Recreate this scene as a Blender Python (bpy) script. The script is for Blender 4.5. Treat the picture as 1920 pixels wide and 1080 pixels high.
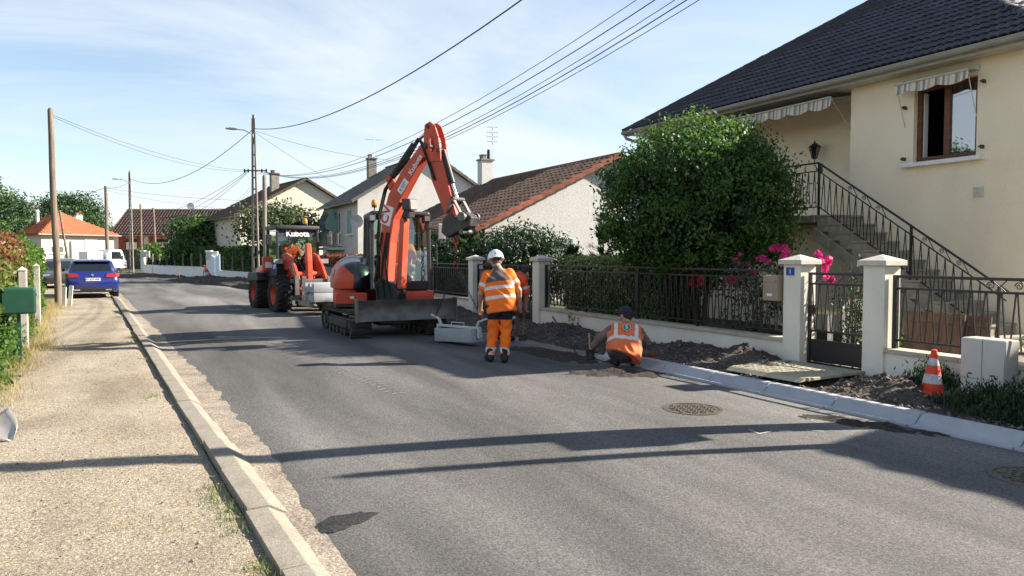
import bpy, bmesh, math, random
import numpy as np
from mathutils import Vector, Matrix, Euler
random.seed(7); RNG = np.random.default_rng(7)
R = math.radians; PI = math.pi
sc = bpy.context.scene
for o in list(bpy.data.objects): bpy.data.objects.remove(o)
COL = sc.collection

# ------------------------------------------------------------------ camera
EYE = 1.65; YAW = 27.2
cam = bpy.data.cameras.new('camera'); cam.sensor_width = 36; cam.lens = 26.25
cam.clip_start = .05; cam.clip_end = 3000
camo = bpy.data.objects.new('camera', cam); COL.objects.link(camo)
camo.location = (0, 0, EYE); camo.rotation_euler = (R(90) - math.atan(61 / 1400), 0, -R(YAW))
sc.camera = camo

# ------------------------------------------------------------------ light
SUN_EL = 30.0; SUN = Vector((.963, -.269, 0)).normalized()
sun_dir = Vector((SUN.x * math.cos(R(SUN_EL)), SUN.y * math.cos(R(SUN_EL)), math.sin(R(SUN_EL))))
sl = bpy.data.lights.new('sun', 'SUN'); sl.energy = 5.0; sl.angle = R(.53); sl.color = (1, .92, .79)
so = bpy.data.objects.new('sun', sl); COL.objects.link(so)
so.rotation_euler = sun_dir.to_track_quat('Z', 'Y').to_euler()
w = bpy.data.worlds.new('World'); sc.world = w; w.use_nodes = True
nt = w.node_tree; nt.nodes.clear()
def N(t, tree=None, **k):
    n = (tree or nt).nodes.new(t)
    for a, b in k.items(): setattr(n, a, b)
    return n
out = N('ShaderNodeOutputWorld'); bg = N('ShaderNodeBackground'); bg.inputs[1].default_value = .064
sky = N('ShaderNodeTexSky', sky_type='NISHITA', sun_disc=False, sun_elevation=R(SUN_EL),
        sun_rotation=math.atan2(SUN.x, SUN.y), air_density=1.0, dust_density=.2, ozone_density=1.4)
tc = N('ShaderNodeTexCoord'); sep = N('ShaderNodeSeparateXYZ'); nt.links.new(tc.outputs['Generated'], sep.inputs[0])
mx = N('ShaderNodeMath', operation='MAXIMUM'); mx.inputs[1].default_value = 0; nt.links.new(sep.outputs[2], mx.inputs[0])
ad = N('ShaderNodeMath', operation='ADD'); ad.inputs[1].default_value = .12; nt.links.new(mx.outputs[0], ad.inputs[0])
dx = N('ShaderNodeMath', operation='DIVIDE'); dy = N('ShaderNodeMath', operation='DIVIDE')
for n_, i_ in ((dx, 0), (dy, 1)):
    nt.links.new(sep.outputs[i_], n_.inputs[0]); nt.links.new(ad.outputs[0], n_.inputs[1])
cmb = N('ShaderNodeCombineXYZ'); nt.links.new(dx.outputs[0], cmb.inputs[0]); nt.links.new(dy.outputs[0], cmb.inputs[1])
mp = N('ShaderNodeMapping'); mp.inputs['Location'].default_value = (13.2, 6.81, 0); mp.inputs['Rotation'].default_value = (0, 0, R(60)); mp.inputs['Scale'].default_value = (.5, .85, 1)
nt.links.new(cmb.outputs[0], mp.inputs[0])
cn = N('ShaderNodeTexNoise'); cn.inputs['Scale'].default_value = .85; cn.inputs['Detail'].default_value = 7; cn.inputs['Roughness'].default_value = .58; cn.inputs['Distortion'].default_value = .7
nt.links.new(mp.outputs[0], cn.inputs['Vector'])
cr = N('ShaderNodeValToRGB'); cr.color_ramp.elements[0].position = .36; cr.color_ramp.elements[1].position = .66
cr.color_ramp.elements[0].color = (.16, .16, .16, 1); cr.color_ramp.elements[1].color = (.92, .92, .92, 1)
nt.links.new(cn.outputs[0], cr.inputs[0])
mixc = N('ShaderNodeMixRGB'); mixc.inputs[2].default_value = (4.75, 5.15, 5.5, 1)
# the cirrus veil is thin: it thickens towards the horizon with the length of the path through it
zt = N('ShaderNodeMath', operation='ADD'); zt.inputs[1].default_value = .06; nt.links.new(mx.outputs[0], zt.inputs[0])
zd = N('ShaderNodeMath', operation='DIVIDE', use_clamp=True); zd.inputs[0].default_value = .34; nt.links.new(zt.outputs[0], zd.inputs[1])
zm = N('ShaderNodeMath', operation='MULTIPLY'); nt.links.new(cr.outputs[0], zm.inputs[0]); nt.links.new(zd.outputs[0], zm.inputs[1])
nt.links.new(zm.outputs[0], mixc.inputs[0]); nt.links.new(sky.outputs[0], mixc.inputs[1])
nt.links.new(mixc.outputs[0], bg.inputs[0]); nt.links.new(bg.outputs[0], out.inputs[0])
vs = sc.view_settings; vs.view_transform = 'Standard'; vs.look = 'None'; vs.exposure = 1.62; vs.gamma = 1; vs.use_curve_mapping = False
sc.cycles.max_bounces = 6; sc.cycles.transparent_max_bounces = 8

# ------------------------------------------------------------------ materials
MATS = {}
def L(t, a, b): t.links.new(a, b)
def mat(name, col, rough=.8, var=.12, scale=6., bump=0., bscale=60., metal=0., coat=0., col2=None, blotch=.5, rand=0., spec=.4, detail=5, stretch=None, grime=0., gcol=(.16, .13, .10), gscale=2.2):
    """principled surface: col with a second tone col2 blended by layered noise, fine relief, optional tone shift for each object"""
    if name in MATS: return MATS[name]
    m = bpy.data.materials.new(name); m.use_nodes = True; t = m.node_tree; p = t.nodes['Principled BSDF']
    p.inputs['Roughness'].default_value = rough; p.inputs['Metallic'].default_value = metal
    p.inputs['Coat Weight'].default_value = coat; p.inputs['Specular IOR Level'].default_value = spec
    c = N('ShaderNodeTexCoord', t); src = c.outputs['Object']
    if stretch:
        mpn = N('ShaderNodeMapping', t); mpn.inputs['Scale'].default_value = stretch; L(t, src, mpn.inputs[0]); src = mpn.outputs[0]
    a = N('ShaderNodeTexNoise', t); a.inputs['Scale'].default_value = scale; a.inputs['Detail'].default_value = detail; L(t, src, a.inputs['Vector'])
    rp = N('ShaderNodeValToRGB', t); rp.color_ramp.elements[0].position = .5 - blotch / 2 * .7; rp.color_ramp.elements[1].position = .5 + blotch / 2 * .7
    if col2 is None:
        c1 = [x * (1 - var) for x in col]; c2 = [min(1, x * (1 + var)) for x in col]
    else: c1, c2 = col, col2
    rp.color_ramp.elements[0].color = (*c1, 1); rp.color_ramp.elements[1].color = (*c2, 1); L(t, a.outputs[0], rp.inputs[0])
    res = rp.outputs[0]
    if rand:
        oi = N('ShaderNodeObjectInfo', t); mr = N('ShaderNodeMapRange', t); mr.inputs[3].default_value = 1 - rand; mr.inputs[4].default_value = 1 + rand
        L(t, oi.outputs['Random'], mr.inputs[0]); hs = N('ShaderNodeHueSaturation', t); L(t, mr.outputs[0], hs.inputs['Value']); L(t, res, hs.inputs['Color']); res = hs.outputs[0]
    if grime:   # dried mud and dust in patches with ragged edges
        gn = N('ShaderNodeTexNoise', t); gn.inputs['Scale'].default_value = gscale; gn.inputs['Detail'].default_value = 9; gn.inputs['Roughness'].default_value = .72; L(t, c.outputs['Object'], gn.inputs['Vector'])
        gr = N('ShaderNodeMapRange', t); gr.inputs[1].default_value = .47; gr.inputs[2].default_value = .72; gr.inputs[3].default_value = 0; gr.inputs[4].default_value = grime; L(t, gn.outputs[0], gr.inputs[0])
        gm = N('ShaderNodeMixRGB', t); gm.inputs[2].default_value = (*gcol, 1); L(t, gr.outputs[0], gm.inputs[0]); L(t, res, gm.inputs[1]); res = gm.outputs[0]
        rr = N('ShaderNodeMapRange', t); rr.inputs[4].default_value = .9; rr.inputs[3].default_value = rough; L(t, gr.outputs[0], rr.inputs[0]); L(t, rr.outputs[0], p.inputs['Roughness'])
    L(t, res, p.inputs['Base Color'])
    if bump:
        b = N('ShaderNodeTexNoise', t); b.inputs['Scale'].default_value = bscale; b.inputs['Detail'].default_value = 3; L(t, src, b.inputs['Vector'])
        bn = N('ShaderNodeBump', t); bn.inputs['Strength'].default_value = min(1, bump); bn.inputs['Distance'].default_value = .02
        L(t, b.outputs[0], bn.inputs['Height']); L(t, bn.outputs[0], p.inputs['Normal'])
    MATS[name] = m; return m

def grainy(name, tones, grain, gscale, patch_scale, stretch=(1, 1, 1), rough=.9, bump=.6, bands=None):
    """aggregate surface (asphalt, sand, soil): broad tonal patches times visible grains, with relief from the grains"""
    m = bpy.data.materials.new(name); m.use_nodes = True; t = m.node_tree; p = t.nodes['Principled BSDF']
    p.inputs['Roughness'].default_value = rough; p.inputs['Specular IOR Level'].default_value = .3
    c = N('ShaderNodeTexCoord', t); mpn = N('ShaderNodeMapping', t); mpn.inputs['Scale'].default_value = stretch; L(t, c.outputs['Object'], mpn.inputs[0])
    a = N('ShaderNodeTexNoise', t); a.inputs['Scale'].default_value = patch_scale; a.inputs['Detail'].default_value = 6; a.inputs['Roughness'].default_value = .6; a.inputs['Distortion'].default_value = .4; L(t, mpn.outputs[0], a.inputs['Vector'])
    rp = N('ShaderNodeValToRGB', t); els = rp.color_ramp.elements
    els[0].position = .3; els[0].color = (*tones[0], 1); els[1].position = .7; els[1].color = (*tones[-1], 1)
    for i_, tn in enumerate(tones[1:-1]):
        e = els.new(.3 + .4 * (i_ + 1) / (len(tones) - 1)); e.color = (*tn, 1)
    L(t, a.outputs[0], rp.inputs[0])
    v = N('ShaderNodeTexVoronoi', t); v.inputs['Scale'].default_value = gscale; L(t, c.outputs['Object'], v.inputs['Vector'])
    v2 = N('ShaderNodeTexNoise', t); v2.inputs['Scale'].default_value = gscale * .45; v2.inputs['Detail'].default_value = 4; v2.inputs['Roughness'].default_value = .75; L(t, c.outputs['Object'], v2.inputs['Vector'])
    sepc = N('ShaderNodeSeparateColor', t); L(t, v.outputs['Color'], sepc.inputs[0])
    g1 = N('ShaderNodeMapRange', t); g1.inputs[3].default_value = 1 - grain; g1.inputs[4].default_value = 1 + grain; L(t, sepc.outputs[0], g1.inputs[0])
    g2 = N('ShaderNodeMapRange', t); g2.inputs[1].default_value = .3; g2.inputs[2].default_value = .7; g2.inputs[3].default_value = 1 - grain * .8; g2.inputs[4].default_value = 1 + grain * .8; L(t, v2.outputs[0], g2.inputs[0])
    mm = N('ShaderNodeMath', t, operation='MULTIPLY'); L(t, g1.outputs[0], mm.inputs[0]); L(t, g2.outputs[0], mm.inputs[1])
    vm = N('ShaderNodeVectorMath', t, operation='SCALE'); L(t, rp.outputs[0], vm.inputs[0]); L(t, mm.outputs[0], vm.inputs['Scale'])
    res = vm.outputs[0]
    if bands:   # long wheel-worn streaks
        mb_ = N('ShaderNodeMapping', t); mb_.inputs['Scale'].default_value = bands[0]; mb_.inputs['Rotation'].default_value = (0, 0, bands[2]); L(t, c.outputs['Object'], mb_.inputs[0])
        nb_ = N('ShaderNodeTexNoise', t); nb_.inputs['Scale'].default_value = 1; nb_.inputs['Detail'].default_value = 4; nb_.inputs['Distortion'].default_value = .6; L(t, mb_.outputs[0], nb_.inputs['Vector'])
        r_ = N('ShaderNodeMapRange', t); r_.inputs[1].default_value = .35; r_.inputs[2].default_value = .65; r_.inputs[3].default_value = 1 - bands[1]; r_.inputs[4].default_value = 1 + bands[1]; L(t, nb_.outputs[0], r_.inputs[0])
        v_ = N('ShaderNodeVectorMath', t, operation='SCALE'); L(t, res, v_.inputs[0]); L(t, r_.outputs[0], v_.inputs['Scale']); res = v_.outputs[0]
    L(t, res, p.inputs['Base Color'])
    bn = N('ShaderNodeBump', t); bn.inputs['Strength'].default_value = bump; bn.inputs['Distance'].default_value = .012
    L(t, mm.outputs[0], bn.inputs['Height']); L(t, bn.outputs[0], p.inputs['Normal'])
    MATS[name] = m; return m

def leafmat(name, stops, trans=.35, rough=.5):
    """foliage: a tone for each leaf from the mesh attribute rnd, some light passes through"""
    m = bpy.data.materials.new(name); m.use_nodes = True; t = m.node_tree; t.nodes.clear()
    o = N('ShaderNodeOutputMaterial', t); at = N('ShaderNodeAttribute', t, attribute_name='rnd')
    rp = N('ShaderNodeValToRGB', t); els = rp.color_ramp.elements
    els[0].position = 0; els[0].color = (*stops[0], 1); els[1].position = 1; els[1].color = (*stops[-1], 1)
    for i_, s_ in enumerate(stops[1:-1]): els.new((i_ + 1) / (len(stops) - 1)).color = (*s_, 1)
    L(t, at.outputs['Fac'], rp.inputs[0])
    p = N('ShaderNodeBsdfPrincipled', t); p.inputs['Roughness'].default_value = rough; p.inputs['Specular IOR Level'].default_value = .35; L(t, rp.outputs[0], p.inputs['Base Color'])
    tr = N('ShaderNodeBsdfTranslucent', t); hs = N('ShaderNodeHueSaturation', t); hs.inputs['Hue'].default_value = .485; hs.inputs['Value'].default_value = 1.5; L(t, rp.outputs[0], hs.inputs['Color']); L(t, hs.outputs[0], tr.inputs[0])
    mxs = N('ShaderNodeMixShader', t); mxs.inputs[0].default_value = trans; L(t, p.outputs[0], mxs.inputs[1]); L(t, tr.outputs[0], mxs.inputs[2]); L(t, mxs.outputs[0], o.inputs[0])
    MATS[name] = m; return m

def glassmat(name, tint, alpha=.35, rough=.03):
    m = bpy.data.materials.new(name); m.use_nodes = True; t = m.node_tree; t.nodes.clear()
    o = N('ShaderNodeOutputMaterial', t); g = N('ShaderNodeBsdfGlossy', t); g.inputs['Roughness'].default_value = rough
    tr = N('ShaderNodeBsdfTransparent', t); tr.inputs[0].default_value = (*tint, 1)
    fr = N('ShaderNodeFresnel', t); fr.inputs[0].default_value = 1.5
    mr = N('ShaderNodeMapRange', t); mr.inputs[3].default_value = alpha * .4; mr.inputs[4].default_value = 1; L(t, fr.outputs[0], mr.inputs[0])
    mxs = N('ShaderNodeMixShader', t); L(t, mr.outputs[0], mxs.inputs[0]); L(t, tr.outputs[0], mxs.inputs[1]); L(t, g.outputs[0], mxs.inputs[2]); L(t, mxs.outputs[0], o.inputs[0])
    MATS[name] = m; return m

# ------------------------------------------------------------------ object helpers
def tag(o, label=None, cat=None, group=None, kind=None):
    if label: o['label'] = label
    if cat: o['category'] = cat
    if group: o['group'] = group
    if kind: o['kind'] = kind
    return o
def thing(name, label, cat, loc=(0, 0, 0), rz=0., group=None):
    o = bpy.data.objects.new(name, None); COL.objects.link(o); o.empty_display_size = .1
    o.location = loc; o.rotation_euler = (0, 0, rz)
    return tag(o, label, cat, group)
def copy_tree(o, parent=None):
    c = o.copy(); COL.objects.link(c); c.parent = parent
    for ch in [x for x in bpy.data.objects if x.parent == o]: copy_tree(ch, c)
    return c
def link(name, me, parent=None, mw=None):
    o = bpy.data.objects.new(name, me); COL.objects.link(o)
    if parent: o.parent = parent
    if mw is not None: o.matrix_basis = mw
    return o

class MB:
    """collects shapes and links them as one mesh object"""
    def __init__(s): s.v = []; s.f = []; s.m = []
    def add(s, vs, fs, mi=0):
        k = len(s.v); s.v += [tuple(p) for p in vs]; s.f += [tuple(i + k for i in f) for f in fs]; s.m += [mi] * len(fs); return s
    def box(s, x0, x1, y0, y1, z0, z1, mi=0):
        return s.add([(x0, y0, z0), (x1, y0, z0), (x1, y1, z0), (x0, y1, z0), (x0, y0, z1), (x1, y0, z1), (x1, y1, z1), (x0, y1, z1)],
                     [(0, 3, 2, 1), (4, 5, 6, 7), (0, 1, 5, 4), (1, 2, 6, 5), (2, 3, 7, 6), (3, 0, 4, 7)], mi)
    def beam(s, p, q, a, b, up=(0, 0, 1), mi=0, a2=None, b2=None):
        p = Vector(p); q = Vector(q); d = (q - p).normalized(); u = Vector(up)
        x = d.cross(u)
        if x.length < 1e-4: x = d.cross(Vector((1, 0, 0)))
        x.normalize(); y = x.cross(d); a2 = a if a2 is None else a2; b2 = b if b2 is None else b2
        vs = [p + x * i * a / 2 + y * j * b / 2 for i, j in ((-1, -1), (1, -1), (1, 1), (-1, 1))] + [q + x * i * a2 / 2 + y * j * b2 / 2 for i, j in ((-1, -1), (1, -1), (1, 1), (-1, 1))]
        return s.add(vs, [(0, 1, 2, 3), (7, 6, 5, 4), (0, 4, 5, 1), (1, 5, 6, 2), (2, 6, 7, 3), (3, 7, 4, 0)], mi)
    def tube(s, pts, r, n=8, mi=0, cap=True):
        P = [Vector(p) for p in pts]; rs = r if isinstance(r, (list, tuple)) else [r] * len(P); k = len(s.v); ref = None
        for i, p in enumerate(P):
            d = (P[min(i + 1, len(P) - 1)] - P[max(i - 1, 0)]).normalized()
            if ref is None: ref = d.orthogonal().normalized()
            ref = (ref - d * ref.dot(d)); ref = ref.normalized() if ref.length > 1e-5 else d.orthogonal().normalized()
            b = d.cross(ref)
            for j in range(n):
                a = 2 * PI * j / n; s.v.append(tuple(p + (ref * math.cos(a) + b * math.sin(a)) * rs[i]))
        for i in range(len(P) - 1):
            for j in range(n):
                s.f.append((k + i * n + j, k + i * n + (j + 1) % n, k + (i + 1) * n + (j + 1) % n, k + (i + 1) * n + j)); s.m.append(mi)
        if cap:
            s.f.append(tuple(k + j for j in reversed(range(n)))); s.m.append(mi)
            e = k + (len(P) - 1) * n; s.f.append(tuple(e + j for j in range(n))); s.m.append(mi)
        return s
    def lathe(s, prof, n=16, c=(0, 0, 0), mi=0, axis='z', cap=True):
        k = len(s.v); F = {'z': lambda x, y, z: (c[0] + x, c[1] + y, c[2] + z), 'x': lambda x, y, z: (c[0] + z, c[1] + x, c[2] + y), 'y': lambda x, y, z: (c[0] + y, c[1] + z, c[2] + x)}[axis]
        for r, z in prof:
            for j in range(n): a = 2 * PI * j / n; s.v.append(F(r * math.cos(a), r * math.sin(a), z))
        for i in range(len(prof) - 1):
            for j in range(n):
                s.f.append((k + i * n + j, k + i * n + (j + 1) % n, k + (i + 1) * n + (j + 1) % n, k + (i + 1) * n + j)); s.m.append(mi)
        if cap:
            s.f.append(tuple(k + j for j in reversed(range(n)))); s.m.append(mi)
            e = k + (len(prof) - 1) * n; s.f.append(tuple(e + j for j in range(n))); s.m.append(mi)
        return s
    def prism(s, pts, F, d0, d1, mi=0):
        """polygon pts (u,v) extruded from d0 to d1; F(u,v,d) gives the point"""
        n = len(pts); vs = [F(u, v, d0) for u, v in pts] + [F(u, v, d1) for u, v in pts]
        return s.add(vs, [tuple(reversed(range(n))), tuple(range(n, 2 * n))] + [(i, (i + 1) % n, n + (i + 1) % n, n + i) for i in range(n)], mi)
    def quad(s, a, b, c, d, mi=0): return s.add([a, b, c, d], [(0, 1, 2, 3)], mi)
    def xf(s, rz=0., loc=(0, 0, 0)):
        c, n = math.cos(rz), math.sin(rz)
        s.v = [(x * c - y * n + loc[0], x * n + y * c + loc[1], z + loc[2]) for x, y, z in s.v]; return s
    def mesh(s, name, mats, smooth=False, bevel=0, seg=2, ang=30, fix=True):
        me = bpy.data.meshes.new(name); me.from_pydata(s.v, [], s.f)
        for m_ in (mats if isinstance(mats, (list, tuple)) else [mats]): me.materials.append(MATS[m_] if isinstance(m_, str) else m_)
        if any(s.m): me.polygons.foreach_set('material_index', s.m)
        if fix or bevel:
            bm = bmesh.new(); bm.from_mesh(me)
            if fix: bmesh.ops.recalc_face_normals(bm, faces=bm.faces)
            if bevel:
                es = [e for e in bm.edges if len(e.link_faces) == 2 and e.calc_face_angle(0) > R(ang)]
                if es: bmesh.ops.bevel(bm, geom=es, offset=bevel, segments=seg, affect='EDGES', profile=.5, clamp_overlap=True)
            bm.to_mesh(me); bm.free()
        if smooth:
            me.polygons.foreach_set('use_smooth', [True] * len(me.polygons))
            me.set_sharp_from_angle(angle=R(smooth if smooth is not True else 35))
        return me
    def build(s, name, mats, parent=None, world=False, **k):
        if world and parent:
            r = parent
            while r.parent: r = r.parent
            l = r.location; s.v = [(x - l[0], y - l[1], z - l[2]) for x, y, z in s.v]
        return link(name, s.mesh(name, mats, **k), parent)

def npmesh(name, V, F, mats, rnd=None, smooth=False, mi=None):
    """big meshes straight from numpy arrays; F is (n,3) or (n,4)"""
    V = np.asarray(V, np.float32); F = np.asarray(F, np.int32); k = F.shape[1]
    me = bpy.data.meshes.new(name); me.vertices.add(len(V)); me.vertices.foreach_set('co', V.ravel())
    me.loops.add(F.size); me.loops.foreach_set('vertex_index', F.ravel()); me.polygons.add(len(F))
    me.polygons.foreach_set('loop_start', np.arange(0, F.size, k, dtype=np.int32)); me.polygons.foreach_set('loop_total', np.full(len(F), k, np.int32))
    for m_ in (mats if isinstance(mats, (list, tuple)) else [mats]): me.materials.append(MATS[m_] if isinstance(m_, str) else m_)
    if mi is not None: me.polygons.foreach_set('material_index', np.asarray(mi, np.int32))
    if smooth: me.polygons.foreach_set('use_smooth', np.ones(len(F), bool))
    me.update(); me.validate()
    if rnd is not None: a = me.attributes.new('rnd', 'FLOAT', 'POINT'); a.data.foreach_set('value', np.asarray(rnd, np.float32))
    return me

def pieces(name, mb, mats, parent, xfs, keep=300, key=None, stuffname=None, **k):
    """alike pieces: the first `keep` (by key) as objects sharing a mesh, the rest joined as one part"""
    me = mb.mesh(name, mats, **k); xfs = sorted(xfs, key=key) if key else list(xfs); outl = []
    for M_ in xfs[:keep]: outl.append(link(name, me, parent, M_))
    if len(xfs) > keep:
        co = np.empty(len(me.vertices) * 3, np.float32); me.vertices.foreach_get('co', co); co = co.reshape(-1, 3)
        fs = [tuple(p.vertices) for p in me.polygons]; mi = [p.material_index for p in me.polygons]; sm = me.polygons[0].use_smooth
        V = []; F = []; I = []
        for j, M_ in enumerate(xfs[keep:]):
            A = np.array(M_); V.append(co @ A[:3, :3].T + A[:3, 3]); F += [tuple(i + j * len(co) for i in f) for f in fs]; I += mi
        m2 = bpy.data.meshes.new(stuffname or name + 's'); m2.from_pydata(np.vstack(V).tolist(), [], F)
        for m_ in me.materials: m2.materials.append(m_)
        m2.polygons.foreach_set('material_index', I); m2.polygons.foreach_set('use_smooth', [sm] * len(F))
        tag(link(stuffname or name + 's', m2, parent), kind='stuff')
    return outl
def frame(o, x, y, z): return Matrix(((x[0], y[0], z[0], o[0]), (x[1], y[1], z[1], o[1]), (x[2], y[2], z[2], o[2]), (0, 0, 0, 1)))
def textmesh(s, size, name, m, parent, mw, ext=.002, bold=0, font_shear=0):
    cu = bpy.data.curves.new(name, 'FONT'); cu.body = s; cu.size = size; cu.extrude = ext; cu.offset = bold; cu.shear = font_shear; cu.align_x = 'CENTER'; cu.align_y = 'CENTER'; cu.resolution_u = 3
    t = bpy.data.objects.new('tmp', cu); COL.objects.link(t); bpy.context.view_layer.update()
    me = bpy.data.meshes.new_from_object(t.evaluated_get(bpy.context.evaluated_depsgraph_get())); bpy.data.objects.remove(t)
    me.materials.clear(); me.materials.append(MATS[m]); return link(name, me, parent, mw)

# smooth bodies: signed distance shapes turned into one continuous skin
def surface(D, lo, h):
    n = np.array(D.shape); lo = np.array(lo, float); S = D < 0
    acc = np.zeros(tuple(n - 1) + (3,)); cnt = np.zeros(tuple(n - 1)); base = np.indices(tuple(n - 1)).transpose(1, 2, 3, 0).astype(float)
    sl_ = lambda o: tuple(slice(o[i], n[i] - 1 + o[i]) for i in range(3))
    cs = [(0, 0, 0), (1, 0, 0), (0, 1, 0), (1, 1, 0), (0, 0, 1), (1, 0, 1), (0, 1, 1), (1, 1, 1)]
    for a in range(8):
        for b in range(a + 1, 8):
            if sum(abs(np.array(cs[a]) - np.array(cs[b]))) != 1: continue
            da, db = D[sl_(cs[a])], D[sl_(cs[b])]; x = (da < 0) != (db < 0); t = np.where(x, da / np.where(x, da - db, 1), 0)
            for i in range(3): acc[..., i] += np.where(x, cs[a][i] + t * (cs[b][i] - cs[a][i]), 0)
            cnt += x
    act = cnt > 0; idx = -np.ones(act.shape, int); idx[act] = np.arange(act.sum())
    V = lo + h * (base[act] + acc[act] / cnt[act][:, None]); F = []
    for axi in range(3):
        o = [0, 0, 0]; o[axi] = 1; u, v = (axi + 1) % 3, (axi + 2) % 3
        A = S[tuple(slice(0, n[i] - o[i]) for i in range(3))]; B = S[tuple(slice(o[i], n[i]) for i in range(3))]
        I = np.argwhere(A != B); I = I[(I[:, u] > 0) & (I[:, v] > 0) & (I[:, u] < n[u] - 1) & (I[:, v] < n[v] - 1)]
        if not len(I): continue
        e = np.eye(3, dtype=int); g = lambda J: idx[J[:, 0], J[:, 1], J[:, 2]]
        q = np.stack([g(I - e[u] - e[v]), g(I - e[v]), g(I), g(I - e[u])], 1); fl = A[I[:, 0], I[:, 1], I[:, 2]]
        q[~fl] = q[~fl][:, ::-1]; F.append(q)
    return V, np.vstack(F)
def cone(P, a, b, ra, rb):
    a = np.asarray(a, float); b = np.asarray(b, float); d = b - a; t = np.clip(((P - a) @ d) / max(d @ d, 1e-9), 0, 1)
    return np.linalg.norm(P - a - t[:, None] * d, axis=1) - (ra + (rb - ra) * t)
def ell(P, c, r):
    q = (P - np.asarray(c, float)) / np.asarray(r, float); k = np.linalg.norm(q, axis=1); return (k - 1) * min(r)
def smin(a, b, k):
    h = np.clip(.5 + .5 * (b - a) / k, 0, 1); return b + (a - b) * h - k * h * (1 - h)
def blob(name, prims, mats, parent, h=.012, k=.03, cut=None, mi=None, pad=.03, bump=None):
    """one continuous skin around cones ('c', a, b, ra, rb[, k]) and ellipsoids ('e', centre, radii), trimmed by the planes in cut"""
    bb = []
    for p in prims:
        a = np.array(p[1], float); b = np.array(p[2], float) if p[0] == 'c' else a; r = max(p[3], p[4]) if p[0] == 'c' else np.array(p[2], float)
        bb.append((np.minimum(a, b) - r, np.maximum(a, b) + r))
    lo = np.min([b[0] for b in bb], 0) - pad; hi = np.max([b[1] for b in bb], 0) + pad; n = np.ceil((hi - lo) / h).astype(int) + 1
    ax = [lo[i] + h * np.arange(n[i]) for i in range(3)]; D = np.full(tuple(n), .3)
    def pts(i0, i1): return np.stack(np.meshgrid(*[ax[i][i0[i]:i1[i]] for i in range(3)], indexing='ij'), -1).reshape(-1, 3)
    for p, (b0, b1) in zip(prims, bb):
        kk = p[5] if p[0] == 'c' and len(p) > 5 else k; m_ = kk + .03; i0 = np.maximum(0, np.floor((b0 - m_ - lo) / h).astype(int)); i1 = np.minimum(n, np.ceil((b1 + m_ - lo) / h).astype(int) + 1)
        P = pts(i0, i1); e = cone(P, *p[1:5]) if p[0] == 'c' else ell(P, *p[1:3]); sl_ = tuple(slice(i0[i], i1[i]) for i in range(3)); D[sl_] = smin(D[sl_], e.reshape(D[sl_].shape), kk)
    if cut or bump:
        P = pts((0, 0, 0), n)
        if bump: D = D + bump(P).reshape(D.shape)
        for c, n_ in (cut or []): D = np.maximum(D, ((P - np.array(c, float)) @ (np.array(n_, float) / np.linalg.norm(n_))).reshape(D.shape))
    V, F = surface(D, lo, h); ids = mi(V[F].mean(1)) if mi else None
    return link(name, npmesh(name, V, F, mats, smooth=True, mi=ids), parent)

# ------------------------------------------------------------------ surfaces
grainy('asphalt', [(.074, .071, .068), (.117, .112, .106), (.156, .148, .139)], .36, 105, .33, stretch=(1.6, .35, 1), bump=.5, bands=((.85, .10, 1), .34, .05))
grainy('asphalt_fresh', [(.021, .021, .022), (.036, .036, .036)], .5, 80, 3, bump=.6)
grainy('sand', [(.205, .168, .122), (.295, .247, .185), (.365, .312, .240)], .50, 105, .9, stretch=(1, .6, 1), bump=.75)
grainy('sand_edge', [(.165, .135, .105), (.255, .215, .170), (.32, .275, .22)], .4, 80, 2.2, bump=.7)
grainy('soil', [(.042, .032, .025), (.072, .056, .043), (.112, .090, .072)], .5, 42, 1.3, bump=.9)
grainy('soil_wet', [(.030, .024, .019), (.050, .040, .031)], .45, 45, 2, bump=.9)
grainy('garden', [(.036, .045, .018), (.060, .060, .027), (.102, .084, .051)], .4, 30, .7, bump=.8)
grainy('kerb_old', [(.173, .148, .119), (.238, .212, .173), (.266, .238, .194)], .22, 140, 2.5, bump=.35)
mat('kerb_new', (0.360, 0.367, 0.382), .85, .07, 9, .25, 180, rand=.05)
grainy('render_cream', [(.765, .655, .475), (.81, .70, .515), (.83, .725, .545)], .07, 160, .8, bump=.28, bands=((.5, .5, .25), .05, 0))
grainy('render_wall', [(.70, .655, .555), (.745, .70, .60), (.77, .73, .63)], .06, 170, 1.2, bump=.25, bands=((.9, .9, .5), .07, 0))
grainy('render_white', [(.53, .52, .50), (.585, .575, .555)], .09, 26, .6, bump=.9)
grainy('render_grey', [(.47, .455, .42), (.54, .525, .49), (.59, .575, .54)], .08, 60, .7, bump=.4)
grainy('render_pale', [(.528, .488, .400), (.576, .536, .448)], .05, 60, .7, bump=.2)
mat('coping', (0.465, 0.413, 0.330), .9, .14, 5, .4, 120, rand=.07)
mat('cap_stone', (0.592, 0.552, 0.464), .9, .10, 14, .6, 110)
mat('tile_slate', (.024, .019, .025), .6, .35, 5, .15, 60, rand=.42, spec=.45)
mat('tile_brown', (0.092, 0.058, 0.042), .85, .35, 3, .3, 50, rand=.25)
mat('tile_red', (0.264, 0.084, 0.048), .85, .3, 4, .4, 50, rand=.25)
mat('tile_grey', (0.128, 0.116, 0.100), .9, .3, 3, .4, 50, rand=.25)
mat('tile_plum', (0.084, 0.050, 0.048), .85, .25, 3, .2, 50, rand=.2)
mat('tile_orange', (0.285, 0.081, 0.034), .85, .2, 2, .3, 20, rand=.15)
mat('white_paint', (.74, .73, .70), .6, .06, 4)
mat('pvc', (0.525, 0.503, 0.450), .45, .05, 3)
mat('gutter', (0.315, 0.300, 0.270), .4, .1, 4)
mat('wood_brown', (.12, .042, .020), .45, .3, 4, .2, 40, stretch=(1, 1, 6))
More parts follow.
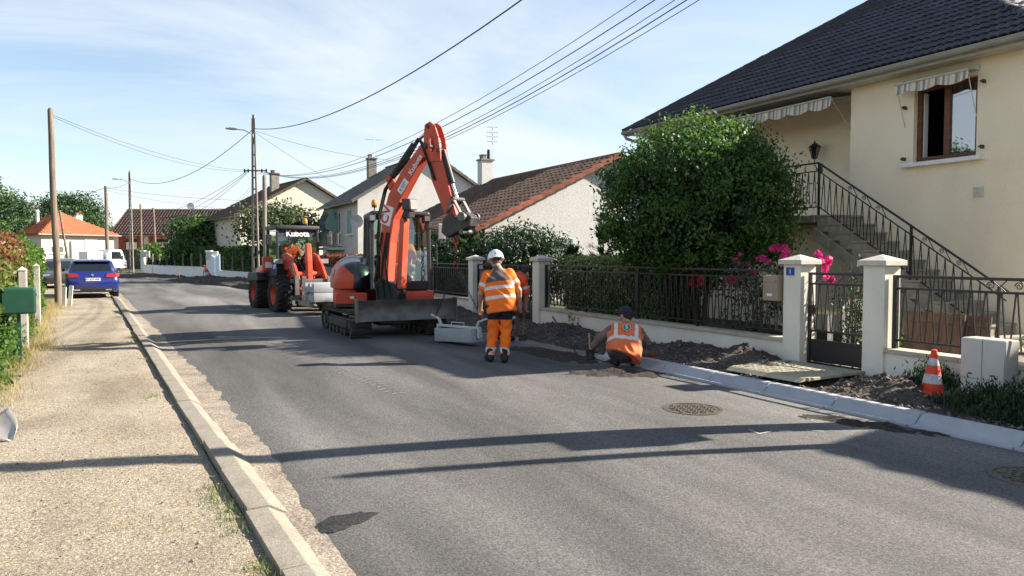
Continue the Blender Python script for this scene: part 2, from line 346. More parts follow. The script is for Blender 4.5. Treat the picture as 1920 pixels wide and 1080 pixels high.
mat('wood_board', (.095, .056, .036), .75, .35, 4, .25, 30, stretch=(1, 5, 1))
mat('wood_pole', (.17, .13, .10), .9, .4, 4, .5, 40, stretch=(6, 6, .4))
mat('wood_pale', (0.368, 0.288, 0.200), .85, .25, 5, .3, 40, stretch=(1, 4, 1))
mat('shutter_grey', (.24, .26, .275), .75, .15, 5, .2, 30)
mat('shutter_green', (.21, .33, .30), .7, .15, 5)
mat('shutter_red', (.20, .018, .020), .5, .15, 4)
mat('iron', (.012, .012, .014), .38, .3, 20, spec=.6)
mat('iron_rust', (.06, .022, .016), .6, .3, 20)
mat('dark', (.012, .012, .014), .7, .2, 4)
mat('interior', (.035, .030, .027), .9, .2, 2)
mat('curtain', (.72, .70, .66), .9, .08, 6)
mat('concrete', (0.210, 0.193, 0.168), .92, .2, 5, .4, 70)
mat('concrete_pole', (0.217, 0.191, 0.161), .92, .25, 3, .4, 60, stretch=(3, 3, .6))
mat('stone_tile', (0.300, 0.270, 0.217), .85, .2, 6, .3, 60, rand=.12)
mat('grout', (.20, .175, .14), .95, .15, 10)
mat('aluminium', (.52, .53, .54), .35, .1, 6, metal=.7)
mat('lamp_grey', (0.416, 0.416, 0.400), .5, .08, 4)
mat('stripe_a', (.62, .58, .50), .9, .06, 6); mat('stripe_b', (.25, .22, .21), .9, .08, 6); mat('stripe_c', (.44, .37, .28), .9, .06, 6)
mat('cable', (.03, .03, .032), .6, .1, 4)
mat('enamel_blue', (.01, .05, .30), .35, .05, 4)
mat('beige_box', (0.320, 0.248, 0.176), .5, .08, 4)
mat('meter_box', (0.510, 0.493, 0.451), .6, .07, 3)
mat('plastic_white', (.75, .75, .74), .45, .05, 4)
mat('green_box', (.010, .055, .032), .4, .15, 5)
mat('slab_dark', (.025, .027, .034), .6, .12, 3)
glassmat('glass_sky', (.5, .55, .6), .9); glassmat('glass', (.62, .80, .75), .45); glassmat('glass_dark', (.25, .3, .32), .55)

# ------------------------------------------------------------------ plan curves
def interp(t, T): return float(np.interp(t, [p[0] for p in T], [p[1] for p in T]))
LK = [(-20, 1.81), (0, .97), (30, -.29), (38, -.66), (46, -1.5), (55, -3.6), (63, -6.4), (72, -11), (90, -22)]
RK = [(-20, 6.55), (12, 6.62), (20, 6.5), (30, 6.0), (37, 5.35), (41, 4.95), (46, 3.95), (51.6, 2.8), (57.3, .9), (63.6, -.9), (72, -4.6), (90, -15)]
WL = [(-20, 8.55), (25, 8.55), (30, 8.5), (37, 8.1), (43, 7.4), (46.5, 6.8), (57.6, 5.4), (66.6, 3.45), (78, 1.2), (90, -4)]
kl = lambda y: interp(y, LK); kr = lambda y: interp(y, RK); wl = lambda y: interp(y, WL)
_ph = RNG.uniform(0, 6.28, (40, 2)); _dir = RNG.normal(0, 1, (40, 2))
def fbm(x, y, s=1., n=14, rough=.6):
    x = np.asarray(x, float); y = np.asarray(y, float); v = np.zeros(np.broadcast(x, y).shape); a = 1.; f = s; tot = 0
    for i in range(n):
        d = _dir[i] / np.linalg.norm(_dir[i]); v = v + a * np.sin((x * d[0] + y * d[1]) * f * 2 + _ph[i, 0] + 1.7 * np.sin((x * d[1] - y * d[0]) * f + _ph[i, 1])); tot += a
        if i % 2: f *= 1.75; a *= rough
    return v / tot * 1.6
def strip(name, fa, fb, ys, nu, zf, m, smooth=True):
    """a sheet between the curves fa(y) and fb(y), heights from zf(x, y, u)"""
    ys = np.asarray(ys); u = np.linspace(0, 1, nu); A = np.array([fa(y) for y in ys]); B = np.array([fb(y) for y in ys])
    X = A[:, None] * (1 - u) + B[:, None] * u; Y = np.repeat(ys[:, None], nu, 1); U = np.repeat(u[None], len(ys), 0); Z = zf(X, Y, U) * np.ones_like(X)
    i = np.arange(len(ys) - 1)[:, None] * nu + np.arange(nu - 1); F = np.stack([i, i + 1, i + nu + 1, i + nu], -1).reshape(-1, 4)
    return tag(link(name, npmesh(name, np.stack([X, Y, Z], -1).reshape(-1, 3), F, m, smooth=smooth)), kind='structure')

g = MB().quad((-900, -600, -.06), (900, -600, -.06), (900, 1500, -.06), (-900, 1500, -.06)); tag(g.build('ground', 'garden'), kind='structure')
ysn = np.concatenate([np.arange(-12, 24, .08), np.arange(24, 90, .6)])
jag = lambda y: float(np.interp(y, [3.5, 4.5, 7, 14, 20, 30], [-.14, -.06, .12, .13, .08, .03])) + .05 * float(fbm(0, y, .5)) + .03 * float(fbm(3, y, 4.))
strip('road_base', lambda y: kl(y) - .05, lambda y: kr(y) + .4, np.concatenate([np.arange(-12, 24, .09), np.arange(24, 90, .6)]), 70, lambda X, Y, U: -.004 + .004 * fbm(X, Y, 6) + .02 * np.exp(-(U / .03) ** 2), 'sand_edge')
crown = lambda X, Y, U: .004 - .022 * np.exp(-(U / .022) ** 2) + .05 * (1 - (2 * U - 1) ** 2) + .004 * fbm(X, Y, .8)
strip('road', lambda y: kl(y) + .13 + max(-.07, jag(y)), lambda y: kr(y) + (.07 if y < 9.4 else -.05 + .06 * float(fbm(9, y, 2.))), ysn, 30, crown, 'asphalt')
def road_z(x, y):
    a = kl(y) + .13 + max(-.07, jag(y)); b = kr(y); u = min(1, max(0, (x - a) / (b - a))); return float(crown(np.array(x), np.array(y), np.array(u)))
strip('pavement_left', lambda y: kl(y) - 8, lambda y: kl(y) - .155, np.concatenate([np.arange(-12, 24, .1), np.arange(24, 60, .8)]), 60, lambda X, Y, U: .035 + .012 * fbm(X, Y, .7) + .006 * fbm(X, Y, 5) - .02 * (U > .985), 'sand')

# right hand pavement, dug up: trench along the kerb line, heaps near the wall
HEAPS = [(8.18, 8.25, .22, .5), (7.9, 7.55, .08, .4), (8.15, 5.85, .12, .45), (7.65, 5.5, .12, .4), (8.3, 9.6, .10, .8), (7.7, 11.2, .10, .7), (7.3, 13.2, .10, .9), (8.1, 13.5, .12, .7), (8.2, 17, .14, .9), (7.6, 20, .2, 1.1), (7.3, 26, .22, 1.5), (6.8, 33, .25, 2), (6.2, 39, .28, 2), (5.4, 46, .3, 2.5), (4.4, 51, .3, 2)]
def soilz(X, Y, U):
    z = .05 + .05 * fbm(X, Y, 1.2) + .035 * fbm(X, Y, 5) + .02 * fbm(X, Y, 14)
    for hx, hy, hh, hr in HEAPS: z = z + hh * np.exp(-(((X - hx) ** 2 + (Y - hy) ** 2) / hr ** 2)) * (1 + .25 * fbm(X, Y, 7))
    near = np.clip((9.2 - Y) / .3, 0, 1); edge = np.exp(-(U / .12) ** 2)
    tr = np.exp(-((X - 6.75) / .28) ** 2) * np.clip((Y - 9.5) / .5, 0, 1) * np.clip((15 - Y) / 1.5, 0, 1)
    z = z - .20 * tr - near * edge * .03; return np.where(U < .02, np.minimum(z, .02), z) * np.clip((1.02 - U) / .05, .3, 1)
strip('pavement_right', lambda y: kr(y) + (.34 if y < 9.2 else -.12), lambda y: wl(y) + .03, np.concatenate([np.arange(1, 22, .055), np.arange(22, 80, .35)]), 42, soilz, 'soil')
def spill(name, cx, cy, ax, ay, h, label, ang=0.):
    n = 44; u = np.linspace(-1, 1, n); A, B = np.meshgrid(u, u, indexing='ij'); c, s = math.cos(ang), math.sin(ang)
    X = cx + A * ax * c - B * ay * s; Y = cy + A * ax * s + B * ay * c; r = np.sqrt(A ** 2 + B ** 2) * (1 + .3 * fbm(X, Y, 2.3)) + .12 * fbm(X, Y, 9)
    Z = np.array([[road_z(a, b) for a, b in zip(ra, rb)] for ra, rb in zip(X, Y)]) - .012 + np.clip(1 - r, -.3, 1) * h * (1 + .6 * fbm(X, Y, 8)) + .008 * fbm(X, Y, 20) * (r < .95)
    i = np.arange(n - 1)[:, None] * n + np.arange(n - 1); F = np.stack([i, i + n, i + n + 1, i + 1], -1).reshape(-1, 4)
    o = link(name, npmesh(name, np.stack([X, Y, Z], -1).reshape(-1, 3), F, 'soil_wet', smooth=True)); return tag(o, label, 'soil', kind='stuff')
spill('soil_spill', 6.0, 8.35, .85, .38, .075, 'dark soil scraped onto the road beside the crouching worker', -.35)
spill('soil_spill', 6.35, 4.75, 1.0, .24, .05, 'dark soil scattered along the gutter near the traffic cone', -1.15)
spill('soil_spill', 6.25, 10.6, 1.6, .55, .06, 'loose soil along the open trench behind the white helmeted worker', -1.45)
# loose stones
def stones(name, n, fx, smin_, smax, m, label):
    V = []; F = []; P = [fx() for _ in range(n)]
    base = np.array([(1, 0, 0), (-1, 0, 0), (0, 1, 0), (0, -1, 0), (0, 0, .8), (0, 0, -.5)]); fb = np.array([(0, 2, 4), (2, 1, 4), (1, 3, 4), (3, 0, 4), (2, 0, 5), (1, 2, 5), (3, 1, 5), (0, 3, 5)])
    for i, (x, y, z) in enumerate(P):
        a = random.uniform(0, PI); s = smin_ + (smax - smin_) * random.random() ** 3; q = base * (s * RNG.uniform(.6, 1.25, (6, 3))); c, d = math.cos(a), math.sin(a)
        V.append(np.stack([q[:, 0] * c - q[:, 1] * d + x, q[:, 0] * d + q[:, 1] * c + y, q[:, 2] + z + s * .2], 1)); F.append(fb + 6 * i)
    return tag(link(name, npmesh(name, np.vstack(V), np.vstack(F), m)), label, 'stones', kind='stuff')
mat('pebble', (0.208, 0.188, 0.160), .9, .4, 14, .3, 90, blotch=.3)
mat('pebble_dark', (.14, .122, .105), .9, .45, 14, .3, 90, blotch=.3)
def _ps():
    y = 2.5 + 14 * random.random() ** 1.8; x = kl(y) - .2 - random.random() ** 1.1 * 3.2; return (x, y, .04)
stones('gravel', 5200, _ps, .003, .012, 'pebble', 'small loose gravel strewn over the sandy pavement')
def _pg():
    y = 2.8 + 11 * random.random() ** 1.5; return (kl(y) + .12 + random.random() * .34, y, -.008)
stones('gravel', 1500, _pg, .003, .011, 'pebble', 'fine gravel gathered in the gutter beside the old kerb')
def _pr():
    y = 3.4 + 13 * random.random() ** 1.3; x = kr(y) + .34 + random.random() * (1.85 if y < 9 else 1.5); z = float(soilz(np.array(x), np.array(y), np.array((x - kr(y)) / 1.9))); return (x, y, z)
stones('rubble', 4600, _pr, .006, .042, 'pebble_dark', 'broken stones and clods on the dug up pavement')

# ------------------------------------------------------------------ kerbs
k = MB().box(-.15, .10, -12, 34, -.3, -.02).xf(math.atan(.042), (.97 - .0, 0, 0))
kb = tag(k.build('kerb_left', 'kerb_old'), kind='structure')
ks = MB(); pr = [(-.15, -.1), (-.15, .068), (-.01, .072), (.105, .004), (.11, -.1)]
ks.prism(pr, lambda u, v, d: (u, d, v), -.4925, .4925)
xf = []
for i in range(-8, 34):
    y = i + .35; a = math.atan(.042) + random.uniform(-.009, .009); xf.append(Matrix.Translation((kl(y) + random.uniform(-.009, .009), y, random.uniform(-.009, .007))) @ Matrix.Rotation(a, 4, 'Z'))
pieces('kerb_stone', ks, 'kerb_old', kb, xf, bevel=.005, seg=1)
kr_b = tag(MB().box(6.66, 6.93, 1, 9.3, -.3, -.02).build('kerb_right', 'concrete'), kind='structure')
kn = MB(); kn.prism([(0, -.13), (0, .022), (.105, .014), (.135, .026), (.205, .098), (.225, .108), (.315, .11), (.32, -.13)], lambda u, v, d: (u, d, v), -.4765, .4765)
xf = [Matrix.Translation((6.62 + random.uniform(-.004, .004), 8.93 - .965 * i, random.uniform(-.002, .002) + .01)) for i in range(0, 8)]
pieces('kerb_stone', kn, 'kerb_new', kr_b, xf, bevel=.008, seg=2, smooth=True)
ME_KERB = kn.mesh('new_kerb', 'kerb_new', bevel=.008, smooth=True)
o = tag(link('kerb_stone', ME_KERB, None, Matrix.Translation((6.60, 9.47, .03)) @ Matrix.Rotation(-.05, 4, 'Z')), 'pale concrete kerb stone just set down beside the crouching worker', 'kerb stone')

# ------------------------------------------------------------------ road details
def manhole(x, y, r, label):
    t = thing('manhole', label, 'manhole', (x, y, road_z(x, y) + .006), .4)
    MB().lathe([(r, -.02), (r, .004), (r - .035, .005), (r - .036, -.006)], 40, cap=False).build('frame', 'cast_iron', t)
    d = MB().lathe([(r - .04, -.02), (r - .04, .001)], 40).build('cover', 'cast_iron', t)
    st = MB().box(-.021, .021, -.021, .021, 0, .007); xs = []
    n = int(r / .06)
    for i in range(-n, n + 1):
        for j in range(-n, n + 1):
            if math.hypot(i, j) * .058 < r - .075: xs.append(Matrix.Translation((i * .058, j * .058, .001)) @ Matrix.Rotation(PI / 4 * ((i + j) % 2), 4, 'Z'))
    pieces('stud', st, 'cast_iron', d, xs)
mat('cast_iron', (.10, .085, .068), .6, .3, 14, .3, 70, metal=.3)
manhole(5.22, 6.03, .31, 'round cast iron manhole cover in the middle of the road')
manhole(5.84, 3.02, .31, 'cast iron manhole cover in the shade at the right edge of the picture')
def sheet(name, m, pts, label=None, dz=.004):
    n = 0; vs = []
    for x, y in pts: vs.append((x, y, road_z(x, y) + dz))
    return tag(MB().add(vs, [tuple(range(len(vs)))]).build(name, m, fix=False), kind='structure')
pts = []
for i in range(40):
    a = 2 * PI * i / 40; r_ = 1 + .10 * math.sin(3 * a + 1) + .07 * math.sin(7 * a) + .05 * math.sin(13 * a); pts.append((1.15 + .19 * r_ * math.cos(a) + .05 * r_ * math.sin(a), 4.50 + .12 * r_ * math.sin(a)))
sheet('asphalt_patch', 'asphalt_fresh', pts)
mat('chalk', (.42, .42, .41), .9, .3, 30)
for pl in ([(5.05, 5.06), (5.02, 4.9), (5.2, 4.93)], [(5.26, 4.9), (5.38, 4.86)], [(5.55, 4.84), (5.66, 4.74)]):
    m_ = MB()
    for a, b in zip(pl[:-1], pl[1:]):
        d = Vector((b[0] - a[0], b[1] - a[1])).normalized() * .009; nn = (-d.y, d.x); q = [(a[0] + nn[0], a[1] + nn[1]), (a[0] - nn[0], a[1] - nn[1]), (b[0] - nn[0], b[1] - nn[1]), (b[0] + nn[0], b[1] + nn[1])]
        m_.add([(x, y, road_z(x, y) + .005) for x, y in q], [(0, 1, 2, 3)])
    tag(m_.build('paint_mark', 'chalk', fix=False), kind='structure')

mat('dust', (.19, .18, .165), .95, .2, 30)
m_ = MB()
for i in range(13):   # dusty print of a tyre tread
    x, y = 2.62 + .012 * i, 10.35 - .17 * i; w_ = .11 * random.uniform(.6, 1)
    for s_ in (-1, 1):
        q = [(x + s_ * .01, y), (x + s_ * w_, y - .05), (x + s_ * w_, y - .085), (x + s_ * .01, y - .03)]; m_.add([(u, v, road_z(u, v) + .004) for u, v in q], [(0, 1, 2, 3)])
tag(m_.build('tyre_print', 'dust', fix=False), kind='structure')

# ------------------------------------------------------------------ garden wall, pillars, railings
WX = 8.55
def low_wall(y0, y1, label, zc=.44, x=WX, m='render_wall', cm='coping'):
    t = thing('garden_wall', label, 'wall', (x, y0, 0))
    MB().box(0, .2, 0, y1 - y0, -.2, zc - .055).build('wall', m, t)
    n = max(1, round((y1 - y0) / .5)); st = (y1 - y0) / n
    pieces('coping_stone', MB().box(-.035, .235, .002, st - .002, 0, .055), cm, t, [Matrix.Translation((0, i * st, zc - .055)) for i in range(n)], bevel=.006)
    return t
low_wall(7.88, 15.18, 'long low cream wall under the black railing behind the crouching worker')
low_wall(2.4, 6.25, 'low cream wall behind the traffic cone and meter cabinet', .47)
low_wall(19.3, 31, 'low cream wall under the railing behind the excavator')
def pillar(y, label, x=WX - .04, w=.31, h=1.52):
    t = thing('gate_pillar', label, 'pillar', (x + w / 2, y, 0), 0, 'cream gate pillars')
    MB().box(-w / 2, w / 2, -w / 2, w / 2, -.2, h).build('shaft', 'render_wall', t, bevel=.008)
    c = w / 2 + .055; MB().add([(-c, -c, 0), (c, -c, 0), (c, c, 0), (-c, c, 0), (-c, -c, .065), (c, -c, .065), (c, c, .065), (-c, c, .065), (0, 0, .145)],
        [(0, 3, 2, 1), (0, 1, 5, 4), (1, 2, 6, 5), (2, 3, 7, 6), (3, 0, 4, 7), (4, 5, 8), (5, 6, 8), (6, 7, 8), (7, 4, 8)]).xf(0, (0, 0, h)).build('cap', 'cap_stone', t, bevel=.006)
    return t
PC = pillar(7.73, 'cream gate pillar carrying the blue house number plate'); pillar(6.40, 'cream gate pillar nearest the traffic cone')
pillar(15.35, 'cream pillar just right of the white helmeted worker'); pillar(19.1, 'cream pillar just left of the white helmeted worker')
FX = 8.66
def scroll(mb, y, z, r, s=1, turns=1.6, th=.006, flip=1):
    p = []
    for i in range(26):
        t_ = i / 25; a = t_ * turns * 2 * PI; q = r * (1 - .82 * t_); p.append((0, y + s * q * math.cos(a), z + flip * q * math.sin(a)))
    mb.tube(p, th, 6); return mb
def railing(y0, y1, label, z0=.53, z1=1.30, zt=1.42, step=.15, posts=(), lean=.055, scrolls=(), zb=.44, cat='railing'):
    t = thing('railing', label, cat, (FX, y0, 0)); L_ = y1 - y0
    for nm, z, h in (('top_rail', zt, .035), ('middle_rail', z1, .028), ('bottom_rail', z0, .028)): MB().box(-.018, .018, 0, L_, z - h / 2, z + h / 2).build(nm, 'iron', t, bevel=.003)
    for p in posts: MB().box(-.024, .024, p[0] - y0 - p[1], p[0] - y0 + p[1], zb, p[2]).build('post', 'iron', t)
    mA = MB().beam((0, 0, z1), (0, lean, z0), .014, .014, (1, 0, 0)); mB = MB().beam((0, 0, z1), (0, -lean, z0), .014, .014, (1, 0, 0)); n = int((L_ - .1) / step); off = (L_ - (n - 1) * step) / 2
    pieces('bar', mA, 'iron', t, [Matrix.Translation((0, off + i * step + .008, 0)) for i in range(n)]); pieces('bar', mB, 'iron', t, [Matrix.Translation((0, off + i * step - .008, 0)) for i in range(n)])
    for (y, s) in scrolls:
        m_ = MB(); zc = (zt + z1) / 2; scroll(m_, y - y0, zc, .045, s); m_.beam((0, y - y0 - s * .01, zt - .015), (0, y - y0 - s * .16, z1 + .01), .01, .01, (1, 0, 0)); m_.beam((0, y - y0 - s * .05, z1 + .01), (0, y - y0 - s * .17, zt - .015), .01, .01, (1, 0, 0)); m_.build('scroll', 'iron', t, smooth=True)
    return t
railing(7.9, 15.15, 'long black iron railing on the wall behind the crouching worker', posts=((7.94, .02, 1.42), (11.6, .05, 1.44), (15.1, .03, 1.44), (13.4, .02, .54), (9.9, .02, .54)), z1=1.31)
railing(2.6, 6.22, 'black iron railing with bright scrolls behind the traffic cone', posts=((6.19, .03, 1.40), (4.5, .02, .54), (2.7, .03, 1.4)), zt=1.385, z1=1.235, z0=.58, step=.165, scrolls=((5.02, 1), (4.72, 1), (4.42, 1), (4.12, 1), (3.8, 1)), zb=.47)
railing(19.35, 30.8, 'black iron railing seen between the excavator and the left pillar', posts=((19.4, .03, 1.44), (22.3, .035, 1.44), (25.5, .035, 1.44), (28.6, .035, 1.44)), step=.16, zt=1.40, z1=1.28)
# pedestrian gate
t = thing('garden_gate', 'small black iron garden gate between the two near pillars', 'gate', (FX, 6.58, 0)); W_ = .97
f = MB().box(-.02, .02, 0, .04, .10, 1.41).box(-.02, .02, W_ - .04, W_, .10, 1.41).box(-.02, .02, .042, W_ - .042, 1.375, 1.41).box(-.016, .016, .042, W_ - .042, .10, .14); f.build('frame', 'iron', t)
for z in (1.25, .58, .45): MB().box(-.014, .014, .042, W_ - .042, z - .013, z + .013).build('rail', 'iron', t)
MB().box(-.006, .006, .045, W_ - .045, .15, .435).build('panel', 'iron', t)
mA = MB().beam((0, 0, 1.24), (0, .05, .59), .012, .012, (1, 0, 0)); mB = MB().beam((0, 0, 1.24), (0, -.05, .59), .012, .012, (1, 0, 0))
pieces('bar', mA, 'iron', t, [Matrix.Translation((0, .115 + i * .135, 0)) for i in range(6)]); pieces('bar', mB, 'iron', t, [Matrix.Translation((0, .1 + i * .135, 0)) for i in range(1, 7)])
for y in (.2, .36, .55, .74): m_ = MB(); scroll(m_, y, 1.31, .04); m_.beam((0, y + .03, 1.37), (0, y + .13, 1.26), .01, .01, (1, 0, 0)); m_.build('scroll', 'iron', t, smooth=True)
MB().box(-.03, .03, W_ - .1, W_, .82, .95).tube([(-.05, W_ - .09, .91), (-.06, W_ - .18, .90)], .01).build('lock', 'iron', t)
# driveway gate behind the worker
t = thing('driveway_gate', 'dark driveway gate behind the white helmeted worker', 'gate', (FX, 15.55, 0)); W_ = 3.38
for y in (0, W_ / 2 - .05, W_ / 2 + .01, W_ - .04): MB().box(-.02, .02, y, y + .04, .1, 1.42).build('stile', 'iron', t)
for z, mm in ((1.40, 'iron_rust'), (1.26, 'iron_rust'), (.5, 'iron'), (.12, 'iron')): MB().box(-.016, .016, .041, W_ - .041, z - .02, z + .02).build('rail', mm, t)
for a in (.045, W_ / 2 + .055): MB().box(-.006, .006, a, a + W_ / 2 - .1, .14, .475).build('panel', 'iron', t)
pieces('bar', MB().box(-.008, .008, -.008, .008, .52, 1.24), 'iron', t, [Matrix.Translation((0, .12 + i * .105, 0)) for i in range(31)])
# number plate, letter box, meter cabinet
t = thing('number_plate', 'small blue enamel house number plate on the gate pillar', 'sign', (8.508, 7.755, 1.42))
MB().box(-.008, 0, -.075, .075, -.06, .06).build('plate', 'enamel_blue', t, bevel=.003)
MB().box(-.0095, -.0085, -.07, .07, .052, .055).box(-.0095, -.0085, -.07, .07, -.055, -.052).build('border', 'white_paint', t)
textmesh('3', .085, 'numeral', 'white_paint', t, frame((-.011, 0, -.003), (0, -1, 0), (0, 0, 1), (-1, 0, 0)))
t = thing('letter_box', 'beige letter box on the railing beside the numbered pillar', 'mailbox', (8.58, 8.06, .98))
MB().box(-.16, .06, -.14, .14, 0, .38).build('body', 'beige_box', t, bevel=.015)
MB().box(-.172, -.161, -.12, .12, .28, .325).build('slot', 'beige_box', t, bevel=.004); MB().box(-.166, -.161, -.05, .05, .07, .11).build('name_card', 'white_paint', t); MB().lathe([(.012, 0), (.012, .008)], 10, (-.165, 0, .345), axis='x').build('lock', 'aluminium', t)
t = thing('meter_cabinet', 'pale grey twin meter cabinet standing before the low wall', 'cabinet', (8.40, 4.86, 0))
MB().box(-.13, .12, -.235, .235, -.1, .74).build('body', 'meter_box', t, bevel=.01)
for a in (-.232, .003):
    d_ = MB().box(-.146, -.132, a, a + .229, .30, .735).build('door', 'meter_box', t, bevel=.006); MB().box(-.154, -.147, a + .10, a + .14, .345, .36).build('latch', 'iron', d_)
    MB().box(-.142, -.132, a, a + .229, -.05, .293).build('base_panel', 'meter_box', t, bevel=.004)

# boards, plates and small garden things
t = thing('trench_plate', 'flat pale trench cover plate laid on the soil before the garden gate', 'plate', (7.86, 7.08, .125), .06)
mat('plate_pale', (.36, .33, .23), .7, .14, 6, .2, 60, grime=.5)
MB().add([(-.50, -.62, -.02), (.62, -.62, -.02), (.62, .62, -.02), (-.50, .62, -.02), (-.50, -.62, .022), (.62, -.62, .022), (.62, .62, .022), (-.50, .62, .022)], [(0, 3, 2, 1), (4, 5, 6, 7), (0, 1, 5, 4), (1, 2, 6, 5), (2, 3, 7, 6), (3, 0, 4, 7)]).build('plate', 'plate_pale', t, bevel=.008)
MB().prism([(-.64, -.03), (-.505, -.018), (-.505, .02), (-.55, .018)], lambda u, v, d: (u, d, v), -.60, .60).build('ramp_edge', 'plate_pale', t, bevel=.006)
pieces('tread_bar', MB().box(-.035, .035, -.008, .008, .022, .028), 'plate_pale', t, [Matrix.Translation((-.42 + .12 * i, -.54 + .12 * j, 0)) @ Matrix.Rotation(PI / 4 * (1 if (i + j) % 2 else -1), 4, 'Z') for i in range(9) for j in range(10)])
for i, (y, dy, h, lb) in enumerate(((6.22, .40, .86, 'tall brown wooden board leaning behind the near railing'), (5.86, .30, .84, 'narrower reddish board leaning behind the near railing'))):
    t = thing('wooden_board', lb, 'board', (9.35 + .12 * i, y, .05), 0)
    m_ = MB().box(-.015, .015, -dy, dy, 0, h).build('panel', 'wood_board', t); m_.rotation_euler = (0, .2, 0)
    for z in (.06, h - .14): q = MB().box(-.035, -.017, -dy + .01, dy - .01, z, z + .08).build('batten', 'wood_board', t); q.rotation_euler = (0, .2, 0)
# white plastic chair and garden table
t = thing('plastic_chair', 'white plastic garden chair behind the garden gate', 'chair', (10.25, 7.9, .05), R(115))
MB().box(-.23, .23, -.22, .22, .42, .45).build('seat', 'plastic_white', t, bevel=.012)
for x in (-.2, .2):
    for y in (-.19, .19): MB().beam((x * 1.15, y * 1.15, 0), (x, y, .42), .04, .05).build('leg', 'plastic_white', t)
    MB().tube([(x * 1.15, -.2, .42), (x * 1.2, -.2, .64), (x * 1.2, .2, .64)], .02).build('armrest', 'plastic_white', t)
b_ = MB().tube([(-.22, .22, .45), (-.2, .30, .80), (-.1, .32, .9), (.1, .32, .9), (.2, .30, .80), (.22, .22, .45)], .022).build('backrest', 'plastic_white', t, smooth=True)
for x in (-.14, -.07, 0, .07, .14): MB().beam((x, .22, .45), (x * .9, .31, .86), .035, .012).build('slat', 'plastic_white', b_)
t = thing('garden_table', 'low garden table with yellowish top behind the gate', 'table', (10.0, 8.45, .05), R(10))
mat('table_top', (.40, .33, .17), .6, .15, 5); MB().box(-.4, .4, -.4, .4, .68, .72).build('top', 'table_top', t, bevel=.01)
for x in (-.34, .34):
    for y in (-.34, .34): MB().box(x - .03, x + .03, y - .03, y + .03, 0, .678).build('leg', 'plastic_white', t)
# garden paving behind the wall
tag(MB().quad((8.78, 3, -.02), (13, 3, -.02), (13, 8.2, -.02), (8.78, 8.2, -.02)).build('garden_path', 'sand'), kind='structure')

# ------------------------------------------------------------------ houses
CAMP = Vector((0, 0, EYE))
def tile_mesh(w, l, wave=.035, lip=.022, n=6, flat=False, double=False):
    """one roof tile: x across, y up the slope, z out; a rolled profile and a lip at its lower end"""
    mb = MB(); xs = [w * i / n for i in range(n + 1)]
    pz = [0 if flat else wave * (math.sin(PI * min(1, (i / n) / .62)) ** 1.0 if i / n < .62 else 0) for i in range(n + 1)]
    if double: n = 8; xs = [w * i / n for i in range(n + 1)]; pz = [wave * (0, .75, 1, .75, 0, .75, 1, .75, 0)[i] for i in range(9)]
    vs = [(x, 0, z + lip) for x, z in zip(xs, pz)] + [(x, l * 1.08, z) for x, z in zip(xs, pz)] + [(x, .004, z - .01) for x, z in zip(xs, pz)]
    k_ = n + 1; fs = [(i, i + 1, k_ + i + 1, k_ + i) for i in range(n)] + [(2 * k_ + i, 2 * k_ + i + 1, i + 1, i) for i in range(n)]
    return mb.add(vs, fs)
def tiles(parent, o, ex, ey, Lx, Ly, w, l, m, keep=0, clip=None, wave=.035, jit=.008, flat=False, stag=False, double=False, name='roof_tile', base=Vector((0, 0, 0))):
    """cover the plane o + s*ex + t*ey with tiles; the ones nearest the camera are objects of their own"""
    ex = Vector(ex).normalized(); ey = Vector(ey).normalized(); ez = ex.cross(ey).normalized(); o = Vector(o); xs = []
    for j in range(int(Ly / l) + 1):
        for i in range(-1 if stag else 0, int(Lx / w) + 1):
            s_ = i * w + (w / 2 if stag and j % 2 else 0); t_ = j * l
            if clip and not clip(s_ + w / 2, t_ + l / 2): continue
            if not clip and (s_ + w > Lx + .01 or t_ + l > Ly + .05 or s_ < -.01): continue
            q = o + ex * (s_ + random.uniform(-jit, jit)) + ey * t_ + ez * (.01 + random.uniform(0, jit))
            xs.append(frame(q, ex, ey, ez))
    return pieces(name, tile_mesh(w * 1.02, l, wave, flat=flat, double=double), m, parent, xs, keep, key=lambda M_: ((M_.translation + base) - CAMP).length, stuffname='roof_tiles', fix=False, smooth=not flat)

# ---- the big cream house on the right
H1 = thing('house', 'large cream house with dark tiled roof and outside staircase on the right', 'house', (13, 7, 0)); O1 = Vector(H1.location)
def h1(mb, name, m, parent=H1, **k): return mb.build(name, m, parent, world=True, **k)
Y0, Y1, YC = 6.95, 16.95, 10.37
wy0, wy1, wz0, wz1 = 7.85, 9.01, 3.36, 4.74
h1(MB().box(13, 13.25, Y0, wy0, 2.5, 5.02).box(13, 13.25, wy1, YC, 2.5, 5.02).box(13, 13.25, wy0, wy1, 2.5, wz0).box(13, 13.25, wy0, wy1, wz1, 5.02), 'wall', 'render_cream', fix=False)
h1(MB().box(12.985, 13.25, Y0 - .01, YC + .01, -.1, 2.498), 'wall', 'render_cream')
h1(MB().box(13.25, 24, Y0, Y0 + .2, -.1, 5.02).box(24, 24.2, Y0, Y1, -.1, 5.02).box(14.2, 24, Y1 - .2, Y1, -.1, 5.02), 'wall', 'render_cream')
h1(MB().box(14.2, 14.4, YC, Y1 - .2, -.1, 5.02).box(13.25, 14.2, YC - .22, YC, -.1, 5.02), 'recessed_wall', 'render_cream')
h1(MB().box(12.95, 14.2, YC + .02, Y1, 2.28, 2.46), 'balcony_slab', 'render_cream')
h1(MB().box(12.96, 13.3, 16.6, Y1, -.1, 5.0), 'corner_post', 'render_cream')
h1(MB().box(13.25, 15.8, 7.15, 10.1, 2.52, 2.54).box(15.7, 15.8, 7.2, 10.1, 2.54, 5).box(13.25, 15.7, 7.15, 7.2, 2.55, 5).box(13.25, 15.7, 10.05, 10.1, 2.55, 5), 'room', 'interior')
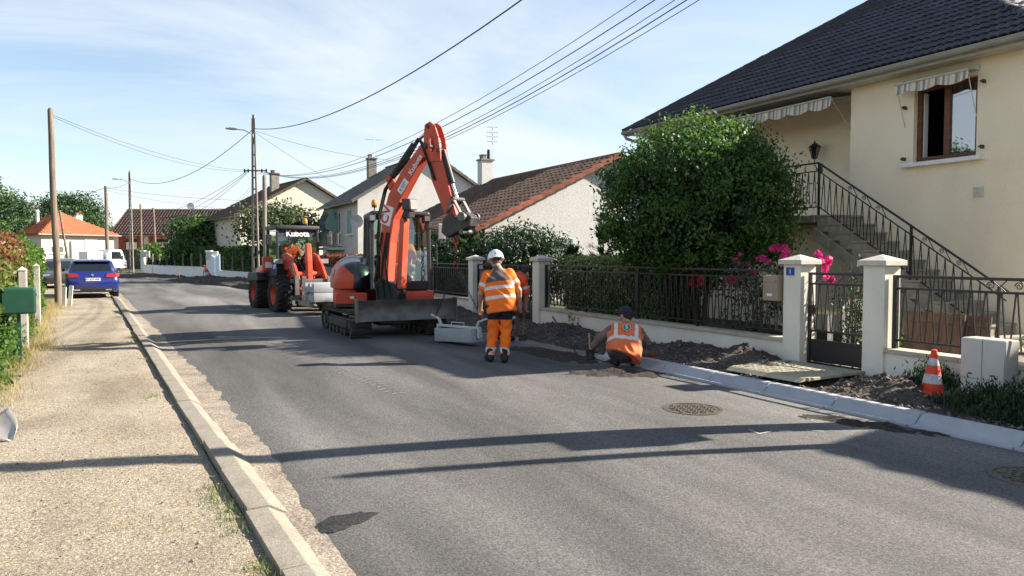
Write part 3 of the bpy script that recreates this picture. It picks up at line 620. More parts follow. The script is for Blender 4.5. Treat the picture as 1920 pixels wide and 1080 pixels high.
# window
win = h1(MB().box(13.10, 13.17, wy0, wy0 + .085, wz0, wz1).box(13.10, 13.17, wy1 - .085, wy1, wz0, wz1).box(13.10, 13.17, wy0 + .085, wy1 - .085, wz0, wz0 + .10).box(13.10, 13.17, wy0 + .085, wy1 - .085, wz1 - .08, wz1), 'window', 'wood_brown', bevel=.006)
h1(MB().box(13.085, 13.16, 8.38, 8.49, wz0 + .10, wz1 - .08), 'mullion', 'wood_brown', win, bevel=.008)
h1(MB().box(13.125, 13.135, wy0 + .085, 8.38, wz0 + .10, wz1 - .08), 'pane', 'glass_sky', win)
h1(MB().box(13.24, 13.25, wy0 + .06, 8.36, wz0 + .05, wz1 - .05), 'curtain', 'curtain', win)
h1(MB().box(13.16, 13.27, wy1 - .10, wy1 - .06, wz0 + .1, wz1 - .1), 'open_sash', 'white_paint', win)
h1(MB().box(12.86, 13.10, wy0 - .14, wy1 + .18, wz0 - .075, wz0 - .002), 'window_sill', 'white_paint', bevel=.006)
h1(MB().box(12.965, 12.998, 7.70, 7.86, 2.66, 2.82).box(12.955, 12.964, 7.72, 7.84, 2.69, 2.70).box(12.955, 12.964, 7.72, 7.84, 2.735, 2.745).box(12.955, 12.964, 7.72, 7.84, 2.78, 2.79), 'air_vent', 'cap_stone')
h1(MB().box(12.93, 12.995, 8.85, 9.33, 4.78, 4.86).box(12.92, 12.929, 8.87, 9.31, 4.80, 4.81).box(12.92, 12.929, 8.87, 9.31, 4.83, 4.84), 'wall_vent', 'aluminium')
for y, z in ((7.72, 4.6), (7.72, 3.5), (9.16, 4.4), (9.16, 3.45)): h1(MB().box(12.9, 12.998, y - .012, y + .012, z - .03, z + .03).box(12.885, 12.905, y - .03, y + .03, z - .012, z + .012), 'shutter_stop', 'iron')
# awnings with striped, scalloped valances
def awning(name, label, y0, y1, x0, z0, drop, out_, pitch):
    t = thing(name, label, 'awning', (x0, y0, z0)); L_ = y1 - y0; n = int(L_ / .045); v = MB(); c = MB()
    for i in range(n):
        a, b = L_ * i / n, L_ * (i + 1) / n; mi = (0, 1, 0, 2, 1, 0, 0, 2)[i % 8]
        sc_ = lambda q: drop * (.72 + .28 * abs(math.sin(PI * q / .55)))
        v.quad((-out_, a, -pitch), (-out_, b, -pitch), (-out_ - .02, b, -pitch - sc_(b)), (-out_ - .02, a, -pitch - sc_(a)), mi)
        c.quad((0, a, 0), (0, b, 0), (-out_, b, -pitch), (-out_, a, -pitch), mi)
    st = ['stripe_a', 'stripe_b', 'stripe_c']; v.build('valance', st, t, fix=False); c.build('canopy', st, t, fix=False)
    MB().tube([(-out_ - .012, 0, -pitch + .012), (-out_ - .012, L_, -pitch + .012)], .02).build('front_bar', 'pvc', t); MB().box(-.03, .06, -.03, L_ + .03, -.03, .07).build('cassette', 'pvc', t, bevel=.01)
    for y in (.02, L_ - .02): MB().tube([(.02, y, -pitch - .75), (-out_, y, -pitch)], .008).build('arm', 'pvc', t)
awning('awning', 'small striped awning over the brown window', 7.84, 9.2, 12.98, 4.84, .19, .26, .05)
awning('awning', 'long striped awning hanging under the eave above the balcony', 10.62, 14.9, 13.5, 4.96, .22, .78, .12)
# eave, gutter, roof
EX0, EX1, EY0, EY1, EZ = 12.5, 24.6, 6.5, 17.4, 5.10; SL = .665
h1(MB().box(12.56, 12.585, EY0 + .06, EY1 - .06, 4.985, 5.09), 'fascia', 'pvc')
sof = h1(MB().box(12.59, 14.2, EY0 + .1, EY1 - .06, 5.03, 5.045), 'soffit', 'pvc')
n_ = 42; st_ = (EY1 - EY0 - .2) / n_
pieces('soffit_board', MB().box(12.59 - 13, 14.2 - 13, .004, st_ - .004, 5.005, 5.028), 'pvc', sof, [Matrix.Translation((0, EY0 + .1 + i * st_ - 7, 0)) for i in range(n_)])
gp = [(.075 * math.cos(a), .075 * math.sin(a)) for a in [PI + PI * i / 8 for i in range(9)]] + [(.068 * math.cos(a), .068 * math.sin(a)) for a in [2 * PI - PI * i / 8 for i in range(9)]]
h1(MB().prism(gp, lambda u, v, d: (12.47 + u, d, 5.10 + v), EY0 - .03, EY1 + .03).tube([(12.40, EY0, 5.105), (12.40, EY1, 5.105)], .012).box(12.53, 12.557, EY0, EY1, 5.0, 5.06), 'gutter', 'gutter', smooth=True)
h1(MB().tube([(12.47, 17.35, 5.03), (12.5, 17.3, 4.92), (12.95, 17.05, 4.75), (12.95, 17.03, 0)], .045, 10), 'downpipe', 'gutter', smooth=True)
hd = (EY1 - EY0) / 2; az = EZ + hd * SL; ym = (EY0 + EY1) / 2; A_ = (EX0 + hd, ym, az); B_ = (EX1 - hd, ym, az)
roof = h1(MB().add([(EX0, EY0, EZ), (EX0, EY1, EZ), (EX1, EY1, EZ), (EX1, EY0, EZ), A_, B_], [(0, 4, 1), (1, 4, 5, 2), (2, 5, 3), (3, 5, 4, 0), (0, 1, 2, 3)]), 'roof', 'tile_slate')
up = Vector((1, 0, SL)).normalized(); LyF = hd * math.sqrt(1 + SL ** 2); cs_ = math.cos(math.atan(SL))
cl = lambda s_, t_: 0 < t_ < LyF and s_ > t_ * cs_ - .12 and s_ < (EY1 - EY0) - t_ * cs_ + .12
tiles(roof, Vector((EX0 - .05, EY1, EZ + .02)) - O1, (0, -1, 0), up, EY1 - EY0, LyF, .30, .30, 'tile_slate', keep=300, clip=cl, base=O1, wave=.032, double=True)
up2 = Vector((0, 1, SL)).normalized(); cl2 = lambda s_, t_: 0 < t_ < LyF and s_ > t_ * cs_ - .12 and s_ < (EX1 - EX0) - t_ * cs_ + .12
tiles(roof, Vector((EX0, EY0 - .05, EZ + .02)) - O1, (1, 0, 0), up2, EX1 - EX0, LyF, .30, .30, 'tile_slate', keep=0, clip=cl2, base=O1, wave=.032, double=True)
for (c0, lb) in (((EX0, EY1), 1), ((EX0, EY0), -1)):   # hip tiles
    d_ = (Vector(A_) - Vector((*c0, EZ))); n_ = int(d_.length / .36); dn = d_.normalized(); e_ = dn.cross(Vector((0, 0, 1))).normalized(); u_ = e_.cross(dn)
    hp = MB().prism([(.12 * math.cos(a), .085 * math.sin(a)) for a in [PI * i / 6 for i in range(7)]], lambda u, v, d: (u * (1 - d * .25), d, v * (1 - d * .25)), 0, .40)
    pieces('hip_tile', hp, 'tile_slate', roof, [frame(Vector((*c0, EZ + .04)) - O1 + dn * (i * .36 - .05), e_, dn, u_) for i in range(n_)], smooth=40)
# staircase: solid flight along the facade
stair = h1(MB().box(12.0, 13.9, 10.32, 11.7, 2.30, 2.44).prism([(10.32, 2.30), (10.32, 1.95), (6.62, -.45), (6.62, -.1)], lambda u, v, d: (d, u, v), 12.06, 12.96), 'staircase', 'grout')
sr, sn = .173, .266
stp = MB().box(-.02, .98, -.02, sn - .004, sr - .04, sr).box(0, .96, 0, sn - .004, -.16, sr - .042)
pieces('step', stp, 'stone_tile', stair, [Matrix.Translation((12.0 - 13, 10.30 - sn * (i + 1) - 7, 2.44 - sr * (i + 1))) for i in range(14)], bevel=.006)
ct = MB().add([(0, 0, 0), (0, -.36, -.234), (0, -.36, -.234 - .25), (0, 0, -.25), (.03, 0, 0), (.03, -.36, -.234), (.03, -.36, -.234 - .25), (.03, 0, -.25)], [(0, 1, 2, 3), (7, 6, 5, 4), (0, 4, 5, 1), (1, 5, 6, 2), (2, 6, 7, 3), (3, 7, 4, 0)])
pieces('cladding_tile', ct, 'stone_tile', stair, [Matrix.Translation((11.985 - 13, 10.36 - .367 * i - 7, 2.22 - .2386 * i)) for i in range(10)], bevel=.004)
pieces('cladding_tile', MB().box(-.03, 0, .004, .33, -.07, .07), 'stone_tile', stair, [Matrix.Translation((12.0 - 13, 10.34 + .335 * i - 7, 2.37)) for i in range(4)], bevel=.004)
RX = 12.05; rail = h1(MB().tube([(RX, 11.65, 3.46), (RX, 10.33, 3.46), (RX, 7.10, 1.34), (RX, 6.72, 1.09)], .02, 8).tube([(RX, 11.65, 3.30), (RX, 10.33, 3.30), (RX, 7.1, 1.19), (RX, 6.75, .95)], .013, 6).tube([(RX, 11.65, 2.60), (RX, 10.30, 2.60), (RX, 7.0, .44)], .014, 6), 'stair_railing', 'iron', smooth=True)
for y, z in ((10.31, 2.42), (8.35, 1.15), (6.86, .08), (11.6, 2.44)):
    tz = 3.46 if y > 10.3 else 3.46 - (10.33 - y) * .656
    h1(MB().box(RX - .018, RX + .018, y - .018, y + .018, z, tz), 'post', 'iron', rail)
bl = []
for i in range(22):
    y = 10.2 - i * .145; zt = 3.30 - (10.33 - y) * .653; zb = 2.60 - (10.30 - y) * .654
    for s_ in (-1, 1): bl.append((y, zt, y + s_ * .05, zb + s_ * .033))
for i in range(8):
    y = 10.42 + i * .15; [bl.append((y, 3.30, y + s_ * .05, 2.60)) for s_ in (-1, 1)]
for (y, zt, yb, zb) in bl: h1(MB().beam((RX, y, zt), (RX, yb, zb), .012, .012, (1, 0, 0)), 'baluster', 'iron', rail, fix=False)
for i in range(10):
    y = 9.9 - i * .3; m_ = MB()
    if i in (1, 2, 3, 6, 7, 8): scroll(m_, y, 3.38 - (10.33 - y) * .655, .045, 1); m_.beam((0, y - .05, 3.45 - (10.38 - y) * .655), (0, y - .16, 3.32 - (10.49 - y) * .655), .01, .01, (1, 0, 0)); m_.v = [(RX, p[1], p[2]) if abs(p[0]) < 1e-9 else (RX + p[0], p[1], p[2]) for p in m_.v]; h1(m_, 'scroll', 'iron', rail, smooth=True)
# wall lantern
t = thing('wall_lantern', 'black wrought iron lantern on the balcony wall', 'lantern', (14.2, 12.1, 4.0))
MB().tube([(0, 0, -.35), (-.08, 0, -.42), (-.2, 0, -.3), (-.22, 0, -.18)], .012).box(-.015, 0, -.05, .05, -.45, -.25).build('bracket', 'iron', t, smooth=True)
MB().lathe([(.03, -.16), (.05, -.15), (.055, -.145)], 6, (-.22, 0, 0)).lathe([(.15, .11), (.14, .13), (.05, .20), (.02, .21), (.018, .26)], 6, (-.22, 0, 0)).build('cap', 'iron', t)
MB().lathe([(.055, -.14), (.115, .11)], 6, (-.22, 0, 0), cap=False).build('glass', 'glass_dark', t)
for j in range(6): a = PI * j / 3; MB().beam((-.22 + .057 * math.cos(a), .057 * math.sin(a), -.14), (-.22 + .118 * math.cos(a), .118 * math.sin(a), .11), .008, .008).build('rib', 'iron', t)

# ---- gable houses further along (local frame: gable faces -y, eaves along y)
def gable_house(label, loc, rz, W_, Lh, ze, zr, wm, tm, ov=.35, keep=0, tw=.3, tl=.38, verge=None, vw=.22, vl=.42, flat=False, name='house', sides=(1,), rx=None, wave=.035):
    t = thing(name, label, 'house', loc, rz); rx = W_ / 2 if rx is None else rx; t['rx'] = rx
    MB().add([(0, 0, -.2), (W_, 0, -.2), (W_, 0, ze), (rx, 0, zr - .05), (0, 0, ze), (0, Lh, -.2), (W_, Lh, -.2), (W_, Lh, ze), (rx, Lh, zr - .05), (0, Lh, ze)],
             [(0, 1, 2, 3, 4), (9, 8, 7, 6, 5), (0, 4, 9, 5), (1, 6, 7, 2)]).build('wall', wm, t)
    s1 = (zr - ze) / rx; s2 = (zr - ze) / (W_ - rx); th = .1
    def P(x, y): return (x, y, ze + (x * s1 if x <= rx else (W_ - x) * s2))
    e0, e1 = -ov, W_ + ov; vs = []
    for y in (-ov * .6, Lh + ov * .6): vs += [P(e0, y), P(rx, y), P(e1, y)] + [(p[0], p[1], p[2] + th) for p in (P(e0, y), P(rx, y), P(e1, y))]
    rf = MB().add(vs, [(0, 1, 7, 6), (1, 2, 8, 7), (3, 9, 10, 4), (4, 10, 11, 5), (0, 3, 4, 1), (1, 4, 5, 2), (6, 7, 10, 9), (7, 8, 11, 10), (0, 6, 9, 3), (2, 5, 11, 8)]).build('roof', tm, t)
    base = Vector(loc); Mz = Matrix.Rotation(rz, 3, 'Z')
    if 1 in sides:
        u_ = Vector((1, 0, s1)).normalized(); o_ = Vector(P(e0, Lh + ov * .6)) + Vector((0, 0, th)); tiles(rf, o_, (0, -1, 0), u_, Lh + 1.2 * ov, (rx + ov) * math.sqrt(1 + s1 * s1), tw, tl, tm, keep, base=base, flat=flat, stag=flat, wave=wave)
    if 2 in sides:
        u_ = Vector((-1, 0, s2)).normalized(); o_ = Vector(P(e1, -ov * .6)) + Vector((0, 0, th)); tiles(rf, o_, (0, 1, 0), u_, Lh + 1.2 * ov, (W_ - rx + ov) * math.sqrt(1 + s2 * s2), tw, tl, tm, 0, base=base, flat=flat, stag=flat, wave=wave)
    if verge:
        for (a, b) in ((Vector(P(e0, -ov * .6)), Vector(P(rx, -ov * .6))), (Vector(P(e1, -ov * .6)), Vector(P(rx, -ov * .6)))):
            d_ = b - a; dn = d_.normalized(); nn = int(d_.length / vl); st = d_.length / nn; up_ = Vector((0, 1, 0)).cross(dn); up_ = up_ if up_.z > 0 else -up_
            vt = MB().box(-.03, vw * .55, 0, st * 1.06, -.06, .045).box(-.045, -.028, 0, st * 1.06, -.13, .04)
            xd = Vector((0, 1, 0)); zz = xd.cross(dn); fl = zz.z < 0
            xs = [frame(a + dn * (i * st) + Vector((0, -.02, th + .02)) + up_ * (.012 * (1)), xd, dn, up_) @ Matrix.Rotation(-.05 if not fl else -.05, 4, 'X') for i in range(nn)]
            pieces('verge_tile', vt, verge, rf, xs, bevel=.012)
        rn = int((Lh + 1.2 * ov) / .42)
        pieces('ridge_tile', MB().prism([(.15 * math.cos(q), .10 * math.sin(q)) for q in [PI * i / 5 for i in range(6)]], lambda u, v, d: (u, d, v), 0, .43), verge if keep else tm, rf, [Matrix.Translation((rx, -ov * .6 + i * .42, zr + th - .02)) for i in range(rn)], smooth=40)
    MB().prism([(.07 * math.cos(q), .07 * math.sin(q)) for q in [PI + PI * i / 6 for i in range(7)]] + [(.06 * math.cos(q), .06 * math.sin(q)) for q in [2 * PI - PI * i / 6 for i in range(7)]], lambda u, v, d: (e0 - .06 + u, d, P(e0, 0)[2] + .06 + v), -ov * .5, Lh + ov * .5).build('gutter', 'gutter', t, smooth=True)
    return t, rf, P
def chimney(par, x, y, z0, z1, w, d, m, cap='concrete', pot=None):
    c = MB().box(x - w / 2, x + w / 2, y - d / 2, y + d / 2, z0, z1).build('chimney', m, par)
    MB().box(x - w / 2 - .06, x + w / 2 + .06, y - d / 2 - .06, y + d / 2 + .06, z1 + .001, z1 + .08).box(x - w * .38, x - w * .05, y - d * .35, y + d * .35, z1 + .081, z1 + .26).box(x - w * .42, x - .0, y - d * .4, y + d * .4, z1 + .261, z1 + .32).build('chimney_cap', cap, par)
    if pot: MB().lathe([(.10, 0), (.085, .1), (.075, .5), (.05, .52)], 12, (x + w * .28, y, z1 + .08)).build('chimney_pot', pot, par, smooth=True)
def pane_window(par, F, u0, u1, v0, v1, fm='white_paint', shutter=None, closed=False, sill=True):
    """F(u,v,d): point on a facade, d out from it"""
    fr = MB()
    for a, b, c, d in ((u0, u0 + .06, v0, v1), (u1 - .06, u1, v0, v1), (u0 + .06, u1 - .06, v0, v0 + .06), (u0 + .06, u1 - .06, v1 - .06, v1), ((u0 + u1) / 2 - .03, (u0 + u1) / 2 + .03, v0 + .06, v1 - .06)): fr.prism([(a, c), (b, c), (b, d), (a, d)], F, .005, .05)
    w_ = fr.build('window', fm, par); MB().prism([(u0 + .02, v0 + .02), (u1 - .02, v0 + .02), (u1 - .02, v1 - .02), (u0 + .02, v1 - .02)], F, .003, .02).build('pane', 'glass_dark', w_)
    MB().prism([(u0, v0), (u1, v0), (u1, v1), (u0, v1)], F, .001, .0025).build('dark_backing', 'interior', w_)  # flat dark sheet stands in for the unlit room behind the glass
    if sill: MB().prism([(u0 - .1, v0 - .07), (u1 + .1, v0 - .07), (u1 + .1, v0 - .005), (u0 - .1, v0 - .005)], F, .0, .14).build('sill', 'white_paint', w_)
    if shutter:
        hw = (u1 - u0) / 2
        for a, b in (((u0, u0 + hw - .01), (u0 + hw + .01, u1)) if closed else ((u0 - hw - .04, u0 - .04), (u1 + .04, u1 + hw + .04))):
            s_ = MB().prism([(a, v0), (b, v0), (b, v1), (a, v1)], F, .055, .085).build('shutter', shutter, w_)
            for v in (v0 + .2, v1 - .28): MB().prism([(a + .01, v), (b - .01, v), (b - .01, v + .06), (a + .01, v + .06)], F, .086, .10).build('hinge_bar', 'iron', w_) if closed else None
    return w_

# second house: white roughcast gable with brown roof and red verge tiles
H2, r2, P2 = gable_house('white roughcast bungalow with brown tiled roof beyond the big shrub', (11.25, 24, 0), 0, 11.1, 11.3, 2.72, 5.42, 'render_white', 'tile_brown', ov=.55, keep=300, tw=.34, tl=.40, verge='tile_red', vl=.46, vw=.3, wave=.06)
Fg = lambda u, v, d: (u, -d, v); Fw = lambda u, v, d: (-d, u, v)
pane_window(H2, Fg, 2.32, 3.62, 1.0, 2.28, shutter='shutter_grey', closed=True, sill=False)
MB().box(-.5, -.02, .05, .35, 2.0, 2.5).build('eave_end', 'tile_brown', H2)
chimney(H2, 5.2, 11.0, 4.9, 6.5, .64, .55, 'render_white', pot='dark')
MB().box(-.1, 0, 3, 4, 0, 2.1).build('door', 'white_paint', H2); pane_window(H2, Fw, 5.5, 7, 1, 2.2)
# third house: grey roof, pale gable, balcony and shutters towards the street
H3, r3, P3 = gable_house('two storey pale house with grey tiled roof behind the excavator arm', (11.7, 42, 0), 0, 8.9, 8.3, 4.9, 7.65, 'render_grey', 'tile_grey', ov=.45, tw=.34, tl=.36, verge='tile_grey', flat=True, sides=(1, 2))
for (a, b) in ((1.1, 2.1), (3.7, 4.7), (5.8, 6.8)):
    wv = pane_window(H3, Fw, a, b, 2.9 if a < 3 else 2.3, 4.3); 
    if a < 3: MB().box(-.09, -.055, a + .05, b - .05, 2.95, 4.28).build('shutter', 'shutter_green', H3)
    else:
        s_ = MB().beam((-.06, (a + b) / 2, 4.3), (-.62, (a + b) / 2, 3.2), .9, .03, (0, 1, 0)).build('shutter', 'shutter_green', H3)
bal = MB().box(-.95, 0, 3.0, 7.6, 2.0, 2.14).build('balcony', 'render_grey', H3)
MB().box(-.95, -.91, 3.0, 7.6, 3.05, 3.09).box(-.95, -.91, 3.0, 7.6, 2.2, 2.23).build('balcony_rail', 'iron', bal)
pieces('balcony_bar', MB().box(-.945, -.915, -.025, .025, 2.23, 3.05), 'shutter_grey', bal, [Matrix.Translation((0, 3.05 + .13 * i, 0)) for i in range(36)])
chimney(H3, 3.1, 7.6, 6.7, 8.15, .55, .5, 'concrete')
t = thing('satellite_dish', 'round grey satellite dish on the pale house wall', 'satellite dish', (11.6, 41.85, 3.6))
MB().lathe([(.0, .07), (.12, .06), (.25, .03), (.38, -.02), (.37, -.03), (.22, .02), (.0, .05)], 20, axis='y').build('dish', 'lamp_grey', t, smooth=True).rotation_euler = (.1, 0, -.5)
MB().tube([(0, .02, 0), (.05, .2, 0)], .02).build('bracket', 'iron', t)
# fourth house: cream gable behind the tree
H4, r4, P4 = gable_house('cream house with brown tiled gable behind the tree', (7.3, 57.5, 0), R(8), 9.8, 9, 4.7, 7.4, 'render_pale', 'tile_brown', ov=.5, tw=.4, tl=.45, verge='tile_brown', sides=(1,))
chimney(H4, 3.5, 3.0, 6.3, 8.0, .6, .5, 'concrete', 'tile_brown')
pane_window(H4, Fg, 1.6, 2.9, 1.0, 2.3)
# fifth: long low house closing the street, red shutters
H5, r5, P5 = gable_house('white house with dark plum roof and red shutters closing the street', (16.1, 98.5, 0), R(62.8), 9, 20, 4.5, 7.7, 'render_pale', 'tile_plum', ov=.5, tw=.38, tl=.55, sides=(1,), wave=.10)
for a, b in ((18.4, 19.2), (16.1, 16.8), (14.7, 15.4)): MB().box(-.09, -.03, a, b, 1.6, 4.05).build('shutter', 'shutter_red', H5)
for a, b in ((16.85, 18.35), (13.0, 14.6)): pane_window(H5, Fw, a, b, 1.5, 4.05, fm='slab_dark')
# sixth: orange hipped roof on the left
H6 = thing('house', 'cream house with bright orange hipped roof behind the left hedge', 'house', (-8.2, 94.1, 0), R(32))
MB().box(0, 8, 0, 8, -.2, 4.0).build('wall', 'render_pale', H6)
rf = MB().add([(-.5, -.5, 3.95), (8.5, -.5, 3.95), (8.5, 8.5, 3.95), (-.5, 8.5, 3.95), (4, 4, 6.6), (-.5, -.5, 3.85), (8.5, -.5, 3.85), (8.5, 8.5, 3.85), (-.5, 8.5, 3.85)], [(0, 1, 4), (1, 2, 4), (2, 3, 4), (3, 0, 4), (0, 5, 6, 1), (1, 6, 7, 2), (2, 7, 8, 3), (3, 8, 5, 0), (5, 8, 7, 6)]).build('roof', 'tile_orange', H6)
sl6 = math.hypot(4.5, 2.65); tiles(rf, (-.5, -.5, 3.97), (1, 0, 0), Vector((0, 4.5, 2.65)), 9, sl6, .34, .4, 'tile_orange', 0, wave=.03, clip=lambda s_, t_: 4.5 * t_ / sl6 < s_ < 9 - 4.5 * t_ / sl6 and t_ < sl6)
tiles(rf, (-.5, 8.5, 3.97), (0, -1, 0), Vector((4.5, 0, 2.65)), 9, sl6, .34, .4, 'tile_orange', 0, wave=.03, clip=lambda s_, t_: 4.5 * t_ / sl6 < s_ < 9 - 4.5 * t_ / sl6 and t_ < sl6)
MB().box(-.56, 8.56, -.62, -.51, 3.86, 3.97).build('gutter', 'gutter', H6)
F6 = lambda u, v, d: (u, -d, v)
for a in (.9, 4.6):
    wv = pane_window(H6, F6, a, a + 1.4, 1.9, 3.4)
    MB().box(a + .05, a + 1.35, -.085, -.055, 1.95 if a > 4 else 2.6, 3.36).build('roller_shutter', 'white_paint', wv)
chimney(H6, 6.3, 4.2, 4.9, 6.3, .7, .6, 'white_paint', pot='tile_orange'); MB().lathe([(.16, 0), (.16, 1.5), (.2, 1.52), (.1, 1.7)], 12, (1.6, 3.8, 5.0)).build('flue', 'white_paint', H6, smooth=True)
# neighbour beyond the right edge of the picture: its roof shades the right foreground
HN, _, _ = gable_house('neighbouring cream house just beyond the right edge of the picture', (13.8, -9.3, 0), 0, 9.6, 11.0, 4.95, 6.3, 'render_cream', 'tile_brown', ov=.6, keep=0, tw=.5, tl=.6, sides=(1,))

# ------------------------------------------------------------------ poles, lamps, cables
def camw(px, Z, z=0.):
    """a point of the street at depth Z along the view and height z"""
    xc = (px - 960) / 1400 * Z; c, s_ = math.cos(R(YAW)), math.sin(R(YAW)); return Vector((xc * c + Z * s_, -xc * s_ + Z * c, z))
def ladder_pole(label, loc, h, rz=0., lamp=None, w0=.34, w1=.16, group=None):
    t = thing('utility_pole', label, 'utility pole', loc, rz, group)
    wz = lambda z: w0 + (w1 - w0) * z / h
    f = MB()
    for s_ in (-1, 1):
        f.add([(s_ * wz(0) / 2 + a * .045, b * .07, -.3) for a, b in ((-1, -1), (1, -1), (1, 1), (-1, 1))] + [(s_ * wz(h) / 2 * .7 + a * .04, b * .06, h) for a, b in ((-1, -1), (1, -1), (1, 1), (-1, 1))], [(0, 3, 2, 1), (4, 5, 6, 7), (0, 1, 5, 4), (1, 2, 6, 5), (2, 3, 7, 6), (3, 0, 4, 7)])
    f.build('stile', 'concrete_pole', t); n = int(h / .62)
    for i in range(n + 1):
        z = .3 + i * (h - .4) / n; a = wz(z) / 2 * (1 - .3 * z / h); big = 1.2 if i > n - 3 or i == 0 else .06
        MB().box(-a, a, -.05, .05, z - min(.04, big), z + (.04 if i <= n - 3 and i else .3)).build('rung', 'concrete_pole', t)
    if lamp:
        lx, lz = lamp; MB().tube([(0, -.02, lz - .55), (-.02, -.1, lz - .3), (lx * .35, -.12, lz - .05), (lx * .7, -.1, lz)], .028, 8).build('lamp_arm', 'lamp_grey', t, smooth=True)
        s_ = 1 if lx > 0 else -1
        MB().lathe([(.02, 0), (.07, .03), (.11, .18), (.13, .38), (.10, .62), (.02, .68)], 12, (0, 0, 0), axis='x').build('lamp_head', 'lamp_grey', t, smooth=True).matrix_basis = Matrix.Translation((lx * .62, -.1, lz)) @ Matrix.Rotation(0 if s_ > 0 else PI, 4, 'Z') @ Matrix.Rotation(-.08, 4, 'Y') @ Matrix.Diagonal((1, 1.25, .55, 1))
    return t
def round_pole(label, loc, h, r0, r1, m, lean=(0, 0), name='utility_pole', group=None):
    t = thing(name, label, 'utility pole', loc, 0, group)
    q = lambda z: (lean[0] * z / h + .012 * math.sin(z * 1.3), lean[1] * z / h, z)
    MB().tube([q(z) for z in np.linspace(-.3, h - .08, 9)] + [q(h)], [r0 + (r1 - r0) * i / 8 for i in range(9)] + [r1 * .45], 12).build('shaft', m, t, smooth=40); return t
YR = -R(YAW)
P_main = Vector((6.27, 43.2, 0)); ladder_pole('tall ladder-like concrete pole with street lamp behind the loader', P_main, 9.15, YR, (-1.35, 8.55))
MB_ = thing('cable_bracket', 'small bracket of insulators on the concrete pole behind the loader', 'bracket', (6.27, 43.2, 6.3), YR)
MB().box(-.55, .75, -.12, -.08, -.03, .03).build('arm', 'iron', MB_)
for x in (-.5, -.3, .45, .7): MB().lathe([(.03, -.12), (.05, -.05), (.03, .0), (.05, .05), (.02, .1)], 8, (x, -.1, 0)).build('insulator', 'iron', MB_)
P_rnd = camw(498, 41.0); round_pole('round grey pole beside the tall concrete pole', P_rnd, 6.05, .13, .11, 'concrete_pole')
P_far = camw(247, 74.5); ladder_pole('ladder-like concrete pole with street lamp at the far bend', P_far, 9.85, YR, (-1.7, 9.2))
P_sq = camw(202, 72); round_pole('plain weathered pole behind the white truck', P_sq, 8.35, .19, .14, 'wood_pole')
P_t1 = camw(266, 84); round_pole('thin brown pole in front of the red shuttered house', P_t1, 7.4, .16, .11, 'wood_pole')
P_t2 = camw(294, 84); round_pole('slightly leaning brown pole right of the red shutters', P_t2, 7.0, .17, .11, 'wood_pole', (-.25, 0))
P_t3 = camw(131, 76); round_pole('dark pole leaning before the orange roofed house', P_t3, 6.2, .13, .10, 'wood_pole', (-.75, -.2))
P_left = Vector((-2.02, 28.06, 0)); round_pole('tall wooden pole rising from the left hedge', P_left, 6.35, .115, .08, 'wood_pole', (-.10, 0))
for i, (dx_, h_, lb) in enumerate(((.16, .62, 'shorter white plank standing at the wooden pole'), (.32, .66, 'outer white plank standing at the wooden pole'))):
    tag(MB().box(-.06, .06, -.015, .015, 0, h_).build('marker_plank', 'white_paint', bevel=.005), lb, 'plank').matrix_basis = Matrix.Translation((P_left.x + dx_, P_left.y - .25, .02)) @ Matrix.Rotation(.05 * (i + 1), 4, 'Y') @ Matrix.Rotation(-.4, 4, 'Z')
P_near = Vector((8.38, 4.18, 0)); tn = round_pole('concrete pole just beyond the right edge whose shadow crosses the road', P_near, 9.1, .17, .12, 'concrete_pole')
MB().box(-.30, .22, -.42, .0, 2.5, 3.0).build('junction_box', 'meter_box', tn, bevel=.02)
round_pole('shorter round pole just beyond the right edge of the picture', (8.72, 3.36, 0), 4.45, .09, .07, 'concrete_pole')
NC = [0]
def cable(label, a, b, sag, r=.008, group=None):
    a = Vector(a); b = Vector(b); pts = []
    for i in range(29):
        t_ = i / 28; p = a.lerp(b, t_); p.z -= 4 * sag * t_ * (1 - t_); pts.append(p)
    tag(MB().tube(pts, r, 6).build('overhead_cable', 'cable', smooth=True), label, 'cable', group)
up_ = lambda p, z, dx_=0, dy_=0: Vector((p[0] + dx_, p[1] + dy_, z))
cable('thick twisted cable from the concrete pole up over the street', up_(P_main, 8.6), up_(P_near, 8.5), 1.6, .018)
for i, (za, zb, sg) in enumerate(((6.18, 7.25, 1.62), (6.28, 7.08, 1.74), (6.30, 6.95, 1.78), (6.30, 6.84, 1.80), (6.30, 6.72, 1.80))):
    cable(('uppermost', 'second highest', 'middle', 'second lowest', 'lowest')[i] + ' telephone line of the bundle crossing above the excavator', up_(P_rnd if i > 1 else P_main, za - (.08 if i > 1 else 0), .2 - .06 * i), up_(P_near, zb, .05 * i), sg, .010 if i in (1, 3) else .007, 'telephone lines above the excavator')
cable('sagging cable between the two street lamp poles', up_(P_main, 8.6), up_(P_far, 9.3), 1.5, .02)
for i in range(2): cable(('upper', 'lower')[i] + ' thin line from the left wooden pole to the concrete pole', up_(P_left, 6.12 - .06 * i), up_(P_main, 6.3 - .05 * i, -.4), .35 + .1 * i, .007, 'lines from the left wooden pole')
for i in range(3): cable(('highest', 'middle', 'most sagging')[i] + ' line from the bracket towards the far bend', up_(P_main, 6.25 - .06 * i, -.4), up_(P_far, 6.2 - .1 * i), 1.1 + .35 * i, .012, 'lines from the bracket to the far bend')
cable('upper line from the weathered pole across above the cream house', up_(P_sq, 8.1), camw(800, 60, 6.4), .8, .012, 'lines running to the houses'); cable('lower line from the weathered pole towards the pale house', up_(P_sq, 7.9), camw(640, 60, 5.2), .7, .01, 'lines running to the houses')
cable('line from the far lamp pole to the weathered pole', up_(P_sq, 8.2), up_(P_far, 9.0), .3, .02); cable('line leaving the weathered pole to the left', up_(P_sq, 8.15), camw(-100, 95, 6.4), .8, .02)
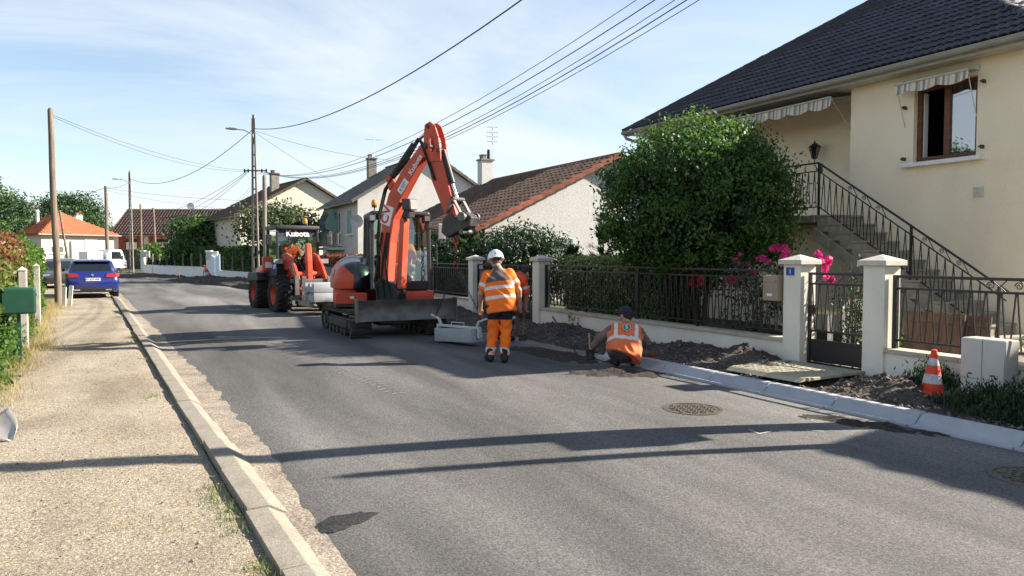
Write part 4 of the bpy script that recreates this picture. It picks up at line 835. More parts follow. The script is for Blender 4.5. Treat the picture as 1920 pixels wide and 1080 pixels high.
cable('line from the lamp pole towards the pale house chimney', up_(P_main, 8.5), camw(740, 44, 7.2), .25, .008, 'lines to the pale house'); cable('line dropping steeply from the lamp pole to the pale house eave', up_(P_main, 8.45), camw(650, 42.5, 5.4), .1, .008, 'lines to the pale house')
for i in range(2): cable(('left', 'right')[i] + ' thin line dropping from the concrete pole behind the round tree', up_(P_main, 5.6 - .15 * i), camw(395 + 8 * i, 52, 3.9), .1, .007, 'lines dropping behind the round bush')
# roof aerials
def aerial(label, p, h, kind=0):
    t = thing('antenna', label, 'antenna', p, R(-20)); MB().tube([(0, 0, 0), (0, 0, h)], .022, 6).build('mast', 'aluminium', t)
    if kind == 0:
        for z in (h - .05, h - .32, h - .55, h - .8):
            MB().tube([(-.28, 0, z), (.28, 0, z)], .012, 6).build('element', 'aluminium', t)
        for x in (-.28, -.1, .1, .28): MB().tube([(x, .03, h - .82), (x, .03, h - .03)], .008, 6).build('grid_bar', 'aluminium', t)
    else:
        MB().tube([(-.6, 0, h - .1), (.5, .1, h - .1)], .014, 6).build('boom', 'aluminium', t)
        for x in (-.5, -.25, 0, .25): MB().tube([(x, -.2, h - .1), (x, .25, h - .1)], .009, 6).build('element', 'aluminium', t)
aerial('grid television aerial beside the white chimney', (16.95, 35.2, 5.0), 3.35)
aerial('thin television aerial on the grey roof', (14.9, 49.4, 7.0), 2.55, 1)
aerial('small aerial on the cream gable house', (10.3, 61.5, 6.6), 1.7, 1)
pA = camw(360, 99, 7.5); aerial('tall aerial mast on the plum roofed house', pA, 2.9, 1)
t = thing('satellite_dish', 'white satellite dish on the plum roof', 'satellite dish', camw(360, 98.2, 8.1), YR); MB().lathe([(.0, .1), (.3, .08), (.5, .0), (.48, -.02), (.0, .06)], 18, axis='y').build('dish', 'white_paint', t, smooth=True); MB().tube([(0, .05, 0), (0, .3, -.6)], .03).build('bracket', 'iron', t)
# dark panel fence at the bend, and the white walls of the far right-hand side
def panel_fence(label, a, b, h, m='slab_dark', w=1.9):
    a = Vector(a); b = Vector(b); t = thing('panel_fence', label, 'fence', a, math.atan2(b.y - a.y, b.x - a.x)); L_ = (b - a).length; n = max(1, round(L_ / w)); st = L_ / n
    pieces('panel', MB().box(.05, st - .05, -.02, .02, .05, h), m, t, [Matrix.Translation((i * st, 0, 0)) for i in range(n)]); pieces('post', MB().box(-.045, .045, -.045, .045, -.1, h + .05), m, t, [Matrix.Translation((i * st, 0, 0)) for i in range(n + 1)])
panel_fence('dark panel fence in front of the orange roofed house', camw(120, 82), camw(185, 86), 2.2)
panel_fence('dark panel fence in front of the red shuttered house', camw(205, 88), camw(330, 88), 2.35)
def white_wall(label, p, q, h):
    p = Vector(p); q = Vector(q); t = thing('white_wall', label, 'wall', p, math.atan2(q.y - p.y, q.x - p.x)); L_ = (q - p).length
    MB().box(0, L_, -.1, .1, -.2, h - .05).build('wall', 'white_paint', t); n = max(1, round(L_)); pieces('coping_stone', MB().box(.003, L_ / n - .003, -.13, .13, h - .049, h + .01), 'white_paint', t, [Matrix.Translation((i * L_ / n, 0, 0)) for i in range(n)])
    if h < .9: pieces('fence_post', MB().box(-.05, .05, -.05, .05, h, h + 1.0), 'concrete', t, [Matrix.Translation((x, 0, 0)) for x in np.arange(.8, L_, 2.4)])
W1, W2, W3, W4, W5 = Vector((1.35, 77, 0)), Vector((3.6, 66.4, 0)), Vector((5.15, 58, 0)), Vector((5.7, 55.2, 0)), Vector((7.1, 44.8, 0))
white_wall('low white wall left of the white gate', W1, W3, .8); white_wall('low white wall between the white gate and the loader', W4, W5, .62)
for p, lb, hh in ((W3 + Vector((.05, -.2, 0)), 'white pillar with letter box beside the white gate', 2.0), (W1 + Vector((-.1, .3, 0)), 'white pillar at the far bend of the street', 2.1)):
    t = thing('wall_pillar', lb, 'pillar', p, -.5); MB().box(-.16, .16, -.16, .16, -.1, hh - .1).build('shaft', 'white_paint', t); MB().box(-.22, .22, -.22, .22, hh - .1, hh).build('cap', 'white_paint', t, bevel=.02)
    MB().box(-.1, .75, -.35, -.17, hh - .62, hh - .05).build('letter_box', 'meter_box', t, bevel=.02)
t = thing('white_gate', 'white panelled double gate on the far right side of the street', 'gate', W3 + Vector((.1, -.5, 0)), math.atan2((W4 - W3).y, (W4 - W3).x)); Lg = 2.2
mat('gate_white', (.60, .68, .78), .5, .05, 4)
for i in range(2):
    lf = MB().add([(i * Lg / 2 + .02, -.02, .1), (i * Lg / 2 + Lg / 2 - .02, -.02, .1), (i * Lg / 2 + Lg / 2 - .02, -.02, 1.5 if i == 0 else 1.75), (i * Lg / 2 + .02, -.02, 1.75 if i == 0 else 1.5)] + [(i * Lg / 2 + .02, .02, .1), (i * Lg / 2 + Lg / 2 - .02, .02, .1), (i * Lg / 2 + Lg / 2 - .02, .02, 1.5 if i == 0 else 1.75), (i * Lg / 2 + .02, .02, 1.75 if i == 0 else 1.5)], [(0, 1, 2, 3), (7, 6, 5, 4), (0, 4, 5, 1), (1, 5, 6, 2), (2, 6, 7, 3), (3, 7, 4, 0)]).build('leaf', 'gate_white', t)
    for z in (.4, .9, 1.3): MB().box(i * Lg / 2 + .05, i * Lg / 2 + Lg / 2 - .05, -.045, -.021, z, z + .08).build('rail', 'gate_white', lf)

# ------------------------------------------------------------------ vegetation
leafmat('leaf_shrub', [(.016, .044, .010), (.030, .078, .016), (.058, .135, .024), (.11, .21, .035)], .38)
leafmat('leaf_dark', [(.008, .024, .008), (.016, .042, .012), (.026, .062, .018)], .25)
leafmat('leaf_conifer', [(.02, .05, .018), (.035, .085, .028), (.06, .13, .04)], .25)
leafmat('leaf_light', [(.045, .10, .02), (.11, .20, .04), (.24, .32, .09), (.55, .58, .28)], .35, .35)
leafmat('leaf_bright', [(.035, .085, .014), (.065, .14, .02), (.11, .20, .035)], .42)
leafmat('leaf_photinia', [(.035, .085, .016), (.07, .13, .024), (.12, .16, .04), (.17, .085, .032), (.22, .075, .04)], .35)
leafmat('leaf_tree', [(.018, .045, .014), (.035, .080, .022), (.06, .115, .035)], .3)
leafmat('leaf_far', [(.022, .062, .014), (.045, .10, .022), (.075, .15, .03)], .35)
leafmat('leaf_olive', [(.03, .05, .018), (.06, .085, .03), (.10, .13, .05)], .3)
leafmat('straw', [(.30, .23, .10), (.45, .36, .17), (.22, .22, .08)], .3); leafmat('grass', [(.06, .10, .02), (.11, .16, .03), (.2, .2, .07)], .35)
leafmat('petal_pink', [(.45, .012, .10), (.65, .03, .20), (.75, .10, .32)], .3); leafmat('petal_red', [(.45, .02, .02), (.6, .05, .04)], .3)
mat('bark', (.085, .065, .048), .95, .35, 6, .6, 40, stretch=(4, 4, .7))
def leafmesh(name, C, Nrm, size, m, aspect=.55, rnd=None, droop=.0, jit=.8, fold=0):
    """a rhombic leaf at every point of C, lying across the outward direction Nrm with random tilt"""
    n = len(C); Nn = Nrm / np.maximum(np.linalg.norm(Nrm, axis=1, keepdims=True), 1e-6) + RNG.normal(0, jit, (n, 3)); Nn /= np.linalg.norm(Nn, axis=1, keepdims=True)
    A = RNG.normal(0, 1, (n, 3)); A[:, 2] -= droop; A -= (A * Nn).sum(1, keepdims=True) * Nn; A /= np.maximum(np.linalg.norm(A, axis=1, keepdims=True), 1e-6); B = np.cross(Nn, A)
    s_ = (np.asarray(size) * RNG.uniform(.65, 1.25, n))[:, None]
    V = np.stack([C - A * s_ * .5, C + B * s_ * aspect * .5 - A * s_ * .05 + Nn * s_ * .06, C + A * s_ * .55, C - B * s_ * aspect * .5 - A * s_ * .05 + Nn * s_ * .06], 1).reshape(-1, 3)
    F = np.arange(4 * n).reshape(-1, 4); r_ = np.repeat(RNG.random(n) if rnd is None else np.clip(rnd + RNG.normal(0, .16, n), 0, 1), 4)
    return npmesh(name, V, F, m, rnd=r_)
def clumps(c, r, k, n, spread, shell=.75, flat_bottom=None, rag=.16):
    """points of a crown: k clumps spread over an ellipsoid, each a loose ball of leaves; returns points, outward directions, clump tone"""
    c = np.array(c, float); r = np.array(r, float); d = RNG.normal(0, 1, (k, 3)); d /= np.linalg.norm(d, axis=1, keepdims=True)
    lump = 1 + rag * (fbm(d[:, 0] * 2.1 + c[0], d[:, 2] * 2.1 + d[:, 1] * 1.7 + c[1], 1.0)); d = np.sign(d) * np.abs(d) ** .9 * lump[:, None]; q = shell + (1 - shell) * RNG.random(k); q[: k // 5] *= RNG.uniform(.3, .8, k // 5); cc = c + d * r * q[:, None]
    if flat_bottom is not None: cc[:, 2] = np.maximum(cc[:, 2], flat_bottom + RNG.uniform(0, .25, k) * r[2])
    i = RNG.integers(0, k, n); sp = spread * RNG.uniform(.55, 1.3, k); P = cc[i] + np.clip(RNG.normal(0, 1, (n, 3)), -1.9, 1.9) * sp[i][:, None] * np.array([1, 1, .8]); tone = RNG.uniform(.15, .85, k)[i]
    return P, (P - c) / r, tone
def tree(name, label, base, trunk_h, c, r, k, n, spread, leaf, m, bark='bark', cat='tree', shell=.7, stems=1, fb=None, group=None, r0=None, droop=.4, aspect=.55, rag=.16):
    t = thing(name, label, cat, base, 0, group); b = Vector(base); cl_ = np.array(c, float) - np.array(base, float); r0 = r0 or .035 * (trunk_h + r[2]); tr = MB()
    for s_ in range(stems):
        a = 2 * PI * s_ / stems + .7; o_ = Vector((math.cos(a), math.sin(a), 0)) * (.12 if stems > 1 else 0); top = Vector((cl_[0] + o_.x * 3, cl_[1] + o_.y * 3, cl_[2] + r[2] * .3))
        tr.tube([o_ + Vector((0, 0, -.15)), o_ * 1.3 + Vector((.02, 0, trunk_h * .5)), o_ * 1.8 + Vector((0, .03, trunk_h)), top], [r0 * 1.25 / stems ** .5, r0 / stems ** .5, r0 * .85 / stems ** .5, r0 * .25], 8)
        for j in range(7):
            a2 = a + j * 2.4 + random.uniform(-.4, .4); q = Vector((math.cos(a2) * r[0] * .75, math.sin(a2) * r[1] * .75, random.uniform(-.35, .55) * r[2])) + Vector(cl_); st_ = Vector((0, 0, trunk_h)) .lerp(top, random.uniform(0, .7)) + o_
            tr.tube([st_, st_.lerp(q, .5) + Vector((0, 0, .08 * r[2])), q], [r0 * .4, r0 * .25, r0 * .08], 6)
    tr.build('trunk', bark, t, smooth=True)
    P, Nn, tone = clumps(cl_, r, k, n, spread, shell, None if fb is None else fb - base[2], rag)
    link('crown', leafmesh('crown', P, Nn, leaf, m, aspect, tone, droop), t); return t
def hedge(name, label, a, b, wd, h, dens, leaf, m, base_z=0., cat='hedge', core='leaf_dark', rough=.10, tone=None, aspect=.6, rounded=.2, jit=.7):
    """clipped hedge from a to b, wd wide and h high: a dark core under several layers of leaves"""
    a = Vector((a[0], a[1], base_z)); b = Vector((b[0], b[1], base_z)); t = thing(name, label, cat, a, math.atan2(b.y - a.y, b.x - a.x)); L_ = (b - a).length
    area = np.array([L_ * h, L_ * h, L_ * wd, wd * h, wd * h]); n = int(dens * area.sum()); f = RNG.choice(5, n, p=area / area.sum()); u = RNG.random(n); v = RNG.random(n); P = np.zeros((n, 3)); D = np.zeros((n, 3))
    for q, (fn, nr) in enumerate(((lambda u, v: (u * L_, -wd / 2, v * h), (0, -1, 0)), (lambda u, v: (u * L_, wd / 2, v * h), (0, 1, 0)), (lambda u, v: (u * L_, (v - .5) * wd, h), (0, 0, 1)), (lambda u, v: (0, (u - .5) * wd, v * h), (-1, 0, 0)), (lambda u, v: (L_, (u - .5) * wd, v * h), (1, 0, 0)))):
        k_ = f == q; x, y, z = fn(u[k_], v[k_]); P[k_] = np.stack([x * np.ones(k_.sum()), y * np.ones(k_.sum()), z * np.ones(k_.sum())], 1); D[k_] = nr
    P[:, 1] *= 1 - rounded * np.clip(P[:, 2] / h - .7, 0, 1) * 1.2
    P += D * (rough * fbm(P[:, 0] + 3 * P[:, 1], P[:, 2] * 2, 1.6) - np.abs(RNG.normal(0, .07, n)))[:, None] + RNG.normal(0, .03, (n, 3))
    rn = None if tone is None else tone(P, h)
    lf = leafmesh('foliage', P, D, leaf, m, aspect, rn, .2, jit); link('foliage', lf, t)
    MB().box(.12, L_ - .12, -wd / 2 + .13, wd / 2 - .13, -.05, h - .14).build('dark_core', 'hedge_core', t, bevel=.05); return t  # solid near-black box stands in for the shaded inside of the hedge
mat('post_pale', (.42, .39, .34), .9, .2, 6, .3, 50)
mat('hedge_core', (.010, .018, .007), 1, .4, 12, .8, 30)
# the big shrub in the front garden
tree('shrub', 'big rounded leafy shrub in the front garden of the cream house', (9.95, 11.42, .02), .8, (9.9, 11.4, 2.62), (1.78, 1.78, 1.58), 700, 46000, .16, .082, 'leaf_shrub', cat='shrub', stems=4, shell=.80, droop=.9, r0=.10, rag=.07)
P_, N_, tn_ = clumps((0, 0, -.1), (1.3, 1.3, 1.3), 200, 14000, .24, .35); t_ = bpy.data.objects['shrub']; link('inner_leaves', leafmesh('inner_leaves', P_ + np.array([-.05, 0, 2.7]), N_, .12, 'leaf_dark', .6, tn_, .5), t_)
sp_ = []; 
for i in range(95):
    a = RNG.uniform(0, 6.28); q = RNG.uniform(.1, .93); x, y = math.cos(a) * q * 1.70, math.sin(a) * q * 1.70; z = 2.72 + 1.55 * math.sqrt(1 - q * q); hh = RNG.uniform(.12, .38)
    for j in range(9): sp_.append((x + RNG.normal(0, .03), y + RNG.normal(0, .03), z + hh * j / 9 - .05))
sp_ = np.array(sp_); link('shoots', leafmesh('shoots', sp_ + np.array([-.05, 0, 0]), np.tile([0, 0, 1.], (len(sp_), 1)), .075, 'leaf_bright', .45, None, 0, .8), t_)
# clipped variegated hedge and the conifers behind it
hedge('hedge', 'clipped light green hedge behind the black railing', (9.65, 15.2), (9.9, 11.7), 1.0, 1.62, 1300, .065, 'leaf_light', cat='hedge', rounded=.25, rough=.06)
def conifer(label, base, h, r, n, m='leaf_conifer', wide=1., lean=.5):
    t = thing('conifer', label, 'conifer', base); MB().tube([(0, 0, -.1), (0, 0, h * .97)], [.03 + .01 * h, .006], 6).build('trunk', 'bark', t)
    z = h * (1 - np.sqrt(RNG.random(n)) * .97); nb = 70; bi = RNG.integers(0, nb, n); ba = RNG.uniform(0, 6.28, nb); bz = np.sort(RNG.uniform(.03, .97, nb)) * h; q = RNG.random(n) ** .7; z = bz[bi]; rr = r * (1 - z / h) ** .75 * q
    P = np.stack([np.cos(ba[bi]) * rr, np.sin(ba[bi]) * rr, z + rr * lean - .25 * rr ** 2 / max(r, .1)], 1) + RNG.normal(0, .03 * wide, (n, 3)); D = np.stack([np.cos(ba[bi]), np.sin(ba[bi]), .8 * np.ones(n)], 1)
    V = np.stack([P - D * .0, P + np.cross(D, [0, 0, 1.]) * .018 * wide + D * .05 * wide, P + D * .13 * wide + RNG.normal(0, .04 * wide, (n, 3)), P - np.cross(D, [0, 0, 1.]) * .018 * wide + D * .05 * wide], 1).reshape(-1, 3)
    link('needles', npmesh('needles', V, np.arange(4 * n).reshape(-1, 4), m, rnd=np.repeat(RNG.random(n), 4)), t)
conifer('young feathery conifer in front of the white gable, the taller of two', (11.6, 17.1, .05), 2.75, .75, 2600); conifer('young feathery conifer close to the big shrub, the shorter of two', (11.7, 15.7, .05), 2.35, .75, 2600); conifer('low feathery conifer before the grey shutters', (11.6, 18.6, .05), 1.85, .7, 2200)
tree('dark_shrub', 'large dark green shrub behind the driveway gate', (10.9, 20.6, 0), .7, (10.9, 20.6, 1.35), (1.75, 1.5, 1.15), 300, 15000, .20, .11, 'leaf_dark', cat='shrub', stems=3, shell=.75)
tree('dark_shrub', 'dark shrub left of the driveway gate, beyond the excavator cab', (9.9, 24.0, 0), .6, (9.9, 24.0, 1.1), (1.3, 1.6, 1.0), 220, 9000, .2, .12, 'leaf_dark', cat='shrub', stems=3)
conifer('bright feathery conifer between excavator mirror and left pillar', (9.75, 22.2, .05), 2.5, 1.0, 3200, wide=1.4); conifer('bright feathery conifer nearest the excavator cab', (9.5, 24.8, .05), 2.3, 1.1, 3000, wide=1.4)
def flowers(par, pts, r, m, name='flower'):
    n = 14; P = []; 
    for i in range(n): a = i * 2.4; q = r * math.sqrt(i / n); P.append((q * math.cos(a), q * math.sin(a), (r - q) * .6))
    P = np.array(P); me = leafmesh(name, P, P + np.array([0, 0, .02]), r * 1.3, m, .95, None, 0, .35)
    for p in pts: link(name, me, par, Matrix.Translation(p) @ Euler((RNG.uniform(-1, 1), RNG.uniform(-1.4, .2), RNG.uniform(0, 6))).to_matrix().to_4x4() @ Matrix.Scale(RNG.uniform(.7, 1.15), 4))
def rose(label, base, h, r, pts, m, n=1100, fr=.055):
    t = thing('rose_bush', label, 'rose bush', base); s_ = MB()
    for i in range(7): a = i * .9; s_.tube([(0, 0, -.05), (.15 * r * math.cos(a), .15 * r * math.sin(a), h * .5), (r * .75 * math.cos(a), r * .75 * math.sin(a), h * RNG.uniform(.8, 1))], [.012, .009, .004], 5)
    s_.build('stems', 'bark', t); P, Nn, tone = clumps((0, 0, h * .55), (r, r, h * .45), 60, n, .09, .5); link('foliage', leafmesh('foliage', P, Nn, .06, 'leaf_dark', .6, tone), t)
    flowers(t, pts, fr, m); return t
b_ = Vector((9.15, 9.0, 0))
ab = lambda px, py, x_: (lambda d: Vector((0, 0, EYE)) + d * (x_ / d.x))(Vector((math.sin(R(YAW)) + (px - 960) / 1400 * math.cos(R(YAW)), math.cos(R(YAW)) - (px - 960) / 1400 * math.sin(R(YAW)), -(py - 479) / 1400)))
rose('tall pink rose bush left of the numbered pillar', b_, 1.75, .55, [ab(*p, 9.1) - b_ for p in ((1455, 463), (1448, 466), (1462, 467), (1470, 462), (1475, 470), (1388, 477), (1380, 488), (1384, 494), (1430, 484), (1421, 485), (1402, 497), (1412, 512), (1396, 518), (1372, 520), (1378, 527), (1372, 536), (1384, 523), (1366, 524), (1440, 490), (1470, 480))], 'petal_pink', 1700)
b2 = Vector((9.35, 7.35, 0)); rose('pink rose bush seen above the garden gate', b2, 1.7, .3, [ab(*p, 9.3) - b2 for p in ((1534, 478), (1554, 487), (1550, 497), (1541, 492), (1552, 521), (1560, 526), (1547, 505))], 'petal_pink', 700)
b3 = Vector((9.2, 11.35, 0)); rose('red leaved bush with red blooms behind the railing', b3, 1.45, .28, [ab(*p, 9.2) - b3 for p in ((1300, 515), (1306, 520), (1312, 524), (1296, 530), (1310, 535), (1318, 528), (1303, 540))], 'petal_red', 600, .06)
for p, lb, rr, hh, n in (((9.7, 6.9, 0), 'low leafy plants behind the garden gate', .45, .55, 1500), ((9.3, 13.6, 0), 'low plants with pale leaves at the foot of the clipped hedge', .8, .5, 1800)):
    t = thing('plant', lb, 'plant', p); P, Nn, tone = clumps((0, 0, hh * .5), (rr, rr * .8, hh * .5), 60, n, .09, .4); link('foliage', leafmesh('foliage', P, Nn, .09, 'leaf_bright', .5, tone), t); MB().tube([(0, 0, -.05), (0, 0, hh * .6)], .015, 5).build('stem', 'bark', t)
t = thing('plant', 'small plant with pink flowers at the foot of the stairs', 'plant', (10.6, 5.35, 0)); P, Nn, tone = clumps((0, 0, .4), (.4, .4, .35), 40, 800, .09, .4); link('foliage', leafmesh('foliage', P, Nn, .07, 'leaf_light', .5, tone), t); flowers(t, [(RNG.normal(0, .2), RNG.normal(0, .2), .75 + RNG.normal(0, .05)) for _ in range(8)], .05, 'petal_pink')
# dark ground cover around the meter cabinet
for p, rr, hh, n, lb in (((7.85, 3.95, 0), (.55, 1.05), .30, 26000, 'spreading dark green shrub in front of the meter cabinet'), ((8.3, 5.45, .02), (.24, .26), .32, 5000, 'small dark shrub between cone and low wall')):
    t = thing('ground_shrub', lb, 'shrub', p); P, Nn, tone = clumps((0, 0, .02), (*rr, hh), 260, n, .07, .55, 0); D = np.tile([0, 0, 1.], (n, 1)) + RNG.normal(0, .5, (n, 3))
    V = np.stack([P, P + np.cross(D, [1, 0, 0.]) * .007, P + D * .032, P - np.cross(D, [1, 0, 0.]) * .007], 1).reshape(-1, 3); link('foliage', npmesh('foliage', V, np.arange(4 * n).reshape(-1, 4), 'leaf_dark', rnd=np.repeat(tone, 4)), t)
    MB().lathe([(rr[0] * .8, -.05), (rr[0] * .7, hh * .45), (.05, hh * .6)], 10).build('dark_core', 'hedge_core', t)  # dark dome under the leaves stands in for the shaded inside
# left hand hedges
red_top = lambda P, h: np.clip(.18 + .75 * np.clip((P[:, 2] / h - .45) * 1.8, 0, 1) * (fbm(P[:, 0], P[:, 2], 1.3) * .6 + .75), 0, 1)
hedge('hedge', 'hedge with copper red shoots on the left of the pavement', (-2.3, 11.2), (-2.78, 20.5), 1.35, 1.95, 1100, .10, 'leaf_photinia', tone=red_top, rough=.2, rounded=.5, jit=.9)
hedge('hedge', 'bright green hedge before the wooden pole', (-2.85, 20.6), (-3.12, 27.4), 1.35, 1.95, 800, .10, 'leaf_bright', rough=.25, rounded=.5, jit=.9)
hedge('hedge', 'green hedge behind the wooden pole beside the parked cars', (-3.9, 28.4), (-5.2, 46), 1.2, 1.7, 220, .16, 'leaf_bright', rough=.2, rounded=.5)
tree('shrub', 'feathery light green shrub above the left hedge', (-2.9, 22.5, 0), .8, (-2.9, 22.5, 1.55), (.55, .9, .8), 90, 3500, .14, .09, 'leaf_bright', cat='shrub', stems=2, aspect=.3)
for p, s_, n, lb in (((-1.62, 11.0, .0), (.28, .7, .42), 2600, 'bushy weeds at the foot of the hedge near the spade'), ((-1.68, 13.2, .0), (.26, .8, .5), 2600, 'bushy weeds under the green letter box'), ((-1.8, 16.2, .0), (.22, 1.2, .32), 1700, 'straggling weeds along the hedge beyond the green box')):
    t = thing('weeds', lb, 'weeds', p); P, Nn, tone = clumps((0, 0, s_[2] * .5), s_, 110, n, .08, .5, 0); link('foliage', leafmesh('foliage', P, Nn, .07, 'leaf_bright', .4, tone), t); MB().tube([(0, 0, -.05), (0, 0, s_[2])], .012, 5).build('stem', 'bark', t)
for (x, y, lb) in ((-1.58, 14.9, 'white concrete fence post behind the green letter box'), (-1.88, 20.3, 'white concrete fence post in the gap of the left hedge')):
    t = thing('fence_post', lb, 'post', (x, y, 0)); MB().box(-.06, .06, -.06, .06, -.2, 1.40).build('shaft', 'post_pale', t, bevel=.01); MB().add([(-.07, -.07, 1.401), (.07, -.07, 1.401), (.07, .07, 1.401), (-.07, .07, 1.401), (0, 0, 1.47)], [(0, 3, 2, 1), (0, 1, 4), (1, 2, 4), (2, 3, 4), (3, 0, 4)]).build('cap', 'post_pale', t)
t = thing('green_mailbox', 'dark green metal letter box standing in the left hedge', 'mailbox', (-1.44, 13.0, 0), .1)
MB().box(-.22, .22, -.18, .18, .80, 1.18).build('body', 'green_box', t, bevel=.03); MB().box(-.025, .025, -.025, .025, -.1, .8).build('post', 'green_box', t); MB().box(.221, .228, -.12, .12, 1.06, 1.09).build('slot', 'dark', t)
# grass
def grass(name, label, pts, h, m, n, sp):
    V = []; P = np.array(pts)[RNG.integers(0, len(pts), n)] + np.stack([RNG.normal(0, sp, n), RNG.normal(0, sp, n), np.zeros(n)], 1); a = RNG.uniform(0, 6.28, n); hh = h * RNG.uniform(.4, 1.2, n); d = np.stack([np.cos(a), np.sin(a), np.zeros(n)], 1); ln = RNG.normal(0, .45, (n, 3)); ln[:, 2] = 1
    V = np.stack([P - d * .003, P + d * .003, P + ln * hh[:, None]], 1).reshape(-1, 3); return tag(link(name, npmesh(name, V, np.arange(3 * n).reshape(-1, 3), m, rnd=np.repeat(RNG.random(n), 3))), label, 'grass', kind='stuff')
grass('dry_grass', 'dry straw coloured grass along the foot of the left hedge', [(-1.45 - .05 * (y - 10) + .25 * float(fbm(0, y, 1)), y, .03) for y in np.arange(9.5, 30, .1)], .2, 'straw', 15000, .2)
grass('grass', 'green grass tufts at the foot of the left hedge', [(-1.55 - .05 * (y - 10), y, .03) for y in np.arange(9.8, 30, .25)], .22, 'grass', 5000, .10)
grass('grass', 'small grass tufts growing along the old kerb', [(kl(y) - .2 - abs(float(fbm(2, y, 1))) * .18, y, .03) for y in (4.6, 4.8, 5.0, 5.15, 5.3, 5.5, 3.9, 4.0, 9.4, 12.9, 15.6, 16.4, 16.6, 21.7, 22, 28)], .045, 'grass', 1100, .06)
grass('dry_grass', 'scattered dry grass on the sandy pavement', [(-.05, 5.0, .03), (-.1, 5.4, .03), (.2, 4.9, .03), (.3, 5.3, .03), (-1.0, 9.2, .03), (-.9, 9.9, .03), (-.2, 7.4, .03), (-1.1, 15, .03), (-.3, 15.8, .03)], .03, 'straw', 500, .10)
# trees further off
tree('tree', 'round green tree behind the far hedge on the right', (8.2, 62.5, 0), 1.2, camw(392, 62, 2.6), (3.0, 2.4, 2.5), 190, 9000, .45, .30, 'leaf_far', fb=.8)
tree('bush', 'dark bush left of the round tree at the far bend', camw(350, 64), .5, camw(350, 64, 1.5), (1.6, 1.6, 1.6), 90, 3600, .3, .25, 'leaf_dark', cat='bush')
tree('tree', 'sprawling olive coloured fruit tree behind the loader', (8.0, 47.0, 0), 1.6, (8.25, 47.6, 3.5), (2.6, 2.4, 1.2), 150, 6500, .42, .24, 'leaf_olive', shell=.55, droop=.8)
hedge('hedge', 'tall clipped green hedge beside the white gate', W3 + Vector((.9, .6, 0)), W2 + Vector((1.0, .8, 0)), 1.3, 2.25, 260, .20, 'leaf_far'); hedge('hedge', 'clipped dark hedge between white gate and loader', W4 + Vector((.7, -.9, 0)), W5 + Vector((.7, -.3, 0)), 1.1, 2.2, 260, .18, 'leaf_far')
hedge('hedge', 'low dark hedge behind the far white wall', W2 + Vector((.6, .9, 0)), W1 + Vector((.8, 0, 0)), .9, 1.3, 200, .22, 'leaf_dark'); tree('bush', 'bright bush behind the far pillar', camw(290, 72), .5, camw(290, 72, 1.6), (1.3, 1.3, 1.1), 60, 2200, .25, .24, 'leaf_bright', cat='bush')
red2 = lambda P, h: np.clip(.1 + 1.1 * np.clip(P[:, 2] / h - .45, 0, 1) * 1.6, 0, 1)
hedge('hedge', 'hedge with orange red top behind loader and excavator', (9.3, 41.5), (9.25, 31.5), 1.3, 1.62, 420, .14, 'leaf_photinia', tone=red2, rough=.1)
tree('bush', 'green bush with long blades beside the red topped hedge', (8.95, 33.6, 0), .3, (8.95, 33.6, .8), (.6, .7, .65), 60, 1800, .15, .28, 'leaf_bright', cat='bush', aspect=.16)
panel_fence('grey picket fence behind the loader', (8.62, 31.2, 0), (8.3, 41.5, 0), 1.05, 'shutter_grey', .2)
for (px, Z, zc, rr, k, n, lb) in ((-14, 92, 5.6, (4.7, 5, 5.3), 220, 20000, 'tall spreading tree at the left edge'), (34, 84, 2.9, (2.6, 3, 2.5), 110, 9000, 'lower tree right of the tall one at the left edge'), (108, 118, 7.2, (3.2, 4, 5.0), 150, 13000, 'left half of the dark oaks behind the orange roof'), (155, 120, 6.6, (3.5, 4, 4.6), 150, 13000, 'right half of the dark oaks behind the orange roof'), (196, 128, 3.6, (3.2, 4, 2.8), 90, 6000, 'low trees between the orange and plum roofs')):
    p = camw(px, Z); tree('tree', lb, p, zc * .45, (p.x, p.y, zc), rr, k, n, .75, .38, 'leaf_tree', shell=.6, group=None)
# a distant wood closes the horizon
PF = np.stack([RNG.uniform(-260, 420, 16000), RNG.uniform(0, 30, 16000), np.zeros(16000)], 1); PF[:, 1] += 190; PF[:, 2] = RNG.random(16000) ** .7 * (6.5 + 2.2 * fbm(PF[:, 0], PF[:, 0] * 0, .06))
tag(link('distant_wood', leafmesh('distant_wood', PF, np.tile([0, -1., .6], (16000, 1)), 2.6, 'leaf_tree', .8, None, 0, .7)), 'far line of trees closing the horizon', 'trees', kind='stuff')

# ------------------------------------------------------------------ machines
mat('orange_paint', (.52, .058, .020), .45, .16, 3, .05, 40, coat=.15, blotch=.8, grime=.45)
mat('orange_faded', (.52, .070, .034), .55, .22, 4, .08, 40, blotch=.8, grime=.5)
mat('black_paint', (.012, .013, .016), .5, .25, 4, grime=.25); mat('cab_grey', (.030, .034, .042), .5, .2, 4, grime=.25)
mat('steel_worn', (.14, .13, .125), .55, .3, 5, .25, 30, metal=.35, grime=.6); mat('steel_dark', (.045, .043, .043), .6, .3, 6, .2, 40, metal=.2, grime=.5)
mat('rubber', (.020, .019, .018), .9, .35, 8, .4, 40, grime=.35); mat('rubber_dusty', (.042, .038, .035), .95, .4, 6, .4, 40, grime=.5)
mat('chrome', (.65, .66, .68), .18, .05, 3, metal=1); mat('beacon', (.80, .20, .01), .25, .1, 3, coat=.5); mat('lamp_glass', (.30, .30, .29), .15, .1, 8, coat=1)
mat('decal', (.66, .66, .66), .6, .06, 8); mat('decal_red', (.5, .03, .02), .6, .06, 8); mat('yellow', (.75, .55, .02), .5, .1, 6); mat('seat_vinyl', (.02, .02, .02), .7, .2, 6)
EX = thing('excavator', 'orange mini excavator with black cab and raised blade lifting a kerb stone', 'excavator', (4.75, 15.3, 0), PI - .178)
U = .178
